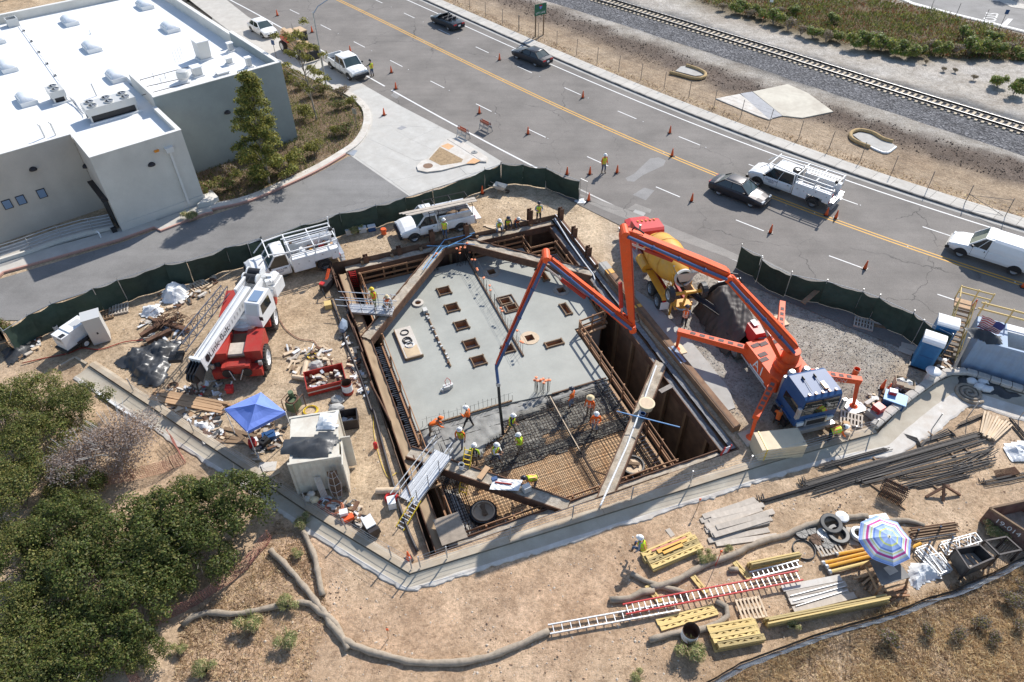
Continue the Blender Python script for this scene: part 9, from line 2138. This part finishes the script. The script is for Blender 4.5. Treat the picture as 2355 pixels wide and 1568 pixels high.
for kind,k,x,y,s,lab in(('low2','b',400,800,1.3,'round green bush at the foot of the tall sapling'),('low','b',300,540,1.1,'olive bush at the planting corner by the building'),('purple','b',440,650,1.0,'brownish bush beside the sapling trunk'),('low','b',520,640,1.0,'brown green bush near the lamp post foot'),('purple','b',640,650,1.0,'brown bush along the curved kerb'),('low2','b',720,720,.8,'green bush at the outermost kerb curve'),('low','b',620,740,.9,'olive bush in the middle of the planting'),('low','b',680,910,1.0,'dark bush beside the small sign post'),('low2','b',600,920,.9,'dark green bush left of the sign post bush'),('low2','b',460,1060,1.2,'green bush above the curb grate'),('low','b',330,1130,1.0,'olive bush right of the tree base'),('purple','b',220,1180,1.1,'brown shrub below the tree'),('low2','b',330,1190,.9,'bright green shrub near the red kerb'),('low','b',100,1250,1.1,'dark shrub in the shade near the red kerb'),('low','a',1440,1330,1.2,'dark shrub at the corner of the pale wall'),('low','a',1560,1290,1.1,'dark shrub against the green wall'),('purple','a',1600,1210,1.0,'brown shrub against the green wall base'),('low','b',370,600,.9,'tall olive bush near the building corner'),('weed','a',1310,1500,.9,'small grassy tuft on the footpath by the downspout'),('weed','f',755,215,.8,'green weed bush between the coolers')):
 shrub(kind,W(k,x,y+12),s*1.35,lab,'planting shrubs beside the building')
for i,(k,x,y,s)in enumerate((('p',700,1205,1.1),('p',665,1395,1.2),('p',575,1440,1.5),('p',660,1480,1.3),('p',1582,1505,1.5),('m',930,520,.9),('m',1020,500,.8),('m',1210,420,.6),('l',1690,770,1.2),('l',1750,800,1.0),('p',685,1275,.8),('i',1170,1360,.8),('i',1340,1500,1.2),('p',1465,1558,.8),('l',330,1420,.8))):
 shrub('weed',W(k,x,y,ZF),s*.8,'green weed '+['at the wall above the short wattle','beside the wattle junction','large at the lower end of the branching wattle','at the left of the long wattle bend','in front of the rusty white drum','behind the girder stack by the wattle','right of the girder stack weed','small beside the red stake','bright beside the dumpster','lower one beside the dumpster','on the slope left of the short wattle','small below the lower red netting','at the bottom edge left of centre','tiny on the bottom edge of the dirt','small in front of the long girder stack'][i],'weeds on the foreground dirt')
i=0;ORD='first second third fourth fifth sixth seventh eighth ninth tenth eleventh twelfth thirteenth fourteenth fifteenth sixteenth seventeenth eighteenth nineteenth twentieth'.split();ORD+=['twenty '+q for q in ORD[:10]];cnt={}
for k,x,y,kind,s in(('d',30,120,'purple',.9),('d',110,130,'coyote',.8),('d',200,170,'coyote',1.2),('d',300,210,'purple',1.2),('d',390,240,'purple',1.1),('d',470,270,'coyote',1.0),('d',560,290,'purple',1.1),('d',640,280,'coyote',.9),('d',760,330,'coyote',1.3),('d',850,345,'coyote',1.2),('d',940,350,'coyote',1.2),('d',1040,380,'coyote',1.2),('d',1130,400,'coyote',1.1),('d',1190,390,'coyote',1.0),('d',1260,350,'purple',1.2),('d',1350,380,'coyote',1.1),('d',1440,370,'purple',1.2),('d',1540,380,'coyote',1.3),('d',1640,370,'coyote',1.2),('d',1740,380,'coyote',1.2),('d',1840,370,'purple',1.1),('d',1900,400,'coyote',1.0),('d',1740,605,'coyote',1.0),('d',1850,650,'coyote',1.1),('d',1370,490,'purple',.5),('d',1450,500,'purple',.45),('d',1580,550,'purple',.55),('d',1250,440,'purple',.4),('c',1560,70,'purple',.9),('c',1650,90,'coyote',1.1),('c',1760,100,'coyote',.9),('d',1500,270,'coyote',1.0),('d',1700,290,'coyote',1.0),('d',900,270,'purple',.9),('d',350,100,'coyote',.9),('d',250,90,'purple',.8),('d',600,160,'coyote',.9)):
 kd='yellow green' if kind=='coyote' else 'brown twiggy';wh='front scrub row beyond the railway' if i<22 else 'sparse slope below the scrub' if i<28 else 'back scrub beyond the railway';cnt[kd,wh]=cnt.get((kd,wh),0)+1;i+=1
 shrub(kind,W(k,x,y),s*1.25,'%s shrub, %s from left in the %s'%(kd,ORD[cnt[kd,wh]-1],wh),'shrubs beyond the railway')
for i,(x,y)in enumerate(((1900,1180),(1800,1250),(1600,1420),(1450,1500),(1250,1480),(1000,1540),(1880,1420),(1700,1530))):
 shrub('purple',W('l',x,y,ZF),U(.5,.9),'dead brown scrub on the dry grass slope, '+ORD[i]+' counted down from the right edge','dead scrub on the dry slope')
def scatter(name,P,n,size,mats,h0,h1,long=1.0,z=0.0,up=.9,lean=.5,wdt=.22):
 xs=[p[0]for p in P];ys=[p[1]for p in P];g=random.Random(n);m=M()
 while len(m.f)<n:
  x,y=g.uniform(min(xs),max(xs)),g.uniform(min(ys),max(ys))
  if not inpoly(x,y,P):continue
  w=.5+.5*nse(VEC((x*.35,y*.35,3)))+.35*nse(VEC((x*1.1,y*1.1,6)))
  if g.random()>w+.35:continue
  m.k=min(len(mats)-1,max(0,int((w*.9+g.uniform(-.3,.3))*len(mats))))
  hh=h0+(h1-h0)*max(0,w)*g.random();p=VEC((x,y,z+hh));a=VEC((g.gauss(0,lean),g.gauss(0,lean),up)).normalized()*size*g.uniform(.6,1.4)*long;b=a.cross(VEC((g.gauss(0,1),g.gauss(0,1),g.gauss(0,.4)))).normalized()*size*wdt
  m.add([p-b,p+b,p+a+b*.3,p+a-b*.3],[(0,1,2,3)])
 return stuff(m.build(name,mats,origin=(0,0,0)))
scatter('ice_plant_cover',wp(('c',1300,-20),('c',1560,60),('d',150,140),('d',700,300),('d',1200,390),('d',1990,430),('d',1990,270),('d',1450,115),('d',1160,45),('d',1000,-10),('c',1500,-80)),26000,.22,[LV_['brown'],LV_['red'],LV_['olive'],LV_['green'],LV_['dark'],LV_['yellow']],.0,.5)
scatter('dry_grass',Z_GRASS,60000,.26,[LV_['brown'],LV_['straw'],LV_['straw'],LV_['straw'],LV_['straw']],0,.10,1.0,ZF-.05,.45,.8,.06)
scatter('ground_cover',Z_PLANT,14000,.15,[LV_['brown'],LV_['olive'],LV_['green'],LV_['olive']],0,.2)
scatter('dry_weeds',ppf(('p',420,1430),('p',560,1330),('p',640,1190),('p',720,1260),('p',760,1420),('p',700,1568),('p',400,1568)),9000,.20,[LV_['straw'],LV_['straw'],LV_['brown'],LV_['straw']],0,.06,1.0,ZF-.04,.4,.9,.07)
scatter('verge_weeds',[(RP(s,kerb_at(s)+1.7).x,RP(s,kerb_at(s)+1.7).y)for s in range(0,90,5)]+[(RP(s,kerb_at(s)+3.2).x,RP(s,kerb_at(s)+3.2).y)for s in range(85,-1,-5)],2500,.16,[LV_['straw'],LV_['brown']],0,.05,1,0,.5,.8)
def stones(name,P,n,s0,s1,mats,z=0.0):
 xs=[p[0]for p in P];ys=[p[1]for p in P];g=random.Random(n);m=M();vs,fs=ICO[1];k=0
 while k<n:
  x,y=g.uniform(min(xs),max(xs)),g.uniform(min(ys),max(ys))
  if not inpoly(x,y,P)or inpoly(x,y,PIT):continue
  k+=1;s=s0*(s1/s0)**(g.random()**2.2);m.k=g.randrange(len(mats));a,b,c=s*g.uniform(.7,1.2),s*g.uniform(.7,1.2),s*g.uniform(.4,.8)
  m.add([(x+a*v.x,y+b*v.y,z+c*(v.z+.3))for v in OCT],[(0,2,4),(2,1,4),(1,3,4),(3,0,4),(2,0,5),(1,2,5),(3,1,5),(0,3,5)])
 return stuff(m.build(name,mats,origin=(0,0,0)))
OCT=[Vector(v)for v in((1,0,0),(-1,0,0),(0,1,0),(0,-1,0),(0,0,1),(0,0,-1))]
ST=[mt('pale stone',(.55,.47,.38),.9),mt('brown clod',(.30,.20,.13),.95),mt('tan clod',(.44,.32,.21),.95)]
stones('loose_stones',ppf(('p',700,1250),('p',960,1345),('p',1400,1240),('p',1800,1130),('p',2354,950),('p',2354,1300),('p',1700,1500),('p',1500,1640),('p',380,1640),('p',560,1330)),9000,.012,.075,ST,ZF-.02)
stones('yard_stones',wp(('e',0,850),('e',600,560),('f',200,330),('f',700,250),('b',1700,1250),('c',560,1390),('g',700,330),('g',400,60),('f',600,440),('j',1000,900),('j',1100,1100),('e',600,980)),3500,.012,.06,ST,-.02)
stones('yard_gravel',Z_GRAVEL,9000,.02,.06,[mt('grey gravel',(.36,.34,.31),.9),mt('light gravel',(.46,.43,.38),.9),mt('dark gravel',(.18,.17,.16),.9)],-.02)
stones('soil_clods',Z_DARKSOIL,4000,.03,.12,[mt('dark clod',(.09,.065,.05),.95),mt('dark tan clod',(.17,.12,.085),.95)],-.02)
# trees
def tree(label,base,h,trunk_r,blobs,n,size,mats,limbs=9,lean=(0,0)):
 g=random.Random(int(h*100));t=thing('tree',label,'tree',base);m=M();top=VEC((lean[0],lean[1],h));m.tube([(0,0,0),top*.35+VEC((.05,0,0)),top*.7,top*.97],trunk_r,7,trunk_r*.2);m.build('trunk',X.bark,t);m=M()
 for i in range(limbs):
  c,r=blobs[i%len(blobs)];s=top*max(.2,min(.85,(c[2]/h)-.18));e=Vector(c)+VEC((g.uniform(-.4,.4)*r[0],g.uniform(-.4,.4)*r[1],.3*r[2]));m.tube([s,s.lerp(e,.5)+VEC((0,0,-.1)),e],trunk_r*.45,5,.01)
 m.build('limbs',X.bark,t)
 for mt_ in mats:leaves(M(),blobs,n//len(mats),size,g,.25,.2).build('crown',mt_,t)
 return t
g=random.Random(9);BL_=[]
for i in range(120):
 z=1.0+8.0*g.random()**1.35;w=3.0*(1-max(0,(z-2.6)/6.6)**.9*.88)if z>2.6 else 2.4+.2*z;a=g.uniform(0,6.28);q=w*g.uniform(.15,.95);BL_.append(((q*cos(a)+.04*z,q*sin(a),z),(.55,.55,.45)))
tree('tall leafy young tree against the green wall of the building',W('p',618,420),9.2,.14,BL_,26000,.17,[LV_['yellow'],LV_['olive'],LV_['yellow'],LV_['green']],30,(.4,0))
BL_=[((g.gauss(0,.95)-.2,g.gauss(0,.95),z),(.5,.5,.4))for z in(3.2,3.8,4.4,4.9,5.3,5.8,6.2,6.6,7.0,7.5,8.0,8.6)for _ in range(2)]+[((1.1,.2,4.3),(.35,.3,.25)),((-1.3,-.3,6.4),(.4,.35,.3)),((1.2,.1,6.6),(.3,.3,.3))]
tree('tall thin sapling with sparse leaves beside the lamp post',W('b',472,822),9.0,.09,BL_,4200,.17,[LV_['yellow'],LV_['olive']],22,(-.6,.2))
for(x,y,h),lab in(((2080,-40,6.0),'dark tree casting shade on the side road at top right'),((1800,-70,5.0),'dark tree standing above the top right corner')):
 BL_=[((g.gauss(0,1.1),g.gauss(0,1.1),h*g.uniform(.5,.95)),(1.0,1.0,.8))for _ in range(16)];tree(lab,W('d',x,y),h,.2,BL_,4200,.3,[LV_['dark'],LV_['green']],12)
for(x,y),lab in(((60,35),'dark street tree behind the building at the top left corner'),):
 BL_=[((g.gauss(0,.8),g.gauss(0,.8),4*g.uniform(.5,.95)),(.9,.9,.7))for _ in range(10)];tree(lab,W('a',x,y-40),4.0,.15,BL_,2500,.25,[LV_['dark']],8)
# street lamp, signs, posts
t=thing('street_lamp','tall grey street lamp beside the sapling','street lamp',W('b',540,598));M().tube([(0,0,0),(0,0,7.3)],.11,10,.075).build('pole',X.steel,t);M().tube([(0,0,7.1),(.5,.35,7.7),(1.6,1.1,8.2),(2.4,1.6,8.3)],.05,6).build('arm',X.steel,t);M().cbox((2.6,1.75,8.3),(.7,.3,.16),.6).build('lamp_head',X.hvac,t);M().lathe([(.2,0),(.2,.15),(.12,.25)],n=10).build('base',X.steel,t)
for(k,x,y,h),lab,mt_ in((('b',750,885,1.9),'thin post with small grey sign on the planting curve',X.steel),(('b',195,400,1.9),'post with blue sign on the pavement by the building',X.blue),(('d',1645,160,1.6),'fence post on the ice plant edge by the STOP lettering',X.rust_post),(('d',1455,115,1.6),'fence post on the ice plant edge, second from the STOP lettering',X.rust_post),(('d',1280,75,1.6),'fence post on the ice plant edge, third from the STOP lettering',X.rust_post),(('d',1760,190,2.0),'road sign seen edge on beside the stop bar',X.blue),(('d',160,130,2.4),'small white trackside sign post in the scrub',X.white)):
 t=thing('sign_post' if h>1.7 else 'fence_post',lab,'sign post' if h>1.7 else 'fence post',W(k,x,y));M().tube([(0,0,0),(0,0,h)],.03,6).build('post',X.rust_post,t)
 if h>1.7:M().cbox((0,-.04,h-.2),(.4,.02,.5),R(-20)).build('plate',mt_,t)
M_=M()
for s in range(-2,90,1):
 if s%7==3:M_.lathe([(.05,.012),(.04,.03),(0,.032)],RP(s,near_dash(s)),6);M_.lathe([(.05,.012),(.04,.03),(0,.032)],RP(s+2,0),6);M_.lathe([(.05,.012),(.04,.03),(0,.032)],RP(s+4,far_dash(s)),6)
stuff(M_.build('road_studs',X.cone_white,origin=(0,0,0)))
plastic('sandbags','white torn sandbags at the foot of the bare fence frame',pp(('c',540,1380),('c',600,1370),('c',625,1395),('c',560,1400)),.25,X.white_plastic,0,'sandbags',.2,.1)
